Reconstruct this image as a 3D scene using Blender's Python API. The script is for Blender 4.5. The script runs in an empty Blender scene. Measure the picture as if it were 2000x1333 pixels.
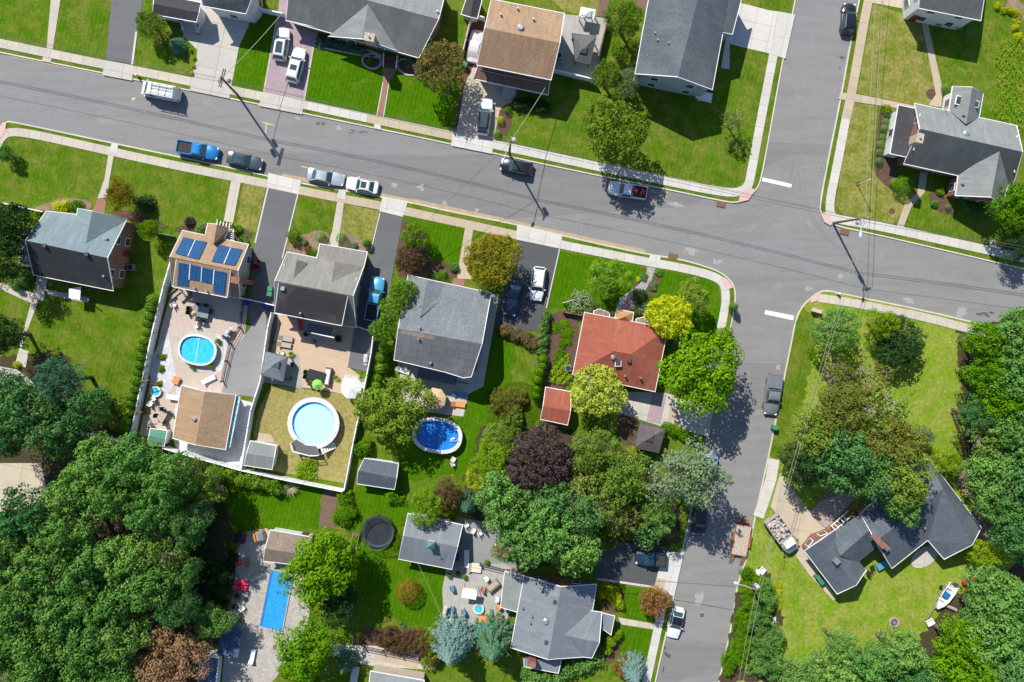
import bpy, math, random
import numpy as np
from mathutils import Vector, geometry
PI = math.pi
random.seed(7)
rng = np.random.default_rng(7)
scene = bpy.context.scene
COL = scene.collection
# ---- survey frame: metres on the ground; plan points are noted on a 2000 x 1333 survey sheet, camera 120 m above (1000,620)
S, HC, NX, NY = .07, 120.0, 1000.0, 620.0
GZ = .12
def P(px, py, z=0.0):
    f = S * (HC - z) / HC
    return Vector(((px - NX) * f, (NY - py) * f, z))
def pts(s, z=0.0):
    return [P(*map(float, t.split(',')), z) for t in s.split()]
# ---------------------------------------------------------------- materials
_M = {}
def newmat(name):
    m = bpy.data.materials.new(name); m.use_nodes = True
    nt = m.node_tree; nt.nodes.clear()
    out = nt.nodes.new('ShaderNodeOutputMaterial'); b = nt.nodes.new('ShaderNodeBsdfPrincipled')
    nt.links.new(b.outputs[0], out.inputs[0])
    return m, nt, b, out
def c4(c): return (c[0], c[1], c[2], 1)
def N(nt, t, **kw):
    n = nt.nodes.new(t)
    for k, v in kw.items():
        if hasattr(n, k): setattr(n, k, v)
        else: n.inputs[k].default_value = v
    return n
def noise(nt, vec, sc, det=3, rough=.55):
    n = N(nt, 'ShaderNodeTexNoise'); n.inputs['Scale'].default_value = sc; n.inputs['Detail'].default_value = det
    n.inputs['Roughness'].default_value = rough
    nt.links.new(vec, n.inputs['Vector']); return n.outputs['Fac']
def ramp(nt, fac, a, b):
    n = N(nt, 'ShaderNodeMapRange'); n.inputs['From Min'].default_value = a; n.inputs['From Max'].default_value = b
    nt.links.new(fac, n.inputs['Value']); return n.outputs[0]
def mix(nt, fac, a, b, mode='MIX'):
    n = N(nt, 'ShaderNodeMix', data_type='RGBA', blend_type=mode)
    for s, v in ((0, fac), (6, a), (7, b)):
        if isinstance(v, (int, float)): n.inputs[s].default_value = v
        elif isinstance(v, (tuple, list)): n.inputs[s].default_value = c4(v)
        else: nt.links.new(v, n.inputs[s])
    return n.outputs[2]
def bump(nt, b, h, st=.3, d=.05):
    n = N(nt, 'ShaderNodeBump'); n.inputs['Strength'].default_value = st; n.inputs['Distance'].default_value = d
    nt.links.new(h, n.inputs['Height']); nt.links.new(n.outputs[0], b.inputs['Normal'])
def plain(name, c, c2=None, sc=6, rough=.7, spec=.3, metal=0, fine=None, st=0):
    """two-tone noise material, in metres of the object"""
    if name in _M: return _M[name]
    m, nt, b, _ = newmat(name)
    c2 = c2 or tuple(x * .8 for x in c)
    tc = N(nt, 'ShaderNodeTexCoord').outputs['Object']
    col = mix(nt, ramp(nt, noise(nt, tc, sc), .35, .65), c, c2)
    if fine:
        f = noise(nt, tc, fine, 1)
        col = mix(nt, ramp(nt, f, .3, .7), col, (.45, .45, .45), 'OVERLAY') if False else mix(nt, .35, col, mix(nt, ramp(nt, f, .4, .6), tuple(x * .35 for x in c), tuple(min(1, x * 1.7) for x in c)))
        if st: bump(nt, b, f, st)
    nt.links.new(col, b.inputs['Base Color'])
    b.inputs['Roughness'].default_value = rough; b.inputs['Metallic'].default_value = metal
    b.inputs['Specular IOR Level'].default_value = spec
    _M[name] = m; return m
def grass(name, g1, g2, dry=(.25, .2, .07), amount=.3, stripe=0):
    m, nt, b, _ = newmat(name)
    tc = N(nt, 'ShaderNodeTexCoord').outputs['Object']
    col = mix(nt, ramp(nt, noise(nt, tc, .16, 4), .35, .65), g1, g2)
    if stripe:
        mp = N(nt, 'ShaderNodeMapping'); mp.inputs['Rotation'].default_value = (0, 0, math.radians(13)); nt.links.new(tc, mp.inputs[0])
        w = N(nt, 'ShaderNodeTexWave'); w.inputs['Scale'].default_value = .55; w.inputs['Distortion'].default_value = .8; nt.links.new(mp.outputs[0], w.inputs[0])
        col = mix(nt, ramp(nt, w.outputs['Fac'], .2, .8), col, mix(nt, stripe, col, tuple(x * 1.35 for x in g1)))
    d = noise(nt, tc, .45, 6, .68)
    dd = N(nt, 'ShaderNodeMath', operation='MULTIPLY'); nt.links.new(ramp(nt, d, .62 - amount * .32, .80 - amount * .25), dd.inputs[0]); nt.links.new(ramp(nt, noise(nt, tc, 2.6, 4, .7), .25, .6), dd.inputs[1])
    col = mix(nt, dd.outputs[0], col, dry)
    f = noise(nt, tc, 2.4, 5, .8)
    col = mix(nt, ramp(nt, f, .3, .7), mix(nt, .42, col, (0.01, .02, .0)), mix(nt, .32, col, tuple(min(1, x * 2.2) for x in g2)))
    f2 = noise(nt, tc, 14, 2, .7)
    col = mix(nt, ramp(nt, f2, .3, .7), mix(nt, .35, col, (.008, .015, .0)), col)
    nt.links.new(col, b.inputs['Base Color']); b.inputs['Roughness'].default_value = .95; b.inputs['Specular IOR Level'].default_value = .02
    bump(nt, b, f2, .5, .06)
    _M[name] = m; return m
def slab(name, c, c2, w=1.5, h=1.5, joint=.03, jc=None, stain=.5, offset=0, bias=0):
    """concrete or paving laid in UV metres with joints"""
    m, nt, b, _ = newmat(name)
    uv = N(nt, 'ShaderNodeUVMap').outputs[0]
    tc = N(nt, 'ShaderNodeTexCoord').outputs['Object']
    br = N(nt, 'ShaderNodeTexBrick', offset=offset); br.inputs['Scale'].default_value = 1
    br.inputs['Brick Width'].default_value = w; br.inputs['Row Height'].default_value = h; br.inputs['Mortar Size'].default_value = joint
    br.inputs['Mortar Smooth'].default_value = .2; br.inputs['Bias'].default_value = bias
    br.inputs['Color1'].default_value = c4(c); br.inputs['Color2'].default_value = c4(c2)
    br.inputs['Mortar'].default_value = c4(jc or tuple(x * .55 for x in c))
    nt.links.new(uv, br.inputs['Vector'])
    col = br.outputs['Color']
    col = mix(nt, ramp(nt, noise(nt, tc, .5, 5, .65), .5, .8), col, mix(nt, stain, col, tuple(x * .62 for x in c)))
    f = noise(nt, tc, 7, 3, .7)
    col = mix(nt, ramp(nt, f, .3, .7), mix(nt, .16, col, (0, 0, 0)), col)
    nt.links.new(col, b.inputs['Base Color']); b.inputs['Roughness'].default_value = .85; b.inputs['Specular IOR Level'].default_value = .2
    _M[name] = m; return m
def asphalt(name, c, c2, patchy=.5):
    m, nt, b, _ = newmat(name)
    tc = N(nt, 'ShaderNodeTexCoord').outputs['Object']
    mp = N(nt, 'ShaderNodeMapping'); mp.inputs['Rotation'].default_value = (0, 0, math.radians(12)); mp.inputs['Scale'].default_value = (.12, 1.1, 1); nt.links.new(tc, mp.inputs[0])
    col = mix(nt, ramp(nt, noise(nt, tc, .06, 3), .35, .65), c, c2)
    col = mix(nt, ramp(nt, noise(nt, mp.outputs[0], .9, 4, .6), .45, .75), col, mix(nt, patchy * .55, col, tuple(x * .6 for x in c)))
    col = mix(nt, ramp(nt, noise(nt, tc, .35, 5, .7), .60, .78), col, mix(nt, patchy * .5, col, tuple(min(1, x * 1.7) for x in c)))
    pv = N(nt, 'ShaderNodeTexVoronoi', feature='F1', distance='CHEBYCHEV'); pv.inputs['Scale'].default_value = .11; nt.links.new(mp.outputs[0], pv.inputs['Vector'])
    sp = N(nt, 'ShaderNodeSeparateColor'); nt.links.new(pv.outputs['Color'], sp.inputs[0]); col = mix(nt, ramp(nt, sp.outputs[0], .72, .74), col, mix(nt, .22 * patchy, col, (.02, .02, .02)))
    col = mix(nt, ramp(nt, noise(nt, tc, .9, 6, .75), .5, .8), col, mix(nt, .42 * patchy, col, tuple(x * .55 for x in c)))
    v = N(nt, 'ShaderNodeTexVoronoi', feature='DISTANCE_TO_EDGE'); v.inputs['Scale'].default_value = .13; v.inputs['Randomness'].default_value = 1
    wn = N(nt, 'ShaderNodeTexNoise'); wn.inputs['Scale'].default_value = .5; wn.inputs['Detail'].default_value = 4; nt.links.new(tc, wn.inputs['Vector'])
    nt.links.new(mix(nt, .12, tc, wn.outputs['Color'], 'LINEAR_LIGHT'), v.inputs['Vector'])
    col = mix(nt, ramp(nt, v.outputs[0], .0, .012), mix(nt, .07 * patchy + .02, col, (.03, .03, .03)), col)
    f = noise(nt, tc, 16, 2, .8)
    col = mix(nt, ramp(nt, f, .3, .7), mix(nt, .14, col, (0, 0, 0)), mix(nt, .05, col, (1, 1, 1)))
    nt.links.new(col, b.inputs['Base Color']); b.inputs['Roughness'].default_value = .85; b.inputs['Specular IOR Level'].default_value = .25
    _M[name] = m; return m
def shingle(name, c, c2, rows=0, contrast=.35):
    """roof shingles: tabs from a brick pattern in UV metres along the eave"""
    m, nt, b, _ = newmat(name)
    uv = N(nt, 'ShaderNodeUVMap').outputs[0]; tc = N(nt, 'ShaderNodeTexCoord').outputs['Object']
    br = N(nt, 'ShaderNodeTexBrick', offset=.5); br.inputs['Scale'].default_value = 1
    br.inputs['Brick Width'].default_value = .33 if not rows else 3.2; br.inputs['Row Height'].default_value = .2 if not rows else rows
    br.inputs['Mortar Size'].default_value = .012 if not rows else .03; br.inputs['Color1'].default_value = c4(c); br.inputs['Color2'].default_value = c4(c2)
    br.inputs['Mortar'].default_value = c4(tuple(x * (.45 if not rows else .5) for x in c)); nt.links.new(uv, br.inputs['Vector'])
    col = br.outputs['Color']
    col = mix(nt, ramp(nt, noise(nt, tc, .35, 4, .6), .4, .7), col, mix(nt, .3, col, tuple(x * .55 for x in c)))
    mp = N(nt, 'ShaderNodeMapping'); mp.inputs['Scale'].default_value = (1.6, .25, 1); nt.links.new(uv, mp.inputs[0])
    col = mix(nt, ramp(nt, noise(nt, mp.outputs[0], 1, 3), .5, .8), col, mix(nt, .4, col, tuple(min(1, x * 1.5) for x in c)))
    mp2 = N(nt, 'ShaderNodeMapping'); mp2.inputs['Scale'].default_value = (2.3, .3, 1); mp2.inputs['Location'].default_value = (7, 3, 0); nt.links.new(uv, mp2.inputs[0]); col = mix(nt, ramp(nt, noise(nt, mp2.outputs[0], 1, 4, .65), .5, .75), col, mix(nt, .2, col, (.02, .02, .02)))
    col = mix(nt, ramp(nt, noise(nt, tc, .22, 3, .6), .5, .62), col, mix(nt, .05, col, (.6, .58, .55)))
    f = noise(nt, tc, 5.5, 4, .8)
    col = mix(nt, ramp(nt, f, .3, .7), mix(nt, contrast * .7, col, (0, 0, 0)), mix(nt, contrast * .16, col, (1, 1, 1)))
    nt.links.new(col, b.inputs['Base Color']); b.inputs['Roughness'].default_value = .9; b.inputs['Specular IOR Level'].default_value = .15
    bump(nt, b, f, .2, .03)
    _M[name] = m; return m
def siding(name, c, brick=False):
    m, nt, b, _ = newmat(name)
    tc = N(nt, 'ShaderNodeTexCoord').outputs['Object']; uv = N(nt, 'ShaderNodeUVMap').outputs[0]
    br = N(nt, 'ShaderNodeTexBrick', offset=.5); br.inputs['Scale'].default_value = 1
    br.inputs['Brick Width'].default_value = .23 if brick else 3.6; br.inputs['Row Height'].default_value = .08 if brick else .15
    br.inputs['Mortar Size'].default_value = .008; br.inputs['Color1'].default_value = c4(c); br.inputs['Color2'].default_value = c4(tuple(x * (.6 if brick else .95) for x in c))
    br.inputs['Mortar'].default_value = c4((.35, .32, .3) if brick else tuple(x * .6 for x in c)); nt.links.new(uv, br.inputs['Vector'])
    col = mix(nt, ramp(nt, noise(nt, tc, .8, 4), .45, .8), br.outputs['Color'], tuple(x * .75 for x in c))
    nt.links.new(col, b.inputs['Base Color']); b.inputs['Roughness'].default_value = .8
    _M[name] = m; return m
def leafmat(name, c1, c2, trans=.35):
    if name in _M: return _M[name]
    m, nt, b, out = newmat(name)
    g = N(nt, 'ShaderNodeNewGeometry'); oi = N(nt, 'ShaderNodeObjectInfo')
    col = mix(nt, g.outputs['Random Per Island'], c1, c2)
    tc = N(nt, 'ShaderNodeTexCoord').outputs['Object']
    col = mix(nt, ramp(nt, noise(nt, tc, 2.2, 2), .35, .65), col, mix(nt, .45, col, c2))
    hs = N(nt, 'ShaderNodeHueSaturation'); nt.links.new(col, hs.inputs['Color'])
    nt.links.new(ramp(nt, oi.outputs['Random'], -1.1, 1.1), hs.inputs['Hue'])
    mr = N(nt, 'ShaderNodeMapRange'); mr.inputs['To Min'].default_value = .485; mr.inputs['To Max'].default_value = .512; nt.links.new(oi.outputs['Random'], mr.inputs[0]); nt.links.new(mr.outputs[0], hs.inputs['Hue'])
    mr2 = N(nt, 'ShaderNodeMapRange'); mr2.inputs['To Min'].default_value = 1.12; mr2.inputs['To Max'].default_value = .85; nt.links.new(oi.outputs['Random'], mr2.inputs[0]); nt.links.new(mr2.outputs[0], hs.inputs['Value'])
    nt.links.new(hs.outputs[0], b.inputs['Base Color']); b.inputs['Roughness'].default_value = .7; b.inputs['Specular IOR Level'].default_value = .05
    tr = N(nt, 'ShaderNodeBsdfTranslucent'); nt.links.new(mix(nt, .5, hs.outputs[0], (.9, 1, .2), 'MULTIPLY'), tr.inputs[0])
    ms = N(nt, 'ShaderNodeMixShader'); ms.inputs[0].default_value = trans
    nt.links.new(b.outputs[0], ms.inputs[1]); nt.links.new(tr.outputs[0], ms.inputs[2]); nt.links.new(ms.outputs[0], out.inputs[0])
    _M[name] = m; return m
def paint(name, c, rough=.3, metal=.0):
    if name in _M: return _M[name]
    m, nt, b, _ = newmat(name)
    tc = N(nt, 'ShaderNodeTexCoord').outputs['Object']
    nt.links.new(mix(nt, ramp(nt, noise(nt, tc, 1.5, 4), .4, .75), c, tuple(x * .86 for x in c)), b.inputs['Base Color'])
    b.inputs['Roughness'].default_value = rough; b.inputs['Metallic'].default_value = metal; b.inputs['Coat Weight'].default_value = .6 if rough < .4 else 0
    b.inputs['Coat Roughness'].default_value = .1
    _M[name] = m; return m
def water(name, c, c2, sc=2.2):
    m, nt, b, _ = newmat(name)
    tc = N(nt, 'ShaderNodeTexCoord').outputs['Object']
    v = N(nt, 'ShaderNodeTexVoronoi', feature='SMOOTH_F1'); v.inputs['Scale'].default_value = sc; nt.links.new(tc, v.inputs['Vector'])
    w = noise(nt, tc, sc * 1.3, 3)
    nt.links.new(mix(nt, ramp(nt, v.outputs[0], .1, .8), c2, c), b.inputs['Base Color'])
    b.inputs['Roughness'].default_value = .06; b.inputs['IOR'].default_value = 1.33
    bump(nt, b, w, .35, .08)
    _M[name] = m; return m
def M(k): return _M[k]
# ---------------------------------------------------------------- objects
def tag(o, label=None, cat=None, group=None, kind=None):
    if label: o['label'] = label
    if cat: o['category'] = cat
    if group: o['group'] = group
    if kind: o['kind'] = kind
    return o
def thing(name, label, cat, loc=(0, 0, 0), rz=0, group=None):
    o = bpy.data.objects.new(name, None); COL.objects.link(o); o.location = loc; o.rotation_euler = (0, 0, rz); o.empty_display_size = .3
    return tag(o, label, cat, group)
class MB:
    def __init__(s): s.v = []; s.f = []; s.uv = []; s.mi = []
    def face(s, ps, uvs=None, mi=0):
        n = len(s.v); s.v += [tuple(p) for p in ps]; s.f.append(tuple(range(n, n + len(ps)))); s.uv.append(uvs or [(p[0], p[1]) for p in ps]); s.mi.append(mi)
    def box(s, c, d, rz=0, taper=1, rx=0, mi=0):
        """centre c, size d, optional rotation and top taper"""
        hx, hy, hz = d[0] / 2, d[1] / 2, d[2] / 2; q = []
        for sz in (-1, 1):
            t = taper if sz > 0 else 1
            for sx, sy in ((-1, -1), (1, -1), (1, 1), (-1, 1)):
                x, y, z = sx * hx * t, sy * hy * t, sz * hz
                y, z = y * math.cos(rx) - z * math.sin(rx), y * math.sin(rx) + z * math.cos(rx)
                q.append((c[0] + x * math.cos(rz) - y * math.sin(rz), c[1] + x * math.sin(rz) + y * math.cos(rz), c[2] + z))
        for a in ((3, 2, 1, 0), (4, 5, 6, 7), (0, 1, 5, 4), (1, 2, 6, 5), (2, 3, 7, 6), (3, 0, 4, 7)):
            s.face([q[i] for i in a], [(0, 0), (1, 0), (1, 1), (0, 1)], mi)
        return s
    def bar(s, a, b, w, h=None, n=4):
        """tube between a and b"""
        a, b = Vector(a), Vector(b); d = (b - a)
        if d.length < 1e-5: return s
        d.normalize(); u = d.cross(Vector((0, 0, 1)));
        if u.length < .01: u = Vector((1, 0, 0))
        u.normalize(); v = d.cross(u); h = h or w; A = []; B = []
        for i in range(n):
            t = 2 * PI * (i + .5) / n; k = 1.414 if n == 4 else 1
            o = u * math.cos(t) * w / 2 * k + v * math.sin(t) * h / 2 * k; A.append(a + o); B.append(b + o)
        for i in range(n):
            j = (i + 1) % n; s.face([A[i], A[j], B[j], B[i]], [(0, 0), (1, 0), (1, 1), (0, 1)])
        s.face(A[::-1]); s.face(B); return s
    def lathe(s, c, prof, n=16, sx=1, sy=1, rz=0, cap=True):
        """prof: list of (radius, z)"""
        R = []
        for r, z in prof:
            ring = []
            for i in range(n):
                t = 2 * PI * i / n; x, y = r * sx * math.cos(t), r * sy * math.sin(t)
                ring.append((c[0] + x * math.cos(rz) - y * math.sin(rz), c[1] + x * math.sin(rz) + y * math.cos(rz), c[2] + z))
            R.append(ring)
        for k in range(len(R) - 1):
            for i in range(n):
                j = (i + 1) % n; s.face([R[k][i], R[k][j], R[k + 1][j], R[k + 1][i]], [(i, k), (i + 1, k), (i + 1, k + 1), (i, k + 1)])
        if cap: s.face(R[0][::-1]); s.face(R[-1])
        return s
    def poly(s, ps, ang=0, mi=0):
        ps = [Vector(p) for p in ps]; ca, sa = math.cos(ang), math.sin(ang)
        for tri in geometry.tessellate_polygon([ps]):
            t = [ps[i] for i in tri]
            if (t[1] - t[0]).cross(t[2] - t[0]).z < 0: t.reverse()
            s.face(t, [(p.x * ca + p.y * sa, -p.x * sa + p.y * ca) for p in t], mi)
        return s
    def prism(s, ps, z0, z1, ang=0):
        """vertical prism over a plan polygon"""
        s.poly([(p[0], p[1], z1) for p in ps], ang); n = len(ps); L = 0
        for i in range(n):
            a, b = ps[i], ps[(i + 1) % n]; d = math.hypot(b[0] - a[0], b[1] - a[1])
            s.face([(a[0], a[1], z0), (b[0], b[1], z0), (b[0], b[1], z1), (a[0], a[1], z1)], [(L, z0), (L + d, z0), (L + d, z1), (L, z1)]); L += d
        return s
    def mesh(s, off=(0, 0, 0), weld=False):
        me = bpy.data.meshes.new('m'); v = np.array(s.v, dtype=float).reshape(-1, 3) - np.array(off)
        me.from_pydata(v.tolist(), [], s.f); l = me.uv_layers.new(name='UVMap')
        fl = np.array([c for f in s.uv for c in f], dtype=np.float32).ravel()
        if len(fl) == 2 * len(me.loops): l.data.foreach_set('uv', fl)
        me.polygons.foreach_set('material_index', s.mi)
        if weld:
            import bmesh
            bm = bmesh.new(); bm.from_mesh(me); bmesh.ops.remove_doubles(bm, verts=bm.verts, dist=.001); bm.to_mesh(me); bm.free()
        return me
    def build(s, name, mat, parent=None, off=None, smooth=False, loc=None, weld=False):
        """parent: verts are in the root's local frame unless off (world offset) is given"""
        me = s.mesh(off or (0, 0, 0), weld or smooth)
        o = bpy.data.objects.new(name, me); COL.objects.link(o)
        for m in (mat if isinstance(mat, list) else [mat]): me.materials.append(m if not isinstance(m, str) else _M[m])
        if smooth:
            me.polygons.foreach_set('use_smooth', [True] * len(me.polygons)); me.set_sharp_from_angle(angle=math.radians(50))
        if parent: o.parent = parent
        if loc is not None: o.location = loc
        return o
def dup(root, loc=None, rz=None, label=None, group=None, scale=None, mats=None):
    def cp(o, par):
        c = o.copy(); COL.objects.link(c)
        if par: c.parent = par
        for ch in list(o.children): cp(ch, c)
        return c
    r = cp(root, None)
    if loc is not None: r.location = loc
    if rz is not None: r.rotation_euler = (0, 0, rz)
    if scale: r.scale = scale if isinstance(scale, (tuple, list)) else (scale,) * 3
    if label: r['label'] = label
    if group: r['group'] = group
    return r
_proto = {}
def place(key, fn, px, py, deg, label, group=None, z=GZ + .06, sc=1):
    """first call builds, later calls copy; deg is the compass of the item's front on the plan (0 = east, 90 = north)"""
    loc = P(px, py, z); rz = math.radians(deg)
    if key not in _proto:
        r = fn(); _proto[key] = r; r.location = loc; r.rotation_euler = (0, 0, rz); r.scale = (sc,) * 3; tag(r, label, None, group); return r
    r = dup(_proto[key], loc, rz, label, None, sc)
    if group: r['group'] = group
    elif 'group' in r: del r['group']
    return r
# ---------------------------------------------------------------- surface materials
grass('lawn_mid', (.085, .182, .007), (.060, .138, .005), (.28, .25, .06), .68, .4)
grass('lawn_vivid', (.062, .168, .003), (.048, .138, .002), (.17, .22, .02), .35, .5)
grass('lawn_dry', (.12, .185, .006), (.09, .15, .005), (.46, .36, .15), 1.0, .3)
grass('lawn_tan', (.27, .25, .07), (.17, .2, .03), (.5, .38, .19), 1.25)
grass('lawn_lime', (.175, .33, .008), (.13, .27, .006), (.42, .35, .12), .9)
grass('lawn_deep', (.06, .13, .005), (.045, .10, .004), (.16, .13, .04), .5)
asphalt('road_asphalt', (.205, .208, .215), (.215, .213, .208), .8)
asphalt('drive_asphalt', (.125, .13, .145), (.105, .11, .12), .5)
asphalt('drive_pale', (.25, .25, .25), (.22, .225, .23), .5)
asphalt('drive_black', (.065, .07, .08), (.05, .055, .065), .4)
slab('walk', (.52, .48, .42), (.47, .43, .37), 1.5, 9, .025)
slab('walk_white', (.56, .54, .51), (.50, .485, .46), 1.5, 9, .025)
slab('walk_beige', (.48, .40, .30), (.44, .37, .28), 1.5, 9, .02)
slab('concrete', (.50, .48, .44), (.46, .44, .41), 3.1, 3.1, .035)
slab('concrete_white', (.58, .56, .54), (.53, .52, .5), 2.2, 2.2, .03)
slab('concrete_beige', (.51, .44, .34), (.47, .41, .32), 3.4, 3.4, .03)
slab('paver_pink', (.55, .46, .40), (.51, .43, .375), .3, .3, .012, stain=.35)
slab('paver_tan', (.56, .42, .30), (.53, .40, .285), .4, .4, .006, stain=.3)
slab('paver_purple', (.36, .28, .32), (.42, .33, .36), .25, .25, .012, stain=.5)
slab('paver_grey', (.48, .45, .41), (.36, .34, .32), .5, .35, .015, stain=.6, offset=.5)
slab('tile_white', (.62, .62, .64), (.5, .52, .56), .6, .6, .015, stain=.4)
slab('brick_dark', (.15, .055, .045), (.2, .08, .06), .22, .11, .01, stain=.4, offset=.5)
slab('brick_path', (.36, .19, .13), (.30, .16, .12), .22, .11, .01, stain=.4, offset=.5)
slab('brown_deck', (.20, .13, .10), (.17, .11, .09), 3, .14, .012, stain=.4)
slab('slate', (.28, .31, .34), (.40, .24, .20), .75, .5, .035, (.45, .45, .44), .5, .37)
slab('patio_grey', (.40, .40, .38), (.36, .36, .34), .9, .9, .015, stain=.6)
slab('kerb_stone', (.60, .57, .50), (.54, .51, .45), 2.4, 9, .02)
plain('mulch', (.12, .075, .055), (.07, .045, .035), 3, .95, .1, fine=14, st=.5)
plain('soil', (.26, .19, .14), (.16, .12, .085), 1.2, .95, .1, fine=11, st=.4)
plain('forest_floor_and_shade', (.07, .055, .03), (.035, .04, .018), .8, .95, .1, fine=8, st=.5)
plain('sand_edge', (.40, .31, .19), (.30, .26, .2), 1.2, .9, .1, fine=10)
plain('pink_ramp', (.58, .37, .37), (.5, .36, .35), 3, .8, .2)
plain('road_paint', (.78, .78, .76), (.62, .62, .6), 2, .7, .2, fine=12)
plain('stone_edge', (.42, .42, .40), (.30, .30, .29), 4, .85, .2, fine=9)
plain('rust', (.30, .12, .05), (.18, .08, .045), 6, .8, .2)
plain('yellow_mark', (.62, .48, .22), (.5, .4, .2), 5, .8, .2)
plain('tyre_rubber_mark', (.183, .183, .186), (.20, .20, .20), 2, .8, .2)
plain('road_patch', (.32, .31, .30), (.25, .25, .25), 3, .9, .2, fine=10)
plain('oil_stain', (.06, .06, .06), (.1, .1, .1), 3, .6, .3)
SA = -math.radians(11.9)   # street direction
_lc = {}
def lv(n):
    """each sheet lies a millimetre or more above the last one of its layer"""
    _lc[n] = _lc.get(n, 0) + 1
    return GZ + .016 * n + .0006 * (_lc[n] % 26) - (.008 if n == 0 else 0)
def ground(name, mat, level, s, ang=SA, z=None):
    z = lv(level) if z is None else z
    return tag(MB().poly(pts(s, z), ang).build(name, mat), kind='structure')
def ellipse_px(cx, cy, rx, ry, rot=0, n=20, jit=0):
    r = math.radians(rot); out = []
    for i in range(n):
        t = 2 * PI * i / n; k = 1 + jit * (random.random() - .5); x, y = rx * math.cos(t) * k, ry * math.sin(t) * k
        out.append('%.1f,%.1f' % (cx + x * math.cos(r) - y * math.sin(r), cy + x * math.sin(r) + y * math.cos(r)))
    return ' '.join(out)
def smooth(ps, k=2, closed=False):
    for _ in range(k):
        q = [] if closed else [ps[0]]; n = len(ps)
        for i in range(n if closed else n - 1):
            a, b = ps[i], ps[(i + 1) % n]
            q += [a.lerp(b, .25), a.lerp(b, .75)]
        if not closed: q.append(ps[-1])
        ps = q
    return ps
def offs(ps, d, closed=False):
    out = []; n = len(ps)
    for i, p in enumerate(ps):
        a = ps[i - 1] if (i or closed) else p; b = ps[(i + 1) % n] if (i < n - 1 or closed) else p
        t1 = (p - a).to_2d(); t2 = (b - p).to_2d()
        if t1.length < 1e-6: t1 = t2
        if t2.length < 1e-6: t2 = t1
        t1.normalize(); t2.normalize(); m = t1 + t2
        if m.length < .2: m = t1
        m.normalize(); nn = Vector((-m.y, m.x)); c = max(.45, nn.dot(Vector((-t1.y, t1.x))))
        out.append(Vector((p.x + nn.x * d / c, p.y + nn.y * d / c, p.z)))
    return out
def ribbon(name, mat, level, s, w, k=2, z=None, dens=None, kind='structure'):
    z = lv(level) if z is None else z
    ps = smooth(pts(s, z), k) if k else pts(s, z); a, b = offs(ps, w / 2), offs(ps, -w / 2); mb = MB(); L = 0
    for i in range(len(ps) - 1):
        d = (ps[i + 1] - ps[i]).length
        mb.face([b[i], b[i + 1], a[i + 1], a[i]], [(L, 0), (L + d, 0), (L + d, w), (L, w)]); L += d
    o = mb.build(name, mat)
    return tag(o, kind=kind) if kind else o
NWK = "-700,-43 0,104 200,144 590,222 882,283 1112,333 1287,368 1400,392 1437,398 1462,390 1480,368 1487,350 1500,282 1530,114 1554,0 1654,-480"
NEK = "1777,-480 1677,0 1660,82 1641,192 1612,333 1600,403 1601,415 1612,433 1630,442 1712,460 1830,487 2000,527 2700,690"
SEK = "2700,800 2000,651 1935,637 1800,605 1712,587 1640,572 1617,567 1600,569 1580,583 1562,603 1552,628 1545,666 1532,729 1515,816 1500,891 1474,1005 1460,1082 1440,1135 1434,1180 1422,1250 1402,1333 1290,1900"
SWK = "1160,1900 1280,1333 1310,1200 1327,1107 1339,1050 1390,814 1427,645 1435,598 1437,583 1435,560 1425,545 1405,530 1375,519 1325,505 1269,497 1187,480 1100,460 1000,436 900,417 797,394 745,384 665,370 585,357 450,327 350,306 220,279 37,240 10,236 -5,255 -12,290 -30,400 -60,700 -60,1900"
g = MB(); g.face([(-900, -900, -.06), (900, -900, -.06), (900, 900, -.06), (-900, 900, -.06)]); tag(g.build('ground', 'lawn_deep'), kind='structure')
tag(MB().poly(pts(' '.join((NWK, NEK, SEK, SWK, "-190,1900 -190,500 -130,230 -700,100")))).build('road', 'road_asphalt'), kind='structure')
for nm, K, rest in (('north_west_block', NWK, '-700,-480'), ('north_east_block', NEK, '2700,-480'), ('south_east_block', SEK, '2700,1900'), ('south_west_block', SWK, '')):
    loop = pts(K + ' ' + rest) if rest else pts(K)
    b = MB().prism([(p.x, p.y) for p in loop], -.05, GZ); tag(b.build('ground_' + nm, 'lawn_mid' if nm != 'south_east_block' else 'lawn_lime'), kind='structure')
    k = smooth(pts(K), 1); sgn = -1 if nm else 1
    # kerb stone swept on the road side
    ins, outs = offs(k, .16), offs(k, -.02)
    if nm.startswith('north_west') or nm == 'north_east_block' or nm.startswith('south'): pass
    mb = MB(); L = 0; c2 = P(1000, 2600)
    for i in range(len(k) - 1):
        d = (k[i + 1] - k[i]).length
        u = [(L, 0), (L + d, 0), (L + d, 1), (L, 1)]; L += d
        A0, A1, B0, B1 = [Vector((q.x, q.y, 0)) for q in (outs[i], outs[i + 1], ins[i], ins[i + 1])]
        t = Vector((0, 0, GZ + .006)); lo = Vector((0, 0, -.04))
        mb.face([A0 + t, A1 + t, B1 + t, B0 + t], u); mb.face([A0 + lo, A1 + lo, A1 + t, A0 + t], u); mb.face([B1 + lo, B0 + lo, B0 + t, B1 + t], u)
    tag(mb.build('kerb', 'kerb_stone'), kind='structure')
def ragged(s, a=5):
    p = [tuple(map(float, t.split(','))) for t in s.split()]; o = []
    for i in range(len(p)):
        q, r = p[i], p[(i + 1) % len(p)]; n = max(2, int(math.dist(q, r) / 7))
        for k in range(n): o.append('%.1f,%.1f' % (q[0] + (r[0] - q[0]) * k / n + random.uniform(-a, a), q[1] + (r[1] - q[1]) * k / n + random.uniform(-a, a)))
    return ' '.join(o)
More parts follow.
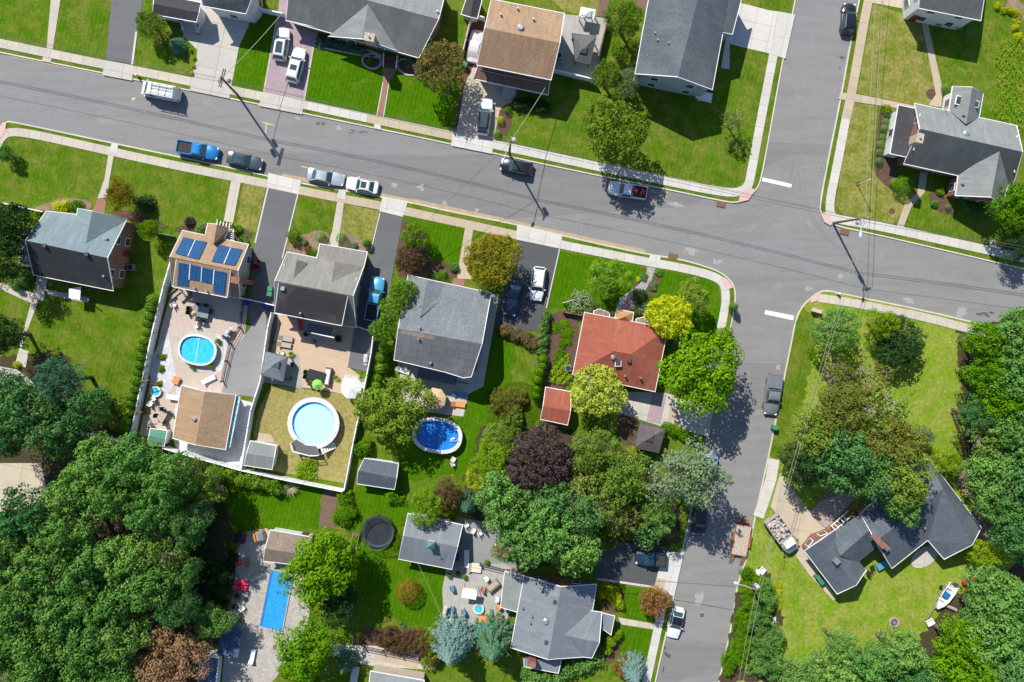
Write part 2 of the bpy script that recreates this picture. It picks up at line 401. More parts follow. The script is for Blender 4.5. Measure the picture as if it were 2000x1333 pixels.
# ---- lawns that differ from their block
for mt, s in (('lawn_vivid', "600,60 818,100 900,130 886,257 597,196"), ('lawn_vivid', "468,90 505,15 541,28 515,178 455,164"), ('lawn_dry', "1068,-20 1170,-20 1175,30 1100,24"),
              ('lawn_dry', "1706,8 1800,40 1840,205 1790,207 1674,182"), ('lawn_dry', "1664,200 1714,208 1700,330 1790,380 1745,438 1652,428 1632,400"),
              ('lawn_tan', "530,752 707,775 672,944 484,912 505,800"), ('lawn_vivid', "800,424 908,446 892,520 840,505"), ('lawn_vivid', "1094,490 1262,525 1240,560 1200,605 1070,600"),
              ('lawn_vivid', "1282,528 1380,546 1404,560 1408,600 1395,700 1300,640 1236,602"), ('lawn_dry', "664,396 741,413 727,470 690,480 662,455"), ('lawn_mid', "585,380 658,396 645,440 610,460 572,445"),
              ('lawn_vivid', "700,940 790,960 870,1110 862,1230 690,1250 670,1080"), ('lawn_vivid', "1222,1145 1280,1155 1268,1330 1190,1320 1215,1230"), ('lawn_mid', "1568,600 1590,615 1602,640 1588,700 1568,790 1556,860 1542,890 1530,902 1518,903 1503,889 1518,816 1535,729 1548,666 1555,628"),
              ('lawn_dry', "475,352 520,362 500,455 462,440"), ('lawn_vivid', "440,960 632,950 622,1030 520,1040 455,1035"), ('lawn_dry', "1270,340 1440,375 1458,352 1440,372"),
              ('lawn_mid', "55,595 265,590 300,560 250,820 150,780 120,700 40,690"), ('lawn_vivid', "905,815 960,640 1010,660 990,800 930,925 780,940 770,860"),
              ('soil', "1868,900 1905,930 1925,980 1935,1060 1905,1050 1900,990 1868,950"), ('forest_floor_and_shade', "-60,700 130,690 190,830 390,900 440,950 452,1060 436,1180 420,1340 -60,1500"),  # lower left wood's dark floor reaches past its right edge as painted shade
              ('forest_floor_and_shade', "1870,640 2300,560 2300,1500 1450,1500 1500,1300 1760,1290 1850,1180 1990,1100 1900,960 1880,800"), ('forest_floor_and_shade', "940,830 1110,840 1270,900 1330,1000 1330,1060 1000,1120 900,980"),
              ('forest_floor_and_shade', "1442,1140 1500,1120 1530,1200 1500,1330 1405,1335 1424,1250"), ('lawn_mid', "430,1240 560,1320 700,1180 850,1240 990,1280 990,1340 430,1340")):
    hard = s.startswith(('600,60', '468,90', '530,752', '800,424', '664,396', '475,352', '1094,490', '1282,528', '585,380', '1222,1145', '1706,8', '1664,200', '1568,600'))
    if s.startswith('1568,600'):   # ragged inner border, straight along the kerb
        q = [tuple(map(float, t.split(','))) for t in s.split()[:8]]; o = []
        for a, b in zip(q, q[1:]):
            n = max(1, int(math.dist(a, b) / 6)); o += ['%.1f,%.1f' % (a[0] + (b[0] - a[0]) * k / n + random.uniform(-5, 5), a[1] + (b[1] - a[1]) * k / n) for k in range(n)]
        s = ' '.join(o + s.split()[7:])
    ground('lawn' if mt.startswith('lawn') else 'woodland_soil_and_shade', mt, 1, s if hard else ragged(s))
# dry edge strips of sand where the verge meets the sidewalk
for s in ("550,343 700,372 800,393", "800,391 1000,434 1100,457 1260,492", "1010,300 1090,318", "20,107 200,143"):
    ribbon('sand_drift', 'sand_edge', 0, s, .55, 1, z=.004)
# ---- planting beds
def bed(mt, s, edge=None, k=1):
    ps = smooth(pts(s, lv(2)), k, True); tag(MB().poly(ps).build('soil_bed', mt), kind='structure')
    if edge:
        mb = MB(); a, b = offs(ps, .11, True), offs(ps, -.11, True); n = len(ps)
        for i in range(n):
            j = (i + 1) % n; t = Vector((0, 0, .1))
            mb.face([a[i] + t, b[i] + t, b[j] + t, a[j] + t]); mb.face([a[i], a[i] + t, a[j] + t, a[j]]); mb.face([b[j], b[j] + t, b[i] + t, b[i]])
        tag(mb.build('bed_edging', edge), kind='structure')
bed('mulch', "612,80 640,78 700,92 745,108 742,114 700,108 640,96 616,92", 'stone_edge')
bed('mulch', ellipse_px(726, 120, 19, 15, 15, 10), 'stone_edge'); bed('mulch', ellipse_px(795, 132, 22, 14, 30, 10), 'stone_edge')
bed('mulch', "973,215 985,205 1000,200 998,262 968,268", None)
bed('mulch', "1717,212 1736,206 1762,250 1742,325 1778,358 1762,380 1730,365 1704,335 1712,270")
bed('mulch', "1812,372 1850,385 1868,420 1840,418 1818,402"); bed('mulch', ellipse_px(1820, 184, 12, 11, 0, 9)); bed('mulch', ellipse_px(1676, 360, 5, 5, 0, 8)); bed('mulch', ellipse_px(1742, 413, 6, 6, 0, 8))
bed('soil', "60,410 90,398 125,385 180,392 178,412 90,410"); bed('mulch', "205,412 262,410 330,440 318,450 250,430")
bed('mulch', "336,452 352,440 440,436 490,452 496,470 400,460", None); bed('soil', "552,470 572,448 592,462 620,448 645,458 640,482 600,500 560,495")
bed('soil', "660,482 668,452 690,460 712,472 728,476 718,495"); bed('mulch', "783,428 812,438 842,470 834,508 880,515 893,522 890,548 800,542 770,540")
bed('mulch', "1258,524 1263,528 1250,552 1238,562 1238,552 1250,540"); bed('mulch', "1281,524 1294,528 1286,560 1268,580 1255,600 1240,602 1262,575 1276,548")
bed('mulch', "1095,605 1135,612 1118,755 1060,770 1045,680 1070,620"); bed('lawn_deep', "960,770 1005,740 1060,760 1055,830 980,850 950,900 905,945 900,930 940,880")
bed('mulch', "1205,808 1245,815 1240,870 1210,870"); bed('mulch', "1165,1140 1222,1150 1215,1200 1178,1190"); bed('mulch', "1180,1235 1220,1235 1200,1300 1160,1290")
bed('soil', "462,1060 480,1050 470,1120 455,1210 445,1210 452,1130"); bed('mulch', "690,1225 760,1228 860,1235 960,1250 955,1270 820,1290 760,1280 690,1262")
bed('soil', "1600,970 1650,950 1672,960 1655,985 1612,990"); bed('soil', "1960,0 2000,0 2000,50 1975,40")
# ---- driveways and paths
G = ground
G('driveway', 'drive_asphalt', 3, "229,-120 300,-120 279,0 259,125 207,116"); ribbon('driveway_edge', 'walk_white', 4, "266,62 258,126", .3, 0)
G('path', 'walk', 3, "104,-60 118,-60 118,0 103,98 91,96"); G('path', 'walk', 3, "84,109 101,113 99,123 82,120")
G('driveway_apron', 'concrete', 5, "205,118 260,128 258,158 200,147")
G('driveway', 'concrete', 3, "358,40 358,70 385,98 384,113 375,150 452,167 467,91 500,18 505,-60 370,-60"); G('driveway_apron', 'concrete', 5, "374,150 452,167 448,193 371,177")
G('driveway', 'paver_purple', 3, "548,-20 650,-20 612,92 594,195 515,179 540,45"); ribbon('driveway_edge', 'walk', 4, "540,42 515,180", .22, 0); ribbon('driveway_edge', 'walk', 4, "612,92 594,196", .22, 0)
G('driveway_apron', 'concrete', 5, "515,179 594,195 590,224 505,207")
G('path', 'brick_path', 3, "747,130 775,136 760,160 749,228 736,225 748,160"); ribbon('path_edge', 'walk_white', 4, "748,160 736,226", .14, 0); ribbon('path_edge', 'walk_white', 4, "760,160 749,228", .14, 0)
G('path', 'brick_dark', 3, "918,40 945,45 935,130 912,150 892,257 886,256 900,180")
G('driveway', 'concrete_beige', 3, "925,128 1015,160 1008,195 985,207 976,216 964,275 892,258 908,165"); G('driveway_apron', 'concrete_white', 5, "884,258 965,275 961,301 881,285")
G('patio', 'patio_grey', 3, "1098,28 1186,36 1164,160 1080,143 1090,90"); G('deck', 'brown_deck', 3, "1240,-10 1278,-10 1270,25 1245,15"); G('deck', 'brown_deck', 3, "1172,-20 1195,-20 1184,35 1166,32")
G('driveway', 'concrete_white', 3, "1440,4 1500,20 1546,27 1530,114 1500,104 1447,92 1425,86 1425,136 1408,133 1420,60"); G('driveway_apron', 'walk_white', 5, "1517,24 1553,29 1534,115 1505,106")
G('path', 'walk_beige', 3, "1641,181 1674,184 1792,208 1788,217 1668,199 1637,193"); G('path', 'walk_beige', 3, "1799,38 1811,40 1841,175 1838,210 1813,206 1828,185")
G('driveway', 'concrete_beige', 3, "1690,-20 1790,-20 1778,22 1802,38 1765,30 1763,17 1704,6")
G('path', 'walk_beige', 3, "1797,336 1812,338 1806,376 1780,405 1764,446 1751,443 1767,400 1792,376")
G('path', 'walk', 3, "212,298 223,300 215,345 208,387 190,388 204,350"); G('porch', 'brick_path', 3, "190,388 208,390 204,418 180,412")
G('path', 'walk', 3, "452,349 471,352 455,436 437,432"); G('path', 'walk', 3, "659,392 672,395 660,484 640,482 649,450")
G('driveway', 'drive_asphalt', 3, "524,366 582,377 553,505 540,645 516,740 500,778 495,690 484,590 498,470"); G('driveway', 'drive_pale', 4, "478,655 520,600 516,740 499,776 432,768 440,740 452,690")
ribbon('driveway_edge', 'walk_white', 4, "523,367 498,475", .22, 0); ribbon('driveway_edge', 'walk_white', 4, "582,378 551,505", .18, 0)
G('driveway', 'drive_asphalt', 3, "743,416 787,424 765,545 753,640 735,700 720,735 700,700 690,600 730,480"); ribbon('driveway_edge', 'walk_white', 4, "742,416 724,492", .16, 0)
G('driveway', 'drive_black', 3, "1012,468 1092,484 1066,605 1060,648 965,640 985,560"); ribbon('driveway_edge', 'walk_white', 4, "1093,486 1067,602", .16, 0)
G('path', 'walk_beige', 3, "909,440 925,444 912,530 924,546 893,545 896,520"); G('porch', 'brick_path', 3, "886,543 909,547 904,565 882,560")
G('path', 'slate', 3, "1264,522 1280,524 1272,550 1255,575 1242,592 1236,606 1202,606 1212,582 1245,558 1262,540")
G('path', 'walk', 3, "-60,548 0,553 66,573 74,590 45,668 37,714 29,714 60,592 0,565 -60,560"); G('path', 'concrete', 4, "72,538 93,543 85,590 66,583"); G('path', 'concrete', 3, "91,566 176,582 172,592 91,576")
G('path', 'concrete', 4, "40,682 56,686 50,718 30,714"); G('driveway', 'concrete', 2, "-60,705 32,722 64,745 62,780 30,790 -60,790"); G('driveway', 'concrete_beige', 2, "-40,905 80,905 95,975 20,1000 -40,1000")
G('patio', 'paver_pink', 3, "338,560 500,586 484,592 478,655 452,690 440,740 432,768 354,752 336,860 272,850 315,640"); G('patio', 'tile_white', 4, "345,748 498,788 478,912 345,882 338,855")
G('patio', 'tile_white', 4, "300,690 330,650 338,700 345,740 330,770 300,760 292,730"); G('patio', 'concrete', 5, ellipse_px(388, 686, 50, 42, 8, 24))
G('patio', 'tile_white', 4, "420,650 446,665 436,720 418,735")
G('patio', 'paver_tan', 3, "536,600 693,637 684,720 714,742 708,778 640,764 514,747 530,650"); G('driveway', 'drive_asphalt', 5, "693,636 736,650 719,727 679,718"); G('patio', 'concrete_white', 5, "673,730 717,741 709,779 665,768")
G('patio', 'patio_grey', 3, "514,745 560,700 584,690 590,760"); G('patio', 'walk_beige', 4, "505,845 530,850 537,865 500,862")
G('patio', 'concrete', 3, "775,700 930,725 945,640 960,575 975,575 944,755 915,770 905,814 838,806 790,790")
G('patio', 'concrete', 3, "1215,765 1300,768 1390,795 1386,852 1330,845 1205,806"); G('patio', 'paver_purple', 4, "1275,765 1302,770 1290,828 1263,822"); G('patio', 'walk_beige', 4, "1308,790 1322,795 1326,835 1303,828"); G('driveway_apron', 'drive_black', 4, "1388,800 1420,700 1426,655 1400,655 1380,760")
G('path', 'walk', 3, "1175,768 1215,770 1205,806 1180,790")
G('path', 'brown_deck', 3, "633,955 661,960 652,1032 622,1028"); G('patio', 'paver_grey', 3, "475,1040 520,1032 600,1100 606,1180 600,1240 560,1300 520,1345 432,1345 440,1260 456,1150 466,1075")
G('patio', 'patio_grey', 3, "872,1108 985,1100 1010,1120 985,1238 900,1235 866,1210 864,1150"); G('driveway', 'drive_pale', 2, "893,1010 1000,1030 1010,1115 885,1105")
G('driveway', 'drive_black', 3, "1165,1055 1312,1070 1290,1148 1160,1132"); G('driveway_apron', 'concrete_white', 5, "1303,1078 1336,1080 1317,1165 1277,1150 1287,1112"); G('driveway_apron', 'walk_beige', 6, "1282,1130 1300,1134 1296,1155 1278,1148")
ribbon('driveway_edge', 'walk_white', 5, "1166,1131 1282,1148", .3, 0); G('path', 'walk', 3, "1207,1206 1278,1219 1276,1230 1213,1220")
G('path', 'concrete', 3, "645,1258 735,1262 850,1285 850,1310 720,1300 645,1278"); G('patio', 'walk_beige', 4, "735,1268 820,1285 815,1305 730,1290")
G('driveway', 'concrete_beige', 3, "1524,924 1581,1000 1600,1022 1614,1035 1575,1070 1562,1060 1505,990"); G('path', 'concrete_beige', 4, "1574,1066 1590,1100 1634,1170 1628,1174 1580,1122 1553,1084 1562,1056")
G('patio', 'slate', 4, "1582,1000 1600,980 1650,962 1668,975 1634,1015 1612,1032"); G('patio', 'brick_path', 5, "1602,1040 1632,1020 1640,1028 1612,1050 1576,1075 1570,1068")
G('patio', 'concrete', 4, ellipse_px(1806, 1088, 30, 18, -35, 16))
# ---- sidewalks
ribbon('sidewalk', 'walk', 4, "-700,-62 0,85 200,126 375,160 500,187 600,206", 1.2, 1)
ribbon('sidewalk', 'walk_white', 4, "600,206 660,219 717,231", 1.2, 0); ribbon('sidewalk', 'walk_beige', 4, "717,231 885,266", 1.2, 0)
ribbon('sidewalk', 'walk_white', 4, "885,266 1000,290 1295,353 1395,373 1440,378 1461,366 1466,346 1487,230 1511,106", 1.2, 2)
ribbon('sidewalk', 'walk_beige', 4, "1795,-480 1695,0 1664,180 1652,232", 1.25, 1)
ribbon('sidewalk', 'walk_white', 4, "1652,232 1633,333 1620,395 1622,425 1648,431 1712,441 1875,477 2000,505 2700,665", 1.2, 2)
ribbon('sidewalk', 'walk', 4, "1598,582 1660,591 1715,602 1800,618 1905,646 2700,830", 1.15, 1)
ribbon('sidewalk', 'walk', 4, "-30,420 -14,300 5,262 30,257 82,266 212,295 325,320 450,345 530,361", 1.15, 2)
ribbon('sidewalk', 'walk_beige', 4, "530,361 660,387 742,402 792,413 910,438 1010,460", 1.15, 1)
ribbon('sidewalk', 'walk_white', 4, "1010,460 1095,478 1175,494 1269,513 1325,522 1384,536 1413,550 1418,575 1416,603 1405,655 1388,720", 1.15, 2)
ribbon('sidewalk', 'walk_white', 4, "1300,1155 1291,1200 1280,1250 1262,1335 1140,1900", 1.15, 1)
ribbon('sidewalk', 'walk_white', 4, "1512,897 1506,935 1490,985 1481,1010", 1.5, 0)
for s in ("524,338 588,353 583,380 521,366", "747,385 796,396 787,424 741,413", "1010,438 1099,460 1094,486 1008,468", "1270,498 1291,501 1288,515 1266,512", "218,280 231,283 228,300 213,296", "662,371 676,374 674,390 658,388", "731,240 743,243 744,254 731,251"):
    G('driveway_apron', 'concrete_white', 5, s)
for s in ("1446,379 1463,366 1476,371 1462,391 1442,396", "1603,418 1612,414 1628,436 1622,441 1610,434", "1583,580 1600,572 1601,586 1583,592", "1413,541 1422,547 1433,561 1422,566 1411,552", "-5,256 8,238 12,240 10,258 0,272"):
    G('tactile_ramp', 'pink_ramp', 6, s)
# verge strips along the east sidewalk and stop bars, patches, marks on the road
def road(name, mat, s, n=1): return tag(MB().poly(pts(s, .004 * n), SA).build(name, mat), kind='structure')
road('stop_line', 'road_paint', "1490,347 1547,360 1545,367 1488,354", 3); road('stop_line', 'road_paint', "1495,606 1551,617 1549,626 1493,614", 3)
for s in ("513,238 537,245 536,246 521,243 520,260 518,260 519,242 512,240", "588,324 612,330 612,332 588,326", "1302,375 1304,375 1302,385 1300,385", "257,192 266,190 262,196 259,198"):
    road('road_mark', 'yellow_mark', s, 3)
for i, s in enumerate(("1380,505 1440,480 1500,430 1540,370 1560,280", "1300,450 1400,448 1470,425 1520,375 1545,300", "1560,330 1566,390 1590,440 1640,490 1700,520", "1545,320 1552,400 1590,470 1650,510", "1430,470 1500,520 1535,600 1525,700")):
    if i in (3, 4): continue
    for d in (0, 9):
        t = ' '.join('%g,%g' % (float(q.split(',')[0]) + d, float(q.split(',')[1]) + d * .7) for q in s.split()); ribbon('tyre_mark', 'tyre_rubber_mark', 0, t, .2, 3, z=.006 + .001 * (2 * i + (d > 0)))
random.seed(3)
for cx, cy, rx, ry, mt in ((625, 240, 9, 3, 'oil_stain'), (700, 258, 16, 3, 'oil_stain'), (770, 362, 7, 4, 'road_patch'), (822, 366, 8, 5, 'road_patch'), (869, 398, 6, 3, 'road_patch'), (932, 411, 5, 2, 'road_patch'), (1645, 113, 5, 3, 'oil_stain'), (1640, 134, 3, 5, 'oil_stain'),
                           (1606, 330, 4, 4, 'oil_stain'), (1925, 615, 20, 4, 'oil_stain'), (1880, 610, 12, 9, 'road_patch'), (1774, 587, 9, 4, 'road_patch'), (1582, 564, 9, 3, 'road_patch'), (1643, 540, 6, 3, 'road_patch'), (1303, 1275, 7, 9, 'oil_stain'), (1297, 1300, 4, 14, 'oil_stain'),
                           (1365, 1170, 8, 10, 'road_patch'), (1521, 718, 4, 5, 'road_patch'), (662, 250, 6, 3, 'road_patch'), (582, 232, 5, 2, 'road_patch'), (1350, 492, 14, 4, 'road_patch'), (1400, 512, 10, 4, 'road_patch'), (1320, 400, 12, 3, 'road_patch'), (1305, 395, 3, 1, 'road_patch')):
    for q in range(1 if rx < 5 or mt != 'oil_stain' else 5):
        a, b = (cx, cy) if q == 0 and mt != 'oil_stain' else (cx + random.uniform(-rx, rx), cy + random.uniform(-ry, ry)); k = 1 if mt != 'oil_stain' else .28
        road('road_stain', mt, ellipse_px(a, b, rx * k + .6, ry * k * 1.2 + .6, 12, 11, 1.1), 2 + .2 * q)
# manhole covers and drain grates
plain('iron', (.12, .11, .10), (.08, .075, .07), 8, .6, .4)
def manhole():
    t = thing('manhole_cover', '', 'manhole cover'); MB().lathe((0, 0, 0), [(.42, 0), (.42, .012), (.34, .012), (.34, .006)], 20).build('frame', 'road_patch', t); MB().lathe((0, 0, .006), [(.33, 0), (.33, .008)], 20).build('cover', 'iron', t); return t
place('mh', manhole, 1371, 1202, 0, 'round iron manhole cover in the southern street beside the white car', z=.004)
place('mh', manhole, 1627, 326, 0, 'round manhole cover near the kerb on the northern street', z=.004)
def grate():
    t = thing('storm_drain', '', 'storm drain'); MB().box((0, 0, .01), (1.25, .8, .02)).build('frame', 'rust', t); m = MB()
    for i in range(6): m.box((-.48 + i * .19, 0, .028), (.1, .62, .02))
    m.build('grate', 'iron', t); return t
for x, y, d, l in ((1408, 399, -12, 'rusty storm drain grate at the kerb by the corner south of the gable house lawn'), (1314, 501, -12, 'rusty storm drain grate at the kerb by the red roof corner lawn'), (1649, 453, -14, 'rusty storm drain grate at the foot of the leaning corner utility pole')):
    place('gr', grate, x, y, d, l, 'storm drains along the kerbs', z=.01 if y > 500 or 1 else 0)
for r in [o for o in COL.objects if o.name.startswith('storm_drain')]: r.location.z = GZ + .02
# ---------------------------------------------------------------- roofs and walls
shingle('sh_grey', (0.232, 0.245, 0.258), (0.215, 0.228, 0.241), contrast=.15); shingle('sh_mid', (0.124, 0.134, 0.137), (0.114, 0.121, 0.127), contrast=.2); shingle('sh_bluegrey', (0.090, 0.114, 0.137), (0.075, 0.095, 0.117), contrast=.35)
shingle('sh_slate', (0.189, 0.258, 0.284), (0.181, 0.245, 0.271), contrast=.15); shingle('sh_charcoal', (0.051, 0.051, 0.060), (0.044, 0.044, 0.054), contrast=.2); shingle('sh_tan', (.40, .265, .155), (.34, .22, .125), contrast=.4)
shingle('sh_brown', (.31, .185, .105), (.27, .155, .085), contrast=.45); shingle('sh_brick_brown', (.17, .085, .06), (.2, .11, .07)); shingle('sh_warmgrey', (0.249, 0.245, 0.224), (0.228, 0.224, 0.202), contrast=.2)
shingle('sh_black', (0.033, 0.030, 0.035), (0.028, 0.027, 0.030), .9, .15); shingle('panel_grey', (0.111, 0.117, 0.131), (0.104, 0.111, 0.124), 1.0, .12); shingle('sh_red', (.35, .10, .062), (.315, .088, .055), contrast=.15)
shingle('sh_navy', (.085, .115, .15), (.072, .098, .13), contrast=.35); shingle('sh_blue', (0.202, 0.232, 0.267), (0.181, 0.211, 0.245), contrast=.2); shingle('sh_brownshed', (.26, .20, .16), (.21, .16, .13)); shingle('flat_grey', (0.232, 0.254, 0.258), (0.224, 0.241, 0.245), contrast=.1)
shingle('sh_amber', (.55, .28, .08), (.45, .22, .07)); shingle('metal_seam', (.13, .11, .12), (.12, .10, .11), .35, .1); shingle('canvas_navy', (.05, .10, .2), (.045, .09, .18), contrast=.08); shingle('metal_teal', (.10, .27, .2), (.09, .25, .19), .4, .1)
siding('w_white', (.68, .69, .70)); siding('w_blue', (.40, .47, .52)); siding('w_brick', (.27, .085, .055), True); siding('w_sage', (.36, .40, .36)); siding('w_grey', (.45, .45, .45)); siding('w_beige', (.5, .44, .35)); siding('w_brown', (.2, .12, .08))
plain('trim_white', (.80, .80, .80), (.72, .72, .73), 1.5, .5, .4); plain('chimney_brick', (.26, .13, .10), (.20, .10, .08), 5, .85, .1, fine=9); plain('chimney_stone', (.45, .37, .30), (.36, .3, .25), 5, .85, .1, fine=8)
plain('metal_grey', (.42, .44, .46), (.36, .38, .4), 3, .35, .5, .6); plain('dark_metal', (.05, .05, .055), (.07, .07, .075), 3, .5, .4); plain('glass_dark', (.03, .05, .06), (.05, .075, .085), 2, .08, .8); plain('door_paint', (.15, .05, .04), (.13, .045, .04), 2, .4)
slab('solar_cell', (.02, .085, .21), (.016, .07, .18), .5, .42, .014, (.06, .16, .33), .1); _M['solar_cell'].node_tree.nodes['Principled BSDF'].inputs['Roughness'].default_value = .2; plain('solar_frame', (.5, .55, .6), (.45, .5, .55), 4, .4, .5); plain('wood', (.30, .19, .11), (.24, .15, .09), 4, .8, .2); plain('soffit', (.5, .5, .5), (.45, .45, .45), 2)
def plane_of(vs, f):
    a, b, c = (P(*vs[i][:3]) for i in f[:3]); n = (b - a).cross(c - a).normalized()
    if n.z < 0: n = -n
    return a, n
def on_plane(pl, px, py):
    """point of a roof plane noted at survey position px,py"""
    a, n = pl; C = Vector((0, 0, HC)); d = P(px, py, 0) - C; t = (a - C).dot(n) / d.dot(n); return C + d * t
def roof_uv(ps, n):
    e = Vector((0, 0, 1)).cross(n)
    if e.length < .02: e = Vector((1, -.21, 0))
    e.normalize(); u = n.cross(e)
    return [(p.dot(e), p.dot(u)) for p in ps]
class House:
    def __init__(h, name, label, cat, px, py, wall='w_white', fascia='trim_white'):
        h.loc = P(px, py, GZ); h.t = thing(name, label, cat, h.loc); h.off = tuple(h.loc)
        h.R = {}; h.W = {}; h.F = MB(); h.fm = fascia; h.wm = wall; h.planes = []; h.wins = []; h.walls = []
    def block(h, V, F, roof, over=.35, wall=None, base=GZ, mats=None, walls=True, fas=True, win=True, skip=''):
        """V: 'px,py,h[,v]' eave and ridge points (v: valley, joined to another roof); F: faces"""
        V = [tuple(float(q) if q != 'v' else 'v' for q in t.split(',')) for t in V.split()]; wall = wall or h.wm
        F = [tuple(int(c, 36) for c in t) for t in F.split()]; X = [P(*v[:3]) for v in V]; cnt = {}
        for k, f in enumerate(F):
            pl = plane_of(V, f); h.planes.append(pl); ps = [X[i] for i in f]
            if sum((ps[i] - ps[0]).cross(ps[(i + 1) % len(ps)] - ps[0]).z for i in range(len(ps))) < 0: f = f[::-1]; ps = ps[::-1]
            rm = (mats[k] if mats else roof); r = h.R.setdefault(rm, MB()); uv = roof_uv(ps, pl[1])
            r.face(ps, uv); r.face([p - Vector((0, 0, .10)) for p in ps][::-1], uv[::-1])
            for i in range(len(f)): e = (f[i], f[(i + 1) % len(f)]); cnt[e] = cnt.get(e, 0) + 1
        edges = {a: b for (a, b) in cnt if (b, a) not in cnt}
        if not edges: return h
        st = next(iter(edges)); loop = [st]
        while edges.get(loop[-1]) is not None and edges[loop[-1]] != st and len(loop) < 60: loop.append(edges[loop[-1]])
        L = [X[i] for i in loop]; n = len(L); inn = offs(L, over, True); out = offs(L, -.08, True)   # counter-clockwise: left is inside
        for i in range(n):
            j = (i + 1) % n; a, b = L[i], L[j]; va = V[loop[i]]; vb = V[loop[j]]; valley = (len(va) > 3 and len(vb) > 3) or ('%d%d' % (loop[i], loop[j])) in skip.split() or ('%d%d' % (loop[j], loop[i])) in skip.split()
            if fas and not valley:
                oa, ob = Vector((out[i].x, out[i].y, a.z)), Vector((out[j].x, out[j].y, b.z)); t, d = Vector((0, 0, .015)), Vector((0, 0, -.2)); q = [(0, 0), (1, 0), (1, 1), (0, 1)]
                h.F.face([a + t, oa + t, ob + t, b + t], q); h.F.face([oa + d, ob + d, ob + t, oa + t], q); h.F.face([a + d, b + d, ob + d, oa + d], q); h.F.face([b + t, b + d, a + d, a + t], q)
            if walls:
                ia, ib = Vector((inn[i].x, inn[i].y, a.z - .13)), Vector((inn[j].x, inn[j].y, b.z - .13)); ln = (ib - ia).to_2d().length
                if ln < .05 or ('%d%d' % (loop[i], loop[j])) in skip.split() or ('%d%d' % (loop[j], loop[i])) in skip.split(): continue
                bs = base; w = h.W.setdefault((wall, id(X)), MB()); h._keep = getattr(h, '_keep', []) + [X]
                w.face([(ia.x, ia.y, bs), (ib.x, ib.y, bs), ib, ia], [(0, bs), (ln, bs), (ln, ib.z), (0, ia.z)])
                if win and not valley and base <= GZ: h.walls.append((ia, ib, ln))
        return h
    def gable(h, c, hgt, roof, **kw):
        """c: 'A B C D r1 r2' eave corners A,B (side one), C,D (side two), ridge end near A/D then near B/C"""
        A, B, C_, D, r1, r2 = c.split(); e1, e2, r = hgt
        V = f"{A},{e1} {B},{e1} {C_},{e2} {D},{e2} {r1},{r} {r2},{r}"
        return h.block(V, "0154 4523", roof, **kw)
    def windows(h, every=3.2, two=5.0):
        for a, b, ln in h.walls:
            if ln < 1.7: continue
            k = max(1, int(ln / every)); d = (b - a).to_2d().normalized(); n = Vector((d.y, -d.x, 0)); ang = math.atan2(d.y, d.x)
            for q in range(k):
                t = (q + .5) / k; p = a.lerp(b, t); top = p.z
                for zc in ([1.5] if top < two else [1.5, 4.3]):
                    if zc + .65 > top: continue
                    c = Vector((p.x, p.y, GZ + zc)) - h.loc + n * .03
                    w = MB(); w.box(c, (1.15, .08, 1.35), ang); f = w.build('window', 'trim_white', h.t); g_ = MB()
                    for s in (-1, 1): g_.box(c + n * .02 + Vector((0, 0, s * .30)), (.95, .07, .55), ang)
                    g_.build('pane', 'glass_dark', f)
        return h
    def door(h, wi=0, t=.5):
        w = sorted(h.walls, key=lambda q: -q[2])
        if not w: return h
        a, b, ln = w[wi % len(w)]; d = (b - a).to_2d().normalized(); n = Vector((d.y, -d.x, 0)); ang = math.atan2(d.y, d.x); p = a.lerp(b, t if ln < 3 else (1.0 / ln))
        c = Vector((p.x, p.y, GZ + 1.05)) - h.loc + n * .03; o = MB().box(c, (.95, .09, 2.1), ang).build('door', 'door_paint', h.t)
        MB().box(c + n * .07 + Vector((d.x * .35, d.y * .35, -.05)), (.06, .06, .12), ang).build('handle', 'metal_grey', o); return h
    def roofpart(h, name, px, py, plane, fn, mat):
        """something standing on a roof plane"""
        p = on_plane(h.planes[plane], px, py) - h.loc; mb = MB(); fn(mb, p); h._rp.append((name, mb, mat)); return h
    _rp = None
    def vent(h, px, py, plane, r=.12, hh=.5):
        h.add.append(('vent_pipe', px, py, plane, lambda m, p: m.lathe(p, [(r, -.15), (r, hh), (r * 1.2, hh), (r * 1.2, hh + .06)], 10), 'metal_grey')); return h
    def boxvent(h, px, py, plane, mat='dark_metal', d=(.5, .5, .3), rz=-.2):
        h.add.append(('roof_vent', px, py, plane, lambda m, p: m.box(p + Vector((0, 0, d[2] / 2 - .05)), d, rz, .85), mat)); return h
    def turbine(h, px, py, plane, r=.42):
        h.add.append(('roof_fan', px, py, plane, lambda m, p: m.lathe(p, [(r * .7, -.2), (r * .7, .2), (r, .22), (r, .34), (r * .6, .42)], 18), 'metal_grey')); return h
    def chimney(h, px, py, plane, d, hh, mat='chimney_brick', rz=-.2):
        def fn(m, p): m.box(p + Vector((0, 0, hh / 2 - .6)), (d[0], d[1], hh + 1.2), rz); m.box(p + Vector((0, 0, hh + .05)), (d[0] + .12, d[1] + .12, .14), rz); m.lathe(p + Vector((0, 0, hh + .1)), [(.14, 0), (.12, .35)], 8)
        h.add.append(('chimney', px, py, plane, fn, mat)); return h
    def skylight(h, px, py, plane, w=1.0, l=1.2, rz=-.2):
        h.add.append(('skylight', px, py, plane, lambda m, p: m.box(p + Vector((0, 0, .05)), (w, l, .16), rz), ('trim_white', w, l, rz))); return h
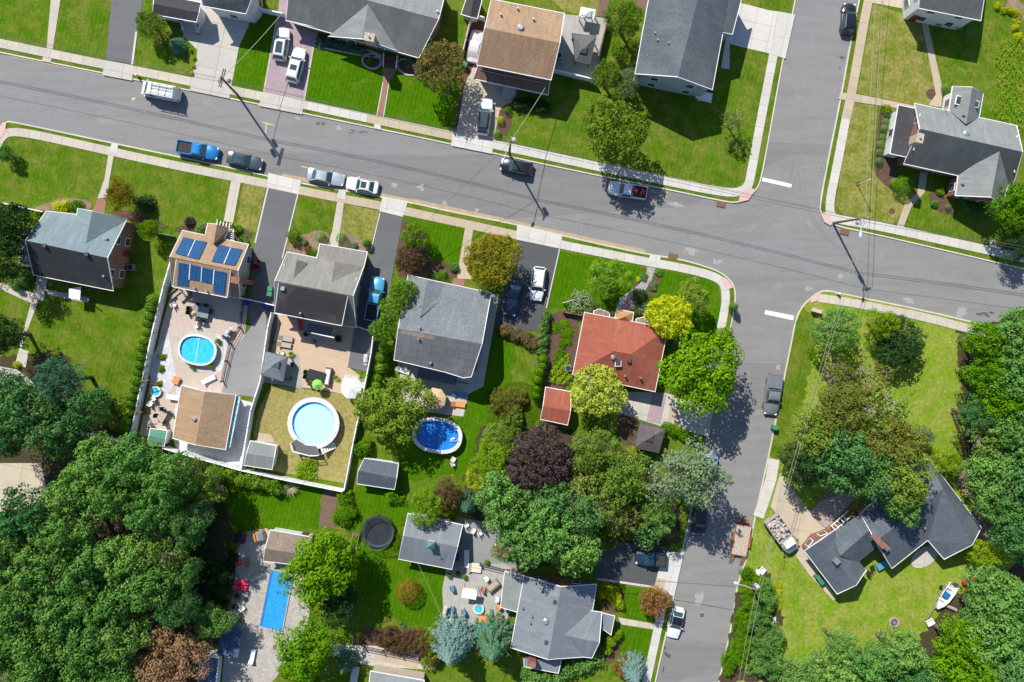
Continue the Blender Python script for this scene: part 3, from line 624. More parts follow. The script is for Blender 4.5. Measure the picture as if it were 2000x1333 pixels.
    def build(h):
        roofs = []
        ro = None
        for mt, mb in h.R.items():
            o = mb.build('roof', mt, h.t, h.off); ro = ro or o
        if h.F.v: h.F.build('gutter', h.fm, h.t, h.off)
        for (mt, _), mb in h.W.items(): mb.build('wall', mt, h.t, h.off)
        for name, px, py, plane, fn, mat in h.add:
            p = on_plane(h.planes[plane], px, py) - h.loc; mb = MB(); fn(mb, p)
            if isinstance(mat, tuple):
                o = mb.build(name, mat[0], ro); n = h.planes[plane][1]
                MB().box(p + Vector((0, 0, .15)), (mat[1] * .8, mat[2] * .82, .04), mat[3]).build('skylight_glass', 'glass_dark', h.t)
            else: mb.build(name, mat, ro)
        return h
_oi = House.__init__
def _init(h, *a, **k): _oi(h, *a, **k); h.add = []
House.__init__ = _init
def part(h, name, mb, mat, parent=None): return mb.build(name, mat, parent or h.t, h.off)
def pbox(px, py, z, d, deg=0): m = MB(); m.box(P(px, py, z), d, math.radians(deg)); return m
def quadpanel(h, name, plane, q, mat, lift=.12, parent=None, thick=.06):
    ps = [on_plane(h.planes[plane], *map(float, t.split(','))) for t in q.split()]; n = h.planes[plane][1]; m = MB()
    if (ps[1] - ps[0]).cross(ps[2] - ps[0]).z < 0: ps = ps[::-1]
    T = [p + n * lift for p in ps]; B = [p + n * (lift - thick) for p in ps]; m.face(T, roof_uv(T, n)); k = len(T)
    for i in range(k): j = (i + 1) % k; m.face([B[i], B[j], T[j], T[i]], [(0, 0), (1, 0), (1, 1), (0, 1)])
    return part(h, name, m, mat, parent)
D = -11.9
# 1 top left house, blue-white trim, partly outside the picture
h = House('suburban_house', 'dark roofed house with white porch railings at the top edge beside the blue-grey driveway', 'house', 390, 0, 'w_white')
h.gable("378,-60 498,-35 480,27 398,12 390,-22 490,0", (5.0, 5.0, 6.6), 'sh_mid').gable("302,-12 392,6 383,43 299,28 300,8 388,25", (3.0, 3.0, 3.7), 'sh_charcoal').windows().door().build()
m = MB()
for a, b in (((299, 30), (352, 42)), ((352, 42), (357, 58)), ((380, 45), (384, 64)), ((384, 64), (392, 44))):
    A, B = P(*a, GZ + .9), P(*b, GZ + .9); m.bar(A, B, .1); m.bar(A - Vector((0, 0, .7)), B - Vector((0, 0, .7)), .06)
    for q in range(5): t = A.lerp(B, q / 4); m.bar(t, t - Vector((0, 0, .95)), .07)
    if a != (299, 30) and a != (380, 45): part(h, 'railing', m, 'trim_white'); m = MB()
m = MB()
for i in range(4): m.box(P(367, 46 + i * 5, GZ + .62 - i * .17), (1.9, .36, .17), math.radians(D))
part(h, 'stairs', m, 'concrete')
# 2 ranch
h = House('ranch_house', 'long grey roofed ranch house with a pale front gable above the white cars', 'house', 710, 20, 'w_brick')
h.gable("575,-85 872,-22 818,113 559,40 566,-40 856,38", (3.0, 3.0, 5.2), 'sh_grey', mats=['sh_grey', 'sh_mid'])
h.block("719,8,5.0,v 642,71,3.1,v 707,76,4.9 775,99,3.1,v", "012 023", 'flat_grey', mats=['flat_grey', 'flat_grey'])
h.block("563,0,4.1,v 559,40,3.05 651,60,3.05 656,20,4.2,v", "0123", 'sh_mid', walls=False)
h.chimney(724, 78, 2, (1.25, .95), 1.0, 'chimney_stone').vent(855, 24, 0).windows().door().build()
m = MB()
for i in range(4): m.box(P(762, 112 + i * 5, GZ + .62 - i * .17), (1.5, .36, .17), math.radians(D))
part(h, 'stairs', m, 'brick_dark'); m = MB()
for a, b in (((749, 104), (748, 128)), ((776, 108), (773, 133))):
    A, B = P(*a, GZ + 1.3), P(*b, GZ + .9); m.bar(A, B, .1)
    for q in range(4): t = A.lerp(B, q / 3); m.bar(t, (t.x, t.y, GZ), .08)
    part(h, 'railing', m, 'trim_white'); m = MB()
# 3 tan roof
h = House('two_storey_house', 'two storey house with a tan brown shingle roof and low brown porch roof', 'house', 1015, 75, 'w_white')
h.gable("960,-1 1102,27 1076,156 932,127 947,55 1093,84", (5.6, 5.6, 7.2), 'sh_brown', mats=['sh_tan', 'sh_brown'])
h.block("934,128,3.9,v 1074,157,3.9,v 1070,185,3.0 926,154,3.0", "0123", 'sh_brick_brown', over=.5)
h.turbine(1017, 55, 0).vent(978, 30, 0).vent(1011, 18, 0).vent(1042, 39, 0).windows().door(1).build()
m = MB()
for i in range(6): m.box(P(994 - i * .5, 172 + i * 4, GZ + .95 - i * .16), (1.9, .32, .16), math.radians(D))
part(h, 'stairs', m, 'concrete')
# 4 blue grey two storey
h = House('two_storey_house', 'tall two storey house with blue-grey shingles and pale blue gable wall beside the corner lawn', 'house', 1340, 70, 'w_blue')
h.gable("1278,-60 1241,144 1391,175 1428,-25 1376,-50 1324,150", (6.0, 6.0, 8.6), 'sh_bluegrey')
h.block("1428,-30,6.3,v 1455,-30,5.6 1430,67,5.6 1412,63,6.2,v", "0123", 'sh_bluegrey', over=.3)
h.vent(1279, 65, 0, .1, .25).vent(1284, 79, 0, .1, .25).vent(1305, 85, 0, .1, .25).windows().door(1).build()
m = MB()
m.box(P(1375, 188, GZ + .5), (2.2, 1.1, .16), math.radians(D))
for q in range(6): m.bar(P(1362 + q * 5.5, 195 + q * 1.2, GZ), P(1362 + q * 5.5, 195 + q * 1.2, GZ + 1.5), .06)
m.bar(P(1362, 195, GZ + 1.5), P(1390, 201, GZ + 1.5), .09); part(h, 'railing', m, 'trim_white')
# 5 top right
h = House('two_storey_house', 'white house with a dark green-grey roof at the top right edge', 'house', 1850, -10, 'w_white')
h.gable("1935,-100 1812,-124 1795,16 1915,40 1926,-28 1802,-52", (5.4, 5.4, 7.4), 'sh_mid').windows().door(1).build()
# 6 brick cape on the right
h = House('brick_house', 'brick house with crossing grey gables and white side porch by the curved path', 'house', 1865, 285, 'w_brick')
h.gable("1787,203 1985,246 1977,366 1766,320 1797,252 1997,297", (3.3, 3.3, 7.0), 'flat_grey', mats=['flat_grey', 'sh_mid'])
h.block("1954,287,6.6,v 1872,343,3.6,v 1867,382,3.6 1936,385,6.4 1957,401,3.6 1977,333,3.6,v", "0123 0345", 'flat_grey')
h.block("1861,170,3.2 1899,171,5.4 1920,184,3.2 1912,231,3.2,v 1887,243,5.4,v 1854,216,3.2,v", "0145 1234", 'flat_grey', wall='w_white')
h.block("1755,206,3.4 1788,213,3.6,v 1771,307,3.6,v 1739,300,3.4", "0123", 'sh_charcoal', wall='w_white')
h.block("1772,300,3.4 1767,322,3.0 1870,343,3.2,v 1876,318,3.9,v", "0123", 'sh_mid', walls=False)
h.chimney(1790, 273, 0, (.8, 1.1), .9, 'chimney_stone').skylight(1873, 197, 4).skylight(1906, 204, 5, .7, .9).turbine(1886, 262, 0).vent(1845, 221, 0, .3, .2).vent(1880, 226, 4).vent(1878, 360, 2).windows().door().build()
# 7 brick house left
h = House('brick_house', 'red brick house with slate-blue front roof and charcoal rear roof on the left side', 'house', 150, 500, 'w_brick')
h.gable("91,413 247,430 221,568 66,537 50,470 209,504", (3.7, 3.7, 7.4), 'sh_slate', mats=['sh_slate', 'sh_charcoal'])
h.block("152,408,3.8 180,413,6.3 247,429,3.75,v 167,478,6.6,v 150,424,3.8,v", "0134 123", 'sh_slate')
h.block("43,452,2.9 52,470,2.9,v 64,520,2.9,v 38,514,2.7", "0123", 'sh_slate', wall='w_white')
h.boxvent(88, 480, 1).boxvent(170, 497, 1).vent(207, 466, 0).vent(211, 467, 0).vent(205, 540, 1).chimney(52, 452, 0, (.8, .8), .2, 'metal_grey').windows(2.8).door(2).build()
m = MB(); m.prism([tuple(P(*q, 0))[:2] for q in ((152, 566), (175, 561), (173, 587), (152, 583))], GZ + 2.2, GZ + 2.3, math.radians(D))
for q in ((154, 582), (172, 586), (154, 568), (173, 566)): m.bar(P(*q, GZ), P(*q, GZ + 2.2), .1)
part(h, 'porch_awning', m, 'trim_white')
h.t2 = h
# 8 solar house
h = House('solar_house', 'sage sided house with a tan roof covered in blue solar panels', 'house', 410, 520, 'w_sage')
h.gable("357,451 485,478 468,583 336,558 332,502 464,529", (3.3, 3.0, 6.6), 'sh_tan')
h.block("345,505,6.5,v 450,528,6.5,v 443,581,5.2 338,560,5.2", "0123", 'sh_tan', over=.12, base=2.9)
h.block("406,437,3.3 424,439,4.7 447,447,3.3 437,467,3.3,v 417,477,5.0,v 401,460,3.3,v", "0145 1234", 'sh_tan')
h.vent(381, 563, 2).vent(405, 569, 2).windows(2.6).door(1).build()
for q in ("358,464.5 381,470 366,502.5 342.5,496", "382,470.5 404.5,474 388.5,508 367.5,503"): 
    o = quadpanel(h, 'solar_panel', 0, q, 'solar_cell')
for q in ("427.5,479 450.5,484.5 436.5,516 413,512", "451.5,485 474,489 459,520.5 438,517"): quadpanel(h, 'solar_panel', 0, q, 'solar_cell')
for q in ("350,513 371,516.5 369,560 346.5,557", "373,516.5 394,521.5 393,549 371,546", "396,522 418,527 416,555 394,550", "420,528.5 443,532.5 439,576 417,571"): quadpanel(h, 'solar_panel', 2, q, 'solar_cell')
for pl, qs in ((0, ("381.2,470 382.2,470 367.2,503 366.2,502.6", "450.6,484.6 451.4,485 438,517 436.8,516.4")), (2, ("371.2,516 372.8,516.4 370.8,546 369.2,546", "394.4,521 395.8,521.6 394,550 392.8,549.5", "418.2,527 419.8,528 417.4,556 416,555.5"))):
    for q in qs: quadpanel(h, 'panel_rail', pl, q, 'trim_white', .16)
for k, (y0, y1) in enumerate(((1 / 3, 0), (2 / 3, 0))):
    pass
m = MB(); q0 = P(492, 552, GZ); m.box(q0 + Vector((0, 0, 3.6)), (.85, .6, 7.2), math.radians(D)); m.box(q0 + Vector((0, 0, 7.2)), (1.1, .85, .15), math.radians(D)); part(h, 'chimney', m, 'chimney_brick')
# white pergola porch at the front
m = MB()
for i in range(5): m.bar(P(425 + i * 6, 431 + i * 1.4, 2.7), P(421 + i * 6.4, 447 + i * 1.2, 2.7), .1)
for q in ((424, 430), (452, 438), (456, 452), (446, 470)): m.bar(P(*q, GZ), P(*q, 2.8), .14)
for i in range(6): m.bar(P(448 + i * .4, 448 + i * 4, 2.8), P(457 + i * .2, 450 + i * 4, 2.8), .08)
part(h, 'porch_trellis', m, 'trim_white')
# 9 warm grey cape with black rear dormer
h = House('cape_house', 'warm grey roofed house with a black rear dormer between the two asphalt driveways', 'house', 625, 555, 'w_grey')
h.gable("561,493 710,522 695,640 537,612 537,549 689,578", (3.3, 3.2, 7.0), 'sh_warmgrey')
h.block("545,550,6.9,v 679,577,6.9,v 667,636,5.4 537,611,5.4", "0123", 'sh_black', over=.12, base=3.0)
h.block("625,477,3.1 717,493,3.1 710,523,3.4,v 619,505,3.4,v", "0123", 'sh_warmgrey')
h.block("654,511,5.2 705,523,3.6 644,568,6.2,v", "012", 'sh_warmgrey', walls=False, fas=False)
h.block("654,511,5.2 644,568,6.2,v 622,504,3.6,v", "012", 'sh_warmgrey', walls=False, fas=False)
h.block("580,508,5.5 572,547,6.4,v 566,540,5.9,v 567,512,4.6,v", "0123", 'sh_warmgrey', walls=False, fas=False); h.block("580,508,5.5 600,513,4.4 592,533,5.0,v 572,547,6.4,v", "0123", 'sh_warmgrey', walls=False, fas=False)
h.boxvent(553, 564, 2, 'metal_grey', (.6, .6, .4)).vent(588, 612, 2).windows(2.8).door(2).build()
m = MB(); m.prism([tuple(P(*q, 0))[:2] for q in ((609, 648), (656, 640), (652, 660), (608, 650))], 2.6, 2.7); m = MB(); m.prism([tuple(P(*q, 0))[:2] for q in ((610, 630), (658, 640), (653, 660), (608, 650))], 2.6, 2.68, math.radians(D))
for q in ((610, 649), (652, 658)): m.bar(P(*q, GZ), P(*q, 2.6), .12)
part(h, 'patio_awning', m, 'glass_dark'); part(h, 'awning_beam', MB().bar(P(608, 650, 2.7), P(653, 660, 2.7), .14), 'trim_white')
# 10 blue grey house with low rear roof
h = House('cape_house', 'house with mottled blue-grey shingles in front and flat grey panel roof behind', 'house', 865, 640, 'w_grey')
shingle('sh_slatelite', (0.181, 0.215, 0.241), (0.142, 0.172, 0.194), contrast=.5)
h.block("797,538,3.5 959,573,3.5 941,672,6.6 920,736,5.6 905,738,5.5 870,727,5.5 812,713,5.6 770,703,5.6 778,642,6.6", "0128 8234567", 'sh_slatelite', mats=['sh_slatelite', 'panel_grey'])
h.block("835,547,4.6 871,556,3.6 867,582,4.3,v 820,620,6.0,v", "0123", 'sh_slatelite', walls=False, fas=False); h.block("835,547,4.6 820,620,6.0,v 799,545,3.6,v", "012", 'sh_slatelite', walls=False, fas=False)
h.vent(820, 597, 0).vent(820, 640, 0).vent(818, 662, 1).boxvent(841, 709, 1, 'metal_grey', (.35, .35, .4)).windows(3).door(1).build()
quadpanel(h, 'roof_patch', 1, "784,645 849,657 848,664 783,652", 'sh_brownshed', .03)
m = MB(); m.box(P(876, 742, 2.6), (5.6, .2, .12), math.radians(D)); m.prism([tuple(P(*q, 0))[:2] for q in ((822, 716), (896, 732), (893, 750), (818, 736))], 2.5, 2.55); part(h, 'patio_cover', m, 'glass_dark')
m = MB()
for i in range(7): m.box(P(948 - i * 1.6, 610 + i * 5, GZ + .9 - i * .13), (.9, .38, .13), math.radians(D))
part(h, 'stairs', m, 'concrete')
# 11 red hip roof
h = House('hip_roof_house', 'brick bungalow with a red hipped shingle roof at the corner lot', 'house', 1210, 690, 'w_brick')
h.block("1142,611,3.2 1304,642,3.2 1279,765,3.2 1119,731,3.2 1199,686,5.6 1233,692,5.6", "0154 125 2345 304", 'sh_red')
h.block("1205,604,3.0 1237,611,3.0 1234,632,3.0 1200,627,3.0 1220,619,3.9", "014 124 234 304", 'sh_amber', over=.2)
h.block("1160,608,2.9 1172,604,2.9 1190,612,2.9 1190,622,2.9 1160,618,2.9", "01234", 'sh_brownshed', over=.2); h.block("1243,624,2.9 1258,620,2.9 1268,634,2.9 1262,640,2.9 1242,636,2.9", "01234", 'sh_brownshed', over=.2)
h.turbine(1197, 698, 2, .3).skylight(1207, 708, 2, .85, 1.1, .0).boxvent(1229, 705, 2).vent(1220, 734, 2).vent(1250, 738, 2).windows(3).door(1).build()
# 12 navy L-shaped house
h = House('ranch_house', 'sprawling ranch house with dark navy shingle wings in the lower right', 'house', 1740, 1040, 'w_brick')
h.gable("1631,1036 1691,1114 1635,1160 1572,1077 1603,1056 1672,1143", (3, 3, 4.8), 'sh_navy', skip='01')
h.gable("1625,1042 1681,1004 1712,1070 1676,1099 1641,1086 1697,1037", (3, 3, 4.7), 'sh_navy', fas=False)
h.gable("1681,1004 1809,889 1812,1055 1742,1110 1711,1058 1842,955", (3, 3, 5.2), 'sh_navy', skip='15 52')
h.gable("1809,889 1916,1031 1844,1092 1812,1055 1842,955 1899,1064", (3, 3, 5.2), 'sh_navy', skip='34 40')
h.boxvent(1633, 1096, 0, 'metal_grey', (.8, .8, .5), .7).vent(1878, 979, 6, .08, .4).vent(1803, 1030, 5).vent(1812, 948, 4).windows().door(2).build()
m = MB()
for i in range(5): m.box(P(1650 + i * -5.5, 1012 + i * 5, 2.7), (.1, 1.1, .08), .75)
m.bar(P(1630, 1036, 2.7), P(1664, 1007, 2.7), .1); m.bar(P(1637, 1046, 2.7) if 0 else P(1624, 1027, 2.7), P(1656, 999, 2.7), .1)
for q in ((1624, 1027), (1656, 999)): m.bar(P(*q, GZ), P(*q, 2.7), .12)
part(h, 'porch_trellis', m, 'trim_white')
part(h, 'chimney', MB().box(P(1713, 1056, 3.6), (.45, 2.2, 3.4), .75).box(P(1715, 1058, 5.35), (.55, 2.3, .12), .75), 'chimney_brick')
m = MB(); p = P(1728, 1068, 4.75); m.box(p, (.6, 1.3, .5), .75); part(h, 'roof_unit', m, 'metal_grey')
# 13 garage
h = House('garage_building', 'detached grey shingled garage with a small cupola near the trampoline', 'garage', 838, 1060, 'w_white')
h.gable("797,1004 903,1026 882,1112 779,1092 788,1047 893,1069", (2.9, 2.9, 4.6), 'sh_blue')
h.windows(3).door(1).build(); p = on_plane(h.planes[0], 842, 1062); m = MB(); m.box(p + Vector((0, 0, .3)), (.8, .8, .9), -.2); part(h, 'cupola', m, 'trim_white')
m = MB(); m.lathe(p + Vector((0, 0, .75)), [(.75, 0), (.02, .55)], 4, rz=.6, cap=False); part(h, 'cupola_roof', m, 'metal_teal'); part(h, 'weather_vane', MB().bar(p + Vector((0, 0, 1.2)), p + Vector((0, 0, 2.4)), .05).bar(p + Vector((-.4, 0, 2)), p + Vector((.4, .1, 2)), .05), 'dark_metal')
# 14 bottom house
h = House('ranch_house', 'light grey roofed brick house with an east cross gable and patio full of chairs', 'house', 1085, 1210, 'w_brick')
h.gable("1024,1126 998,1265 1142,1283 1165,1142 1096,1147 1070,1288", (3, 3, 5.3), 'sh_blue')
h.block("1102,1241,4.7,v 1153,1194,3.2,v 1175,1197,3 1170,1255,4.4 1156,1285,3 1135,1283,3,v", "0123 0345", 'sh_blue')
h.block("1175,1198,2.8,v 1200,1204,2.7 1193,1240,2.7 1174,1226,2.8,v", "0123", 'sh_blue', over=.2); h.block("1024,1287,2.8,v 1096,1290,2.8,v 1090,1315,2.6 1024,1302,2.6", "0123", 'sh_blue', over=.2)
h.block("986,1117,2.7 1025,1126,2.9,v 1011,1196,2.9,v 978,1186,2.7", "0123", 'flat_grey', over=.25)
h.turbine(1066, 1213, 0, .4).boxvent(1084, 1176, 0).boxvent(1067, 1255, 0).vent(1020, 1186, 0).vent(1035, 1215, 0).vent(1038, 1202, 0).vent(1045, 1136, 0).windows(2.8).door(2).build()
part(h, 'chimney', pbox(1039, 1286, 2.3, (.9, .7, 4.4), D), 'chimney_brick')
# 15 pool house
h = House('pool_house', 'tan shingled pool house with a teal painted side awning', 'pool house', 398, 820, 'w_white')
h.gable("354,754 338,856 440,878 460,772 400,765 382,869", (2.7, 2.7, 4.2), 'sh_tan').turbine(381, 819, 0, .28).windows().door().build()
plain('teal_mural', (.12, .42, .42), (.6, .75, .75), 5, .5, .3); m = MB(); m.prism([tuple(P(*q, 2.2))[:2] for q in ((462, 773), (470, 775), (450, 874), (443, 875))], 2.1, 2.25); part(h, 'awning', m, 'teal_mural')
# small buildings
def shed(label, corners, hgt, roof, wall='w_white', name='garden_shed', cat='shed', **kw):
    a = [tuple(map(float, t.split(','))) for t in corners.split()]; cx, cy = sum(p[0] for p in a) / len(a), sum(p[1] for p in a) / len(a)
    h = House(name, label, cat, cx, cy, wall); h.gable(corners, hgt, roof, over=.15, **kw); h.walls = [w for w in h.walls if w[2] > 1.5]; h.door(0).build(); return h
shed('small red shingled shed beside the red roofed house', "1066,757 1115,766 1108,830 1056,819 1061,794 1114,803", (2.4, 2.4, 3.1), 'sh_red')
shed('dark blue-grey shingled shed behind the oval blue pool', "712,896 778,906 770,956 698,945 700,920 774,934", (2.3, 2.3, 3.3), 'sh_navy')
shed('plain grey roofed shed in the corner by the round pool', "489,862 539,872 531,917 477,909 482,886 535,894", (2.3, 2.3, 2.8), 'flat_grey')
shed('green metal shed at the lower corner of the paved pool yard', "294,838 326,842 320,872 288,866 291,852 323,858", (2.1, 2.1, 2.4), 'metal_teal')
shed('narrow dark shed at the top edge beside the tan roofed house', "913,-8 901,28 932,36 942,-4 926,-6 918,33", (2.3, 2.3, 3.0), 'sh_charcoal')
shed('brown shingled cabana at the head of the blue rectangular pool', "528,1036 608,1050 592,1105 515,1096 518,1072 600,1084", (2.5, 2.5, 3.4), 'sh_brownshed')
shed('pale flat roofed building at the bottom edge with planters along its wall', "724,1312 828,1330 822,1400 712,1390 720,1345 826,1362", (3.2, 3.2, 4.0), 'flat_grey', 'w_beige', 'cottage', 'cottage')
shed('navy roofed outbuilding at the bottom edge beside the brown tree', "392,1283 384,1370 418,1372 426,1286 408,1284 400,1371", (2.6, 2.6, 3.2), 'canvas_navy')
def gazebo(label, c, apex, z, zt, roof, cat='gazebo', name='gazebo', post='dark_metal', r2=None, walls=False):
    a = [tuple(map(float, t.split(','))) for t in c.split()]; h = House(name, label, cat, sum(p[0] for p in a) / 4, sum(p[1] for p in a) / 4, fascia=post)
    h.block(' '.join('%g,%g,%g' % (p[0], p[1], z) for p in a) + ' %s,%g' % (apex, zt), "014 124 234 304", roof, walls=False).build()
    cx, cy = map(float, apex.split(','))
    for p in a:
        q = P(p[0], p[1], z); c0 = P(cx, cy, z); q = q.lerp(c0, .07); m = MB(); m.bar((q.x, q.y, GZ), (q.x, q.y, z - .1), .14); part(h, 'post', m, post)
    t = P(cx, cy, zt); m = MB(); m.lathe(t + Vector((0, 0, -.18)), [(.7, 0), (.02, .4)], 4, rz=math.radians(D) + PI / 4, cap=False); part(h, 'roof_cap', m, roof); return h
gazebo('square grey canopied gazebo in the corner of the tan patio', "519,687 561,698 553,745 510,732", "537,711", 2.4, 3.4, 'sh_blue')
gazebo('brown metal panelled gazebo beside the hedge south of the red roofed house', "1250,826 1299,839 1286,884 1240,874", "1269,856", 2.5, 3.6, 'metal_seam')
gazebo('dark grey square gazebo on the walled grey patio at the top', "1118,66 1164,73 1151,125 1124,118", "1139,96", 2.4, 3.4, 'sh_mid')
gazebo('small white canopy tent on the dry lawn at the top', "1136,15 1162,20 1159,37 1132,31", "1148,25", 2.1, 2.7, 'trim_white', 'canopy', 'canopy_tent', 'trim_white')
h = House('pergola', 'long navy fabric pergola beside the blue rectangular pool', 'pergola', 450, 1250, fascia='dark_metal')
h.block("434,1222,2.6 474,1226,2.6 464,1284,2.6 425,1280,2.6", "0123", 'canvas_navy', walls=False).build()
for q in ((436, 1224), (472, 1228), (463, 1282), (427, 1278)): part(h, 'post', MB().bar(P(*q, GZ), P(*q, 2.55), .13), 'dark_metal')
# concrete porch and free standing canopy on side of patio
# ---------------------------------------------------------------- vehicles
for n, c in (('white', (.70, .71, .72)), ('offwhite', (.62, .66, .70)), ('silver', (.42, .46, .50)), ('steel', (.28, .36, .46)), ('grey', (.20, .22, .24)), ('black', (.012, .016, .024)), ('darkblue', (.015, .04, .075)), ('charcoal', (.07, .085, .10)), ('blue', (.02, .20, .52)), ('cyan', (.07, .38, .62)), ('teal', (.01, .055, .08)), ('red', (.42, .015, .03))):
    paint('car_' + n, c, .28, .25 if n not in ('white', 'offwhite', 'red') else 0)
plain('tyre', (.02, .02, .02), (.03, .03, .03), 8, .8, .2); plain('headlight', (.75, .78, .8), (.6, .62, .65), 5, .1, .6); plain('taillight', (.35, .01, .01), (.25, .01, .01), 5, .3, .5)
plain('car_glass', (.015, .06, .075), (.02, .085, .10), 1.5, .06, .8); plain('rubble', (.55, .5, .45), (.3, .26, .24), 5, .9, .1, fine=9, st=.5); plain('red_load', (.22, .03, .03), (.1, .02, .02), 4, .7, .2, fine=7); plain('cloth_grey', (.52, .50, .53), (.46, .44, .47), 2, .8, .1)
def hull(mb, st):
    """body loft; stations (x, half width, z low, z shoulder, z top)"""
    R = [[(x, -w * .93, zl), (x, -w, (zl + zs) / 2), (x, -w * .96, zs), (x, -w * .78, zt), (x, 0, zt + .03), (x, w * .78, zt), (x, w * .96, zs), (x, w, (zl + zs) / 2), (x, w * .93, zl)] for x, w, zl, zs, zt in st]
    for a, b in zip(R, R[1:]):
        for i in range(8): mb.face([a[i], a[i + 1], b[i + 1], b[i]])
    mb.face(R[0]); mb.face(R[-1][::-1])
def car(kind, col, rear, front, label, group='cars parked along the kerb', name=None, sun=0, roofm=None, wid=None):
    A, B = P(*rear, .8), P(*front, .8); d = B - A; L = d.length; c = (A + B) / 2; W = (wid or {'sedan': 1.84, 'suv': 1.94, 'pickup': 2.0, 'van': 2.02}[kind]) / 2
    t = thing(name or {'sedan': 'parked_car', 'suv': 'parked_suv', 'pickup': 'pickup_truck', 'van': 'work_van'}[kind], label, {'sedan': 'car', 'suv': 'suv', 'pickup': 'pickup', 'van': 'van'}[kind], (c.x, c.y, GZ if group == 'd' else .005), math.atan2(d.y, d.x), None if group == 'd' else group)
    h = L / 2; pm = 'car_' + col; b = MB()
    zb, zr = {'sedan': (.88, 1.42), 'suv': (1.02, 1.68), 'pickup': (1.08, 1.85), 'van': (1.15, 2.2)}[kind]
    hull(b, [(-h, W * .72, .35, .6, .68), (-h + .1, W * .88, .28, zb * .9, zb - .04), (-h + .45, W * .97, .22, zb * .92, zb), (-.2 * h, W, .2, zb * .92, zb), (.35 * h, W, .2, zb * .92, zb), (.6 * h, W * .98, .2, zb * .84, zb - .06), (h - .45, W * .93, .24, zb * .78, zb - .14), (h - .12, W * .8, .28, .62, zb - .26), (h, W * .6, .35, .55, .6)])
    # greenhouse: front base, front top, rear top, rear base
    xf, xft, xrt, xr = {'sedan': (.36 * h, .08 * h, -.46 * h, -.74 * h), 'suv': (.42 * h, .2 * h, -.78 * h, -.93 * h), 'pickup': (.44 * h, .24 * h, -.16 * h, -.22 * h), 'van': (.80 * h, .50 * h, -.90 * h, -.95 * h)}[kind]
    w0, w1 = W * .90, W * .72 if kind != 'van' else W * .84
    V = [(xf, -w0, zb - .02), (xf, w0, zb - .02), (xft, w1, zr - .05), (xft, -w1, zr - .05), (xrt, -w1, zr - .04), (xrt, w1, zr - .04), (xr, w0, zb - .02), (xr, -w0, zb - .02)]
    for f in ((0, 1, 2, 3), (4, 5, 6, 7), (1, 6, 5, 2), (0, 3, 4, 7)): b.face([V[i] for i in f])
    xm = (xft + xrt) / 2; rz = zr + .02
    rf = b if not roofm else MB(); rf.face([V[3], V[2], (xft - .25, w1 * .8, rz), (xft - .25, -w1 * .8, rz)]); rf.face([(xft - .25, -w1 * .8, rz), (xft - .25, w1 * .8, rz), (xrt + .25, w1 * .8, rz), (xrt + .25, -w1 * .8, rz)]); rf.face([(xrt + .25, -w1 * .8, rz), (xrt + .25, w1 * .8, rz), V[5], V[4]])
    for s in (-1, 1): rf.face([(xft - .25, s * w1 * .8, rz), (xrt + .25, s * w1 * .8, rz), (xrt, s * w1, zr - .04), (xft, s * w1, zr - .05)][::s])
    b.build('body', pm, t, smooth=True)
    if roofm: rf.build('car_roof', roofm, t, smooth=True)
    def glass(nm, q, ins=.09, up=.02):
        q = [Vector(V[i]) if isinstance(i, int) else Vector(i) for i in q]; ce = sum(q, Vector()) / 4; n = (q[1] - q[0]).cross(q[2] - q[1]).normalized()
        if n.dot(ce - Vector((0, 0, .9))) < 0: n = -n
        m = MB(); qq = [ce + (p - ce) * (1 - ins) + n * up for p in q]; m.face(qq); m.face([p - n * .015 for p in qq][::-1]); m.build(nm, 'car_glass', t)
    glass('windshield', (0, 1, 2, 3), .1)
    if kind != 'van': glass('rear_window', (4, 5, 6, 7), .16)
    for q in ((1, 6, 5, 2), (0, 3, 4, 7)):
        if kind != 'van': glass('side_window', q, .17)
        else:
            s = 1 if q[0] == 1 else -1; glass('side_window', ((xf - .2, s * w0, zb), (xft - .9, s * w0, zb), (xft - .9, s * w1, zr - .15), (xft, s * w1, zr - .15)), .12)
    if sun:
        m = MB(); m.box((xm + .15 if sun == 1 else xm, 0, rz + .01), (.75 if sun == 1 else (xft - xrt) * .72, w1 * 1.3, .02)); m.build('sunroof', 'glass_dark', t)
    for sx in (-.6, .6):
        for s in (-1, 1):
            w = MB(); w.lathe((0, 0, 0), [(.33, -.1), (.33, .1)], 14); v = np.array(w.v); w.v = [(sx * h + p[0], s * (W - .12) + p[2], .33 + p[1]) for p in v]; o = w.build('wheel', 'tyre', t)
            w = MB(); w.lathe((0, 0, 0), [(.19, -.11), (.19, .11)], 8); v = np.array(w.v); w.v = [(sx * h + p[0], s * (W - .12) + p[2], .33 + p[1]) for p in v]; w.build('rim', 'metal_grey', o)
    for s in (-1, 1):
        m = MB(); m.box((h - .22, s * W * .66, zb - .30), (.26, .3, .16), s * -.35); m.build('headlight', 'headlight', t)
        m = MB(); m.box((-h + .1, s * W * .76, zb - .15), (.12, .26, .2), s * .2); m.build('taillight', 'taillight', t)
        m = MB(); m.box((xf - .22, s * (W + .08), zb + .05), (.12, .22, .14), s * .2); m.build('mirror', pm, t)
    if kind == 'pickup':   # open bed
        bed = MB(); x0, x1 = -h + .14, xr - .06; bw = W * .9
        bed.box(((x0 + x1) / 2, 0, zb + .045), (x1 - x0 - .1, bw * 1.68, .03)); bed.build('bed', 'charcoal_liner' , t)
        m = MB()
        for s in (-1, 1): m.box(((x0 + x1) / 2, s * bw * .92, zb + .12), (x1 - x0, .11, .28))
        m.box((x0, 0, zb + .12), (.09, bw * 1.9, .26)); m.box((x1, 0, zb + .12), (.09, bw * 1.9, .26)); m.build('bed_side', pm, t)
    return t
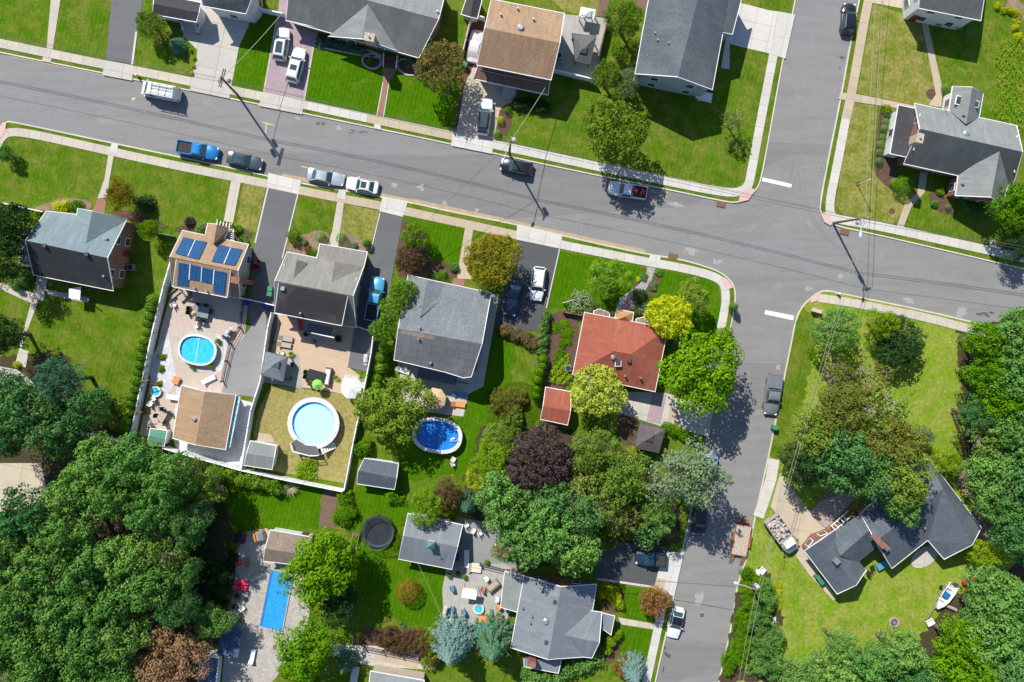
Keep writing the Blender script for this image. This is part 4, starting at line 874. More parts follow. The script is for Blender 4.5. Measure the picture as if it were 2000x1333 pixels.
plain('charcoal_liner', (.03, .03, .032), (.05, .05, .052), 3, .8, .2); plain('bed_grey', (.30, .31, .32), (.36, .36, .36), 3, .7, .2)
t = car('van', 'white', (352, 187), (277, 172), 'white work van with ladder racks on its roof parked near the driveway')
m = MB()
for s in (-.55, -.1, .35): m.bar((-2.3, s, 2.42), (1.0, s, 2.42), .07)
for x in (-2.2, -1.2, -.2, .8): m.bar((x, -.85, 2.36), (x, .85, 2.36), .08)
m.build('roof_rack', 'metal_grey', t); m = MB()
for s in (.5, .82): m.bar((-2.4, s, 2.55), (1.3, s, 2.55), .06)
for i in range(10): m.bar((-2.3 + i * .38, .5, 2.55), (-2.3 + i * .38, .82, 2.55), .05)
for s in (-.75, -.45): m.bar((-2.2, s, 2.5), (1.0, s, 2.5), .06)
for i in range(8): m.bar((-2.1 + i * .4, -.75, 2.5), (-2.1 + i * .4, -.45, 2.5), .05)
m.build('ladder', 'car_white', t)
car('pickup', 'blue', (346, 286), (427, 301), 'bright blue pickup truck with an open black bed'); car('sedan', 'charcoal', (443, 306), (512, 322), 'dark grey car parked right in front of the blue pickup', sun=2)
car('sedan', 'silver', (600, 339), (672, 353), 'silver grey sedan parked behind the white sedan'); car('sedan', 'white', (739, 368), (676, 356), 'white sedan with a small dark sunroof at the kerb', sun=1)
car('suv', 'black', (1040, 332), (977, 320), 'black car parked beneath the utility pole lamp'); t = car('pickup', 'offwhite', (1264, 379), (1189, 366), 'white pickup truck with a dark red load in its bed under the tree shade')
m = MB()
for x in (-1.9, -1.0): m.lathe((x, 0, 1.05), [(.5, 0), (.62, .2), (.4, .45), (.1, .5)], 9, sx=.75)
m.build('cargo', 'red_load', t)
car('suv', 'white', (545, 119), (555, 55), 'white suv with a wide sunroof, further up the purple paved driveway', 'd', sun=2); car('suv', 'white', (570, 162), (587, 94), 'white suv with a small sunroof, lower on the purple paved driveway', 'd', sun=1)
car('suv', 'white', (942, 264), (951, 193), 'white suv with a full black glass roof on the concrete driveway', 'd', sun=2, roofm='car_black')
t = car('sedan', 'white', (921, 123), (933, 59), 'car under a pale grey cloth cover beside the tan roofed house', 'd', name='covered_car')
for ch in list(t.children):
    if ch.name.startswith(('windshield', 'rear_w', 'side_w', 'head', 'tail')): bpy.data.objects.remove(ch)
    elif ch.name.startswith(('body', 'mirror')): ch.data.materials[0] = M('cloth_grey')
    if ch and False: pass
car('suv', 'black', (1655, 67), (1660, 6), 'black car parked at the top of the northern street'); car('suv', 'white', (1055, 521), (1046, 588), 'white suv parked on the black asphalt driveway', 'd', sun=0)
car('sedan', 'darkblue', (1010, 549), (994, 617), 'dark blue car in the shade of the golden tree', 'd', sun=0)
car('pickup', 'cyan', (724, 628), (740, 541), 'light blue pickup truck with a black bed between two houses', 'd')
t = car('pickup', 'grey', (1515, 731), (1504, 811), 'silver pickup with a covered bed parked beside the green lawn', wid=2.1)
MB().box((-1.75, 0, 1.32), (1.7, 1.8, .14)).build('bed_cover', 'car_grey', t)
car('suv', 'black', (1369, 990), (1364, 1046), 'black suv half hidden under the silver green tree on the street'); car('pickup', 'darkblue', (1301, 1094), (1241, 1089), 'dark blue pickup on the shaded black driveway', 'd')
car('sedan', 'white', (1327, 1187), (1313, 1247), 'white convertible with a black soft top parked on the southern street', roofm='car_black'); car('sedan', 'red', (1010, 1080), (964, 1072), 'red car poking out from beneath the big tree', 'd')
car('suv', 'steel', (1384, 930), (1391, 880), 'pale blue car mostly hidden beneath the silver green tree')
# dump truck
A, B = P(1503, 1010, 1), P(1550, 1077, 1); d = B - A; c = (A + B) / 2
t = thing('dump_truck', 'white dump truck loaded with rubble parked on the grass by the driveway', 'truck', (c.x, c.y, GZ), math.atan2(d.y, d.x)); b = MB()
hull(b, [(.55, .9, .5, 1.5, 1.6), (1.0, 1.02, .45, 1.6, 1.75), (1.8, 1.02, .45, 1.4, 1.6), (2.4, .95, .5, 1.2, 1.4), (2.75, .7, .6, .95, 1.05)]); b.box((1.1, 0, 2.0), (1.1, 1.8, .8), 0, .82); b.build('cab', 'car_white', t, smooth=True)
MB().box((1.72, 0, 1.98), (.3, 1.5, .55), 0, .6).build('windshield', 'car_glass', t); MB().box((-1.0, 0, .75), (3.2, .9, .25)).build('frame', 'dark_metal', t); m = MB()
for s in (-1, 1): m.box((-1.15, s * 1.08, 1.55), (3.3, .1, .95))
for x in (-2.8, .5): m.box((x, 0, 1.6), (.1, 2.25, 1.05))
m.box((-1.15, 0, 1.08), (3.3, 2.2, .08)); m.build('dump_bed', 'bed_grey', t); m = MB(); random.seed(5)
for i in range(60): m.box((random.uniform(-2.6, .3), random.uniform(-.9, .9), random.uniform(1.6, 2.1)), (random.uniform(.2, .5), random.uniform(.2, .45), .25), random.random() * 3, .7, random.uniform(-.5, .5))
m.build('rubble_load', 'rubble', t)
for x in (-2.0, 1.9):
    for s in (-1, 1): w = MB(); w.lathe((0, 0, 0), [(.45, -.17), (.45, .17)], 14); w.v = [(x + p[0], s * .92 + p[2], .45 + p[1]) for p in w.v]; w.build('wheel', 'tyre', t)
for s in (-1, 1): MB().box((1.5, s * 1.2, 1.9), (.12, .25, .3)).build('mirror', 'dark_metal', t)
# flatbed trailer
plain('trailer_wood', (.46, .39, .33), (.36, .29, .23), 2.5, .85, .1, fine=8); c = P(1448, 1056, .7)
t = thing('flatbed_trailer', 'empty rusty flatbed trailer with wooden deck and lowered ramps at the kerb', 'trailer', (c.x, c.y, .01), math.radians(90 - 10.5)); m = MB()
for i in range(9): m.box((0, -.88 + i * .22, .72), (4.0, .2, .06))
m.build('deck', 'trailer_wood', t); m = MB()
for s in (-1, 1): m.box((0, s * 1.03, .68), (4.2, .1, .16)); m.bar((2.0, s * 1.0, .6), (3.1, 0, .55), .12)
m.bar((-2.05, -1, .66), (-2.05, 1, .66), .12); m.bar((2.05, -1, .66), (2.05, 1, .66), .12); m.bar((2.7, -.4, .9), (2.7, .4, .9), .4); m.build('frame', 'rust', t)
for s in (-1, 1):
    m = MB()
    for q in (-.2, .2): m.bar((-2.1, s * .75 + q, .62), (-3.5, s * .75 + q, .05), .07)
    for i in range(6): m.bar((-2.25 - i * .24, s * .75 - .2, .56 - i * .095), (-2.25 - i * .24, s * .75 + .2, .56 - i * .095), .06)
    m.build('ramp', 'wood', t)
    for x in (-.4, .5): w = MB(); w.lathe((0, 0, 0), [(.33, -.1), (.33, .1)], 12); w.v = [(x + p[0], s * 1.18 + p[2], .33 + p[1]) for p in w.v]; w.build('wheel', 'tyre', t)
    MB().box((.05, s * 1.18, .74), (1.7, .3, .05)).build('fender', 'rust', t)
# boat on its trailer
c = P(1847, 1164, .9); A, B = P(1858, 1146, .9), P(1829, 1186, .9); ang = math.atan2((B - A).y, (B - A).x); plain('boat_white', (.75, .75, .74), (.66, .66, .66), 2, .3, .5); plain('boat_inner', (.42, .46, .5), (.35, .38, .42), 2, .6, .3)
t = thing('motor_boat', 'small white open motor boat resting on its trailer by the trees', 'boat', (c.x, c.y, .55), ang); m = MB(); ST = [(-1.9, .72), (-.6, .8), (.6, .74), (1.4, .5), (2.1, .06)]
for a, b2 in zip(ST, ST[1:]):
    for s in (-1, 1):
        m.face([(a[0], s * a[1], .65), (b2[0], s * b2[1], .7), (b2[0], s * b2[1] * .5, .1), (a[0], s * a[1] * .7, 0)]); m.face([(a[0], s * a[1], .65), (b2[0], s * b2[1], .7), (b2[0], s * b2[1] * .8, .7), (a[0], s * a[1] * .82, .65)]); m.face([(a[0], s * a[1] * .82, .65), (b2[0], s * b2[1] * .8, .7), (b2[0], s * b2[1] * .4, .2), (a[0], s * a[1] * .6, .15)])
m.face([(-1.9, -.72, .65), (-1.9, .72, .65), (-1.9, .5, 0), (-1.9, -.5, 0)]); m.face([(1.0, -.55, .69), (1.4, -.42, .7), (2.1, 0, .71), (1.4, .42, .7), (1.0, .55, .69)]); m.build('hull', 'boat_white', t)
m = MB(); m.face([(-1.85, -.48, .16), (1.1, -.4, .2), (1.1, .4, .2), (-1.85, .48, .16)]); m.build('deck', 'boat_inner', t)
MB().box((-.1, 0, .45), (.8, .7, .5)).build('console', 'car_blue', t); m = MB()
for x in (-1.2, .7): m.box((x, 0, .42), (.3, 1.0, .1))
m.build('bench', 'boat_white', t); MB().box((-2.05, 0, .7), (.35, .35, .6)).build('outboard_motor', 'car_charcoal', t)
t = thing('boat_trailer', 'galvanised trailer with long tongue beneath the white boat', 'trailer', (c.x, c.y, GZ), ang); m = MB()
for s in (-1, 1): m.bar((-1.7, s * .5, .4), (1.2, s * .5, .4), .09); m.bar((1.2, s * .5, .4), (2.4, 0, .4), .09)
m.bar((2.4, 0, .4), (4.2, .1, .35), .1); m.bar((-.6, -.8, .35), (-.6, .8, .35), .09); m.build('frame', 'metal_grey', t)
for s in (-1, 1): w = MB(); w.lathe((0, 0, 0), [(.28, -.08), (.28, .08)], 12); w.v = [(-.6 + p[0], s * .92 + p[2], .28 + p[1]) for p in w.v]; w.build('wheel', 'tyre', t)
# ---------------------------------------------------------------- pools
water('pool_aqua', (.06, .55, .82), (.03, .40, .72)); water('pool_blue', (.03, .22, .68), (.018, .17, .60)); water('pool_deep', (.04, .34, .80), (.02, .25, .68), 3); plain('pool_wall', (.05, .42, .72), (.04, .36, .65), 2, .4, .4); plain('pool_wall_blue', (.02, .16, .55), (.02, .13, .48), 2, .4, .4)
plain('pool_rim', (.62, .63, .66), (.52, .53, .56), 3, .5, .4); plain('vinyl_cover', (.43, .63, .73), (.40, .60, .71), 2, .4, .4)
def pool(label, cx, cy, rx, ry, rot, zt, wat, wallm, rw=.35, seg=30, sq=.0):
    c = P(cx, cy, zt); k = S * (HC - zt) / HC; rx, ry = rx * k, ry * k; r = -math.radians(rot); t = thing('swimming_pool', label, 'pool', (c.x, c.y, GZ))
    def ring(f, z, add=0):
        o = []
        for i in range(seg):
            a = 2 * PI * i / seg; n = 2.4 if sq else 2; ca, sa = math.cos(a), math.sin(a); q = (abs(ca) ** n + abs(sa) ** n) ** (-1 / n); x, y = (rx + add) * q * ca, (ry + add) * q * sa; o.append((x * math.cos(r) - y * math.sin(r), x * math.sin(r) + y * math.cos(r), z))
        return o
    def strip(m, A, B):
        for i in range(seg): j = (i + 1) % seg; m.face([A[i], A[j], B[j], B[i]], [(i, 0), (i + 1, 0), (i + 1, 1), (i, 1)])
    h = zt - GZ; m = MB(); strip(m, ring(1, 0, -rw * .4), ring(1, h, -rw * .4)); m.build('pool_wall', 'pool_rim', t)
    m = MB(); strip(m, ring(1, h - .06), ring(1, h)); strip(m, ring(1, h), ring(1, h + .02, -rw)); strip(m, ring(1, h + .02, -rw), ring(1, h - .12, -rw)); m.build('rim', 'pool_rim', t)
    m = MB(); strip(m, ring(1, h - .1, -rw), ring(1, h - .75, -rw)); m.build('pool_liner', wallm, t)
    m = MB(); m.face(ring(1, h - .28, -rw)); m.build('pool_water', wat, t); return t, h, ring
t, hh, ring = pool('round above ground pool with pale floating cover and grey rim', 612, 827, 51, 51, 0, 1.35, 'pool_aqua', 'pool_wall', .65, 24)
m = MB(); m.lathe((.13, -.25, hh - .26), [(2.75, 0), (2.72, .03)], 36); m.build('floating_cover', 'vinyl_cover', t)
m = MB(); m.prism([(-2.9, -2.6), (-2.3, -2.15), (-1, -3.0), (.4, -3.15), (.7, -3.6), (.8, -4.25), (-.3, -4.3), (-2.6, -3.7)], hh - .1, hh + .02); m.build('pool_deck', 'sh_mid', t); m = MB()
rp = [(-2.9, -2.6), (-2.6, -3.7), (-.3, -4.3), (.8, -4.25)]
for a, b in zip(rp, rp[1:]): m.bar((*a, hh + .9), (*b, hh + .9), .08); m.bar((*a, hh + .5), (*b, hh + .5), .05)
for a in rp: m.bar((*a, 0), (*a, hh + .9), .1)
m.build('railing', 'trim_white', t); m = MB()
for i in range(6): m.box((1.2 + i * .28, -3.75 + i * .12, hh - .1 - i * .2), (.26, .85, .06), .35)
m.bar((1.1, -4.2, hh), (2.8, -3.5, .1), .06); m.bar((1.0, -3.4, hh), (2.5, -2.8, .1), .06); m.build('ladder', 'trim_white', t)
t, hh, _ = pool('oval deep blue above ground pool on the mown lawn', 854, 851, 49, 35, 9, 1.35, 'pool_blue', 'pool_wall_blue', .5, 28, 1)
m = MB()
for i in range(4): m.box((2.1 + i * .0, -.75 + i * .12, hh - .3 + i * .12), (.6, .14, .05), .3)
for s in (-.3, .3): m.bar((2.0 + s, -.9, hh - .3), (2.5 + s, -.5, hh + .5), .06)
m.build('ladder', 'trim_white', t)
t, hh, _ = pool('kidney shaped turquoise pool with white rim in the paved yard', 385, 684, 38, 30, 12, 1.1, 'pool_aqua', 'pool_wall', .28, 24, 1)
m = MB(); m.bar((.25, 1.6, hh - .24), (-.3, -1.65, hh - .24), .1, n=6); m.build('pool_rope', 'trim_white', t)
# rectangular in-ground pool
q = [(530, 1113), (573, 1121), (551, 1233), (508, 1223)]; c = P(540, 1172, GZ); t = thing('swimming_pool', 'rectangular blue in-ground pool set in stone paving', 'pool', (c.x, c.y, GZ)); X = [P(*p, GZ) - c for p in q]; cc = Vector((0, 0, 0))
m = MB(); m.poly([(p.x, p.y, .11) for p in X]); m.build('pool_water', 'pool_deep', t); O = [p * 1.0 + p.normalized() * .35 for p in X]; m = MB()
for i in range(4):
    j = (i + 1) % 4; m.face([(X[i].x, X[i].y, .19), (X[j].x, X[j].y, .19), (O[j].x, O[j].y, .19), (O[i].x, O[i].y, .19)][::-1]); m.face([(X[i].x, X[i].y, 0), (X[j].x, X[j].y, 0), (X[j].x, X[j].y, .19), (X[i].x, X[i].y, .19)]); m.face([(O[i].x, O[i].y, 0), (O[j].x, O[j].y, 0), (O[j].x, O[j].y, .19), (O[i].x, O[i].y, .19)])
m.build('coping', 'paver_grey', t); m = MB()
a, b = X[3], X[0]
for k in range(3): s = .25 + k * .3; m.face([a + (X[2] - a) * 0 + (b - a) * (0) + Vector((.1 + k * .3, .1, .115 + k * .001)), b + Vector((.1 + k * .3, -.1, .115 + k * .001)), b + Vector((.3 + k * .3, -.1, .115 + k * .001)), a + Vector((.3 + k * .3, .1, .115 + k * .001))]) if k == 0 else None
m.build('pool_step', 'pool_wall_blue', t)
m = MB()
for s in (0, .5): m.bar(X[2].lerp(X[3], .45) + Vector((s, .3, .1)), X[2].lerp(X[3], .45) + Vector((s, -.3, .8)), .06)
m.build('hand_rail', 'metal_grey', t)
# trampoline
c = P(739, 1038, .9); t = thing('trampoline', 'large round black trampoline with safety net beside the grey garage', 'trampoline', (c.x, c.y, GZ)); MB().lathe((0, 0, .8), [(1.9, 0), (1.9, .03)], 30).build('jumping_mat', 'mat_black' if 'mat_black' in _M else plain('mat_black', (.02, .025, .035), (.03, .035, .045), 1, .7, .2), t)
m = MB(); m.lathe((0, 0, .78), [(2.2, 0), (2.2, .1), (1.88, .1), (1.88, 0)], 30, cap=False); m.build('edge_pad', plain('pad_green', (.05, .085, .09), (.04, .07, .08), 2, .6, .2), t)
for i in range(8): a = i * PI / 4; MB().bar((2.2 * math.cos(a), 2.2 * math.sin(a), 0), (2.2 * math.cos(a), 2.2 * math.sin(a), 2.2), .06).build('pole', 'dark_metal', t)
m = MB(); m.lathe((0, 0, 2.2), [(2.22, 0), (2.16, .05), (2.22, .08)], 30, cap=False); m.build('net_ring', 'dark_metal', t)
def netmat():
    m, nt, b, out = newmat('net'); tr = N(nt, 'ShaderNodeBsdfTransparent'); ms = N(nt, 'ShaderNodeMixShader'); ms.inputs[0].default_value = .35; b.inputs['Base Color'].default_value = (.03, .04, .045, 1); nt.links.new(tr.outputs[0], ms.inputs[1]); nt.links.new(b.outputs[0], ms.inputs[2]); nt.links.new(ms.outputs[0], out.inputs[0]); _M['net'] = m
netmat(); m = MB(); m.lathe((0, 0, .9), [(2.18, 0), (2.18, 1.3)], 30, cap=False); m.build('safety_net', 'net', t)
# ---------------------------------------------------------------- fences
plain('vinyl', (.78, .79, .82), (.70, .71, .74), 1.2, .5, .3); plain('fence_wood', (.22, .14, .10), (.17, .10, .07), 3, .8, .2, fine=9); plain('fence_beige', (.5, .45, .38), (.44, .4, .33), 3, .8, .2)
def fence(label, s, hh, mat='vinyl', name='fence', th=.06, gap=2.4, open_=False):
    ps = pts(s, GZ); c = ps[0].copy(); t = thing(name, label, 'fence', c); posts = []
    for a, b in zip(ps, ps[1:]):
        L = (b - a).length; n = max(1, round(L / gap)); ang = math.atan2((b - a).y, (b - a).x); m = MB()
        mid = (a + b) / 2 - c
        if open_:
            for z in (.15, hh * .55, hh - .05): m.box(mid + Vector((0, 0, z)), (L, .05, .07), ang)
            for q in range(int(L / .3)): m.box(a.lerp(b, (q + .5) / int(L / .3)) - c + Vector((0, 0, hh / 2)), (.03, .03, hh * .95), ang)
        else: m.box(mid + Vector((0, 0, hh / 2)), (L, th, hh - .1), ang); m.box(mid + Vector((0, 0, hh)), (L, th + .09, .09), ang)
        m.build('panel', mat, t); posts += [(a.lerp(b, q / n) - c, ang) for q in range(n)]
    posts.append((ps[-1] - c, ang))
    for p, a in posts: m = MB(); m.box(p + Vector((0, 0, hh / 2 + .05)), (.15, .15, hh + .1), a); m.lathe(p + Vector((0, 0, hh + .1)), [(.11, 0), (.01, .1)], 4, rz=a + PI / 4, cap=False); m.build('post', mat, t)
fence('long tall white vinyl fence between the shrub row and the paved pool yard', "346,505 330,560 306,660 285,760 266,852", 2.0)
fence('white vinyl fence along the back of the tan pool house and round pool yard', "330,872 400,892 478,914 560,932 674,955", 2.0)
fence('white vinyl fence panel joining the wooded yard to the paved pool yard', "170,845 247,860", 1.9); fence('white fence between the asphalt yard and the tan patio', "537,612 530,640 516,742 505,775 497,800 487,862 479,912", 1.9)
fence('low white fence crossing the driveway behind the solar house', "478,583 545,598", 1.5, th=.04); fence('white fence line on the right of the dry pool lawn', "735,632 728,690 712,772 694,860 676,954", 1.6, th=.05)
fence('low white fence behind the black dormer house', "694,636 736,650", 1.3, th=.04); fence('thin white rail fence running from the brick house corner at left', "15,399 92,416", 1.1, th=.04)
fence('short white fence between the golden shrub and solar house', "305,455 340,462", 1.2, th=.04); fence('white vinyl fence beside the ranch driveway at the top', "497,22 560,36", 1.9)
fence('white fence around the wide concrete driveway at the top left', "500,20 510,-40", 1.9); fence('beige wooden fence beside the covered car', "924,36 918,55 905,110", 1.9, 'fence_beige'); fence('white gate fence panel beyond the covered car', "924,36 946,43", 1.8)
fence('brown timber fence on the right of the walled grey patio', "1187,36 1166,118", 1.8, 'fence_wood'); fence('white wall fence along the front of the walled grey patio', "1080,143 1162,163", 1.8)
fence('dark metal rail fence curving around the oval turquoise pool', "478,590 470,640 452,672 444,705 436,745", 1.1, 'dark_metal', open_=True, gap=2)
fence('dark metal rail fence above the chairs patio', "938,1100 985,1112", 1.2, 'dark_metal', open_=True); fence('dark iron fence at the bottom by the tan planter wall', "712,1262 820,1285 830,1300", 1.2, 'dark_metal', open_=True)
fence('brown edging fence around the garden bed beside the red roofed house', "1100,610 1136,616", 1.0, 'fence_wood'); fence('white slat trellis with roses beside the amber porch', "1100,592 1140,580", 1.2, open_=True)
fence('weathered rail fence along the shaded wood on the right', "1857,806 1880,808 1900,815", .8, 'fence_wood', open_=True); fence('long low timber fence in the shade of the right hand wood', "1857,806 1872,850 1886,905", .9, 'fence_wood')
fence('white vinyl fence section near the top left garage wall', "1880,1015 1918,1045", .0) if 0 else None
# ---------------------------------------------------------------- poles and wires
plain('pole_wood', (.20, .14, .09), (.14, .10, .065), 3, .85, .1, fine=10); plain('cable', (.05, .05, .05), (.07, .07, .07), 1, .6, .3); plain('cable_pale', (.3, .31, .26), (.26, .27, .22), 1, .5, .3); plain('lamp_metal', (.5, .52, .54), (.46, .48, .5), 2, .4, .4); plain('transformer', (.45, .48, .5), (.4, .42, .45), 2, .5, .3)
def pole(label, bx, by, tx, ty, hh, arm=None, lamp=None, can=None, r=.16):
    a, b = P(bx, by, GZ), P(tx, ty, hh); t = thing('utility_pole', label, 'utility pole', a); d = b - a; m = MB(); k = 10
    for i in range(4):
        p, q = d * (i / 4), d * ((i + 1) / 4); m.bar(p, q, (r - .012 * i) * 2, n=8)
    m.build('pole', 'pole_wood', t); top = {}
    if arm:
        for dz in (0, 1) if arm[2] > 1 else (0,):
            m = MB(); c = d * .97 + Vector((dz * .25 * math.cos(math.radians(arm[0] - 90)), dz * .25 * math.sin(math.radians(arm[0] - 90)), 0)); u = Vector((math.cos(math.radians(arm[0])), math.sin(math.radians(arm[0])), 0)) * arm[1] / 2; m.bar(c - u, c + u, .12); m.build('cross_arm', 'pole_wood', t)
            m = MB()
            for q in (-.9, -.5, .5, .9): m.lathe(c + u * q + Vector((0, 0, .06)), [(.05, 0), (.05, .2)], 6)
            m.build('insulator', 'transformer', t)
    if can:
        for q, z in can: m = MB(); o = Vector((math.cos(math.radians(q)), math.sin(math.radians(q)), 0)) * .45; m.lathe(d * z + o - Vector((0, 0, .5)), [(.27, 0), (.27, .95), (.1, 1.05)], 12); m.build('transformer', 'transformer', t)
    if lamp:
        z, q, L = lamp; p = d * z; u = Vector((math.cos(math.radians(q)), math.sin(math.radians(q)), 0)); m = MB(); m.bar(p, p + u * L + Vector((0, 0, .5)), .09, n=6); o = m.build('lamp_arm', 'lamp_metal', t); m = MB(); e = p + u * (L + .3) + Vector((0, 0, .5))
        m.lathe(e, [(.06, -.1), (.2, -.06), (.22, .04), (.08, .12)], 10, sx=1.8, rz=math.radians(q)); m.build('lamp_head', 'lamp_metal', o)
    return b
T1 = pole('utility pole with double cross arms leaning over the concrete driveway', 465, 187, 431, 151, 10.8, (75, 2.4, 2), None, ((200, .9), (20, .78)))
T2 = pole('utility pole with round transformer and street lamp above the black car', 995, 302, 997, 275, 11.0, (75, 1.2, 1), (.8, -112, 2.2), ((25, .93),)); T3 = pole('tall leaning utility pole on the pink ramp corner of the intersection', 1627, 436, 1690, 426, 11.5, (15, 1.2, 1), (.88, -97, 1.8), ((-70, .78),))
T4 = pole('utility pole with white lamp arm rising from the roadside thicket', 1466, 1142, 1476, 1152, 9.5, None, (.95, 160, 2.4), ((60, .9),))
c = P(1674, 361, GZ); t = thing('yard_lamp_post', 'white lamp post standing in a mulch circle on the corner lawn', 'lamp post', c); b = P(1698, 352, 4.6) - c; MB().bar((0, 0, 0), b, .1, n=8).build('post', 'trim_white', t); MB().lathe(b, [(.08, 0), (.18, .15), (.02, .35)], 8).build('lamp_head', 'lamp_metal', t)
def wire(label, A, B, sag=.5, r=.028, mat='cable', group=None, name='power_line', n=14):
    A, B = Vector(A), Vector(B); m = MB(); q = [A.lerp(B, i / n) + Vector((0, 0, -4 * sag * (i / n) * (1 - i / n))) for i in range(n + 1)]
    for a, b in zip(q, q[1:]): m.bar(a, b, r * 2, n=4)
    o = m.build(name, mat, None, tuple(A)); o.location = A; return tag(o, label, 'cable', group)
V = Vector
for (A, B, l) in ((P(-420, -20, 10.4), T1, 'black overhead wire running west from the pole by the concrete driveway'), (T1, T2, 'black overhead wire along the northern kerb between the driveway pole and the lamp pole'), (T2, T3, 'black overhead wire from the lamp pole to the leaning corner pole'), (T3, P(2480, 560, 10.4), 'black overhead wire running east from the leaning corner pole')):
    for k, (dy, dz) in enumerate(((0, -.3), (.3, -2.6), (.1, -3.3))): wire(l, A + V((0, dy, dz)), B + V((0, dy, dz)), .6, .02 if k else .014, group='overhead wires ' + l.split('wire ')[1])
for k, dx in enumerate((0, 11)): wire('pale twin wire crossing the lawns north of the corner pole', P(1690 + dx, 428, 10.8), P(1728 + dx * 1.4, -260, 10.8), .6, .02, 'cable_pale', 'pale twin wires over the corner lawns')
for k, dx in enumerate((0, 8)): wire('pale wire descending from the corner pole towards the roadside thicket pole', P(1690 + dx, 432, 10.6), P(1480 + dx * .6, 1152, 9.0), .8, .018, 'cable_pale', 'pale wires from corner pole to thicket pole')
for k, dx in enumerate((0, 9)): wire('pale wire running off the bottom edge from the thicket pole', P(1476 + dx, 1152, 9.0), P(1400 + dx, 1600, 9.0), .6, .018, 'cable_pale', 'pale wires south of thicket pole')
wire('white service wire from the lamp pole to the tan roofed house', P(997, 277, 8.5), P(1066, 170, 4.2), .3, .03, 'cable_pale', name='service_wire'); wire('white service wire from the driveway pole to the ranch fence', P(433, 152, 9), P(548, 30, 4.2), .4, .025, 'cable_pale', name='service_wire')
wire('grey service wire from the thicket pole over the street to the light grey house', P(1474, 1150, 8.6), P(1165, 1130, 4), .5, .022, 'cable', name='service_wire'); wire('pale string line from the garage eave across the mown lawn', P(816, 1100, 2.7), P(866, 1212, 1.8), .3, .02, 'cable_pale', name='string_line')
wire('pale service wire from the lamp pole towards the black dormer house', P(996, 279, 8.3), P(738, 520, 4.6), .4, .016, 'cable', name='service_wire')
# ---------------------------------------------------------------- foliage
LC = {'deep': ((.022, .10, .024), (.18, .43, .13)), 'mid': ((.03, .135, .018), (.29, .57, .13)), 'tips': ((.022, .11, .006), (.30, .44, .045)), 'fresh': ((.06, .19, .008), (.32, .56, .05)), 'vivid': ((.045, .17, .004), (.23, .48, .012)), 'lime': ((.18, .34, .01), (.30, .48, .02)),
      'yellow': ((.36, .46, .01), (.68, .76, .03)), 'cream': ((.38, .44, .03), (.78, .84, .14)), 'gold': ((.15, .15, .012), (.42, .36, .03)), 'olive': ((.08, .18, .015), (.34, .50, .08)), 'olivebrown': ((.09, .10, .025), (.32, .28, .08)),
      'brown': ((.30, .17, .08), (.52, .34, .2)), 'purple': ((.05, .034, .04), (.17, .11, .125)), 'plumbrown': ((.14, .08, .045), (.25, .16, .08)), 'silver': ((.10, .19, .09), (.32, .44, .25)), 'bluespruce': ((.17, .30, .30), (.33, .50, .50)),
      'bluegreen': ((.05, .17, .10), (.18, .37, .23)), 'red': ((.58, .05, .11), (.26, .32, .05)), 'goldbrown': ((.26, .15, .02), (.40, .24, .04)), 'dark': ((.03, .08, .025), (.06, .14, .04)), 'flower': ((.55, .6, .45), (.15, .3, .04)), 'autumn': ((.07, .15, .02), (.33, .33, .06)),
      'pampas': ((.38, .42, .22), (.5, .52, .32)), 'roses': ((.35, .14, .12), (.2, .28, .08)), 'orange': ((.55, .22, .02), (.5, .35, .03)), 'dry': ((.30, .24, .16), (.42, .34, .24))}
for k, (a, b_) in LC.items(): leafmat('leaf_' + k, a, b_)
plain('bark', (.16, .12, .09), (.10, .075, .055), 4, .9, .1, fine=9); plain('bark_pale', (.36, .32, .27), (.28, .25, .21), 4, .9, .1, fine=9)
def unit(n):
    v = rng.normal(size=(n, 3)); return v / np.linalg.norm(v, axis=1)[:, None]
def leaves_mesh(pos, nrm, size, asp=1.0, name='leaves', along=None):
    n = len(pos); nrm = nrm / np.linalg.norm(nrm, axis=1)[:, None]; r = unit(n) if along is None else along
    u = np.cross(nrm, r); u /= np.linalg.norm(u, axis=1)[:, None] + 1e-9; v = np.cross(nrm, u); s = size[:, None] if np.ndim(size) else size
    a = u * s * .5 * asp; b = v * s * .5
    Q = np.stack([pos - b, pos + a * .9 - b * .1, pos + b, pos - a * .9 + b * .1], 1).reshape(-1, 3)
    me = bpy.data.meshes.new(name); me.vertices.add(4 * n); me.vertices.foreach_set('co', Q.astype(np.float32).ravel()); me.loops.add(4 * n); me.loops.foreach_set('vertex_index', np.arange(4 * n, dtype=np.int32))
    me.polygons.add(n); me.polygons.foreach_set('loop_start', np.arange(0, 4 * n, 4, dtype=np.int32)); me.update(calc_edges=True); me.materials.append(M('leaf_mid')); return me
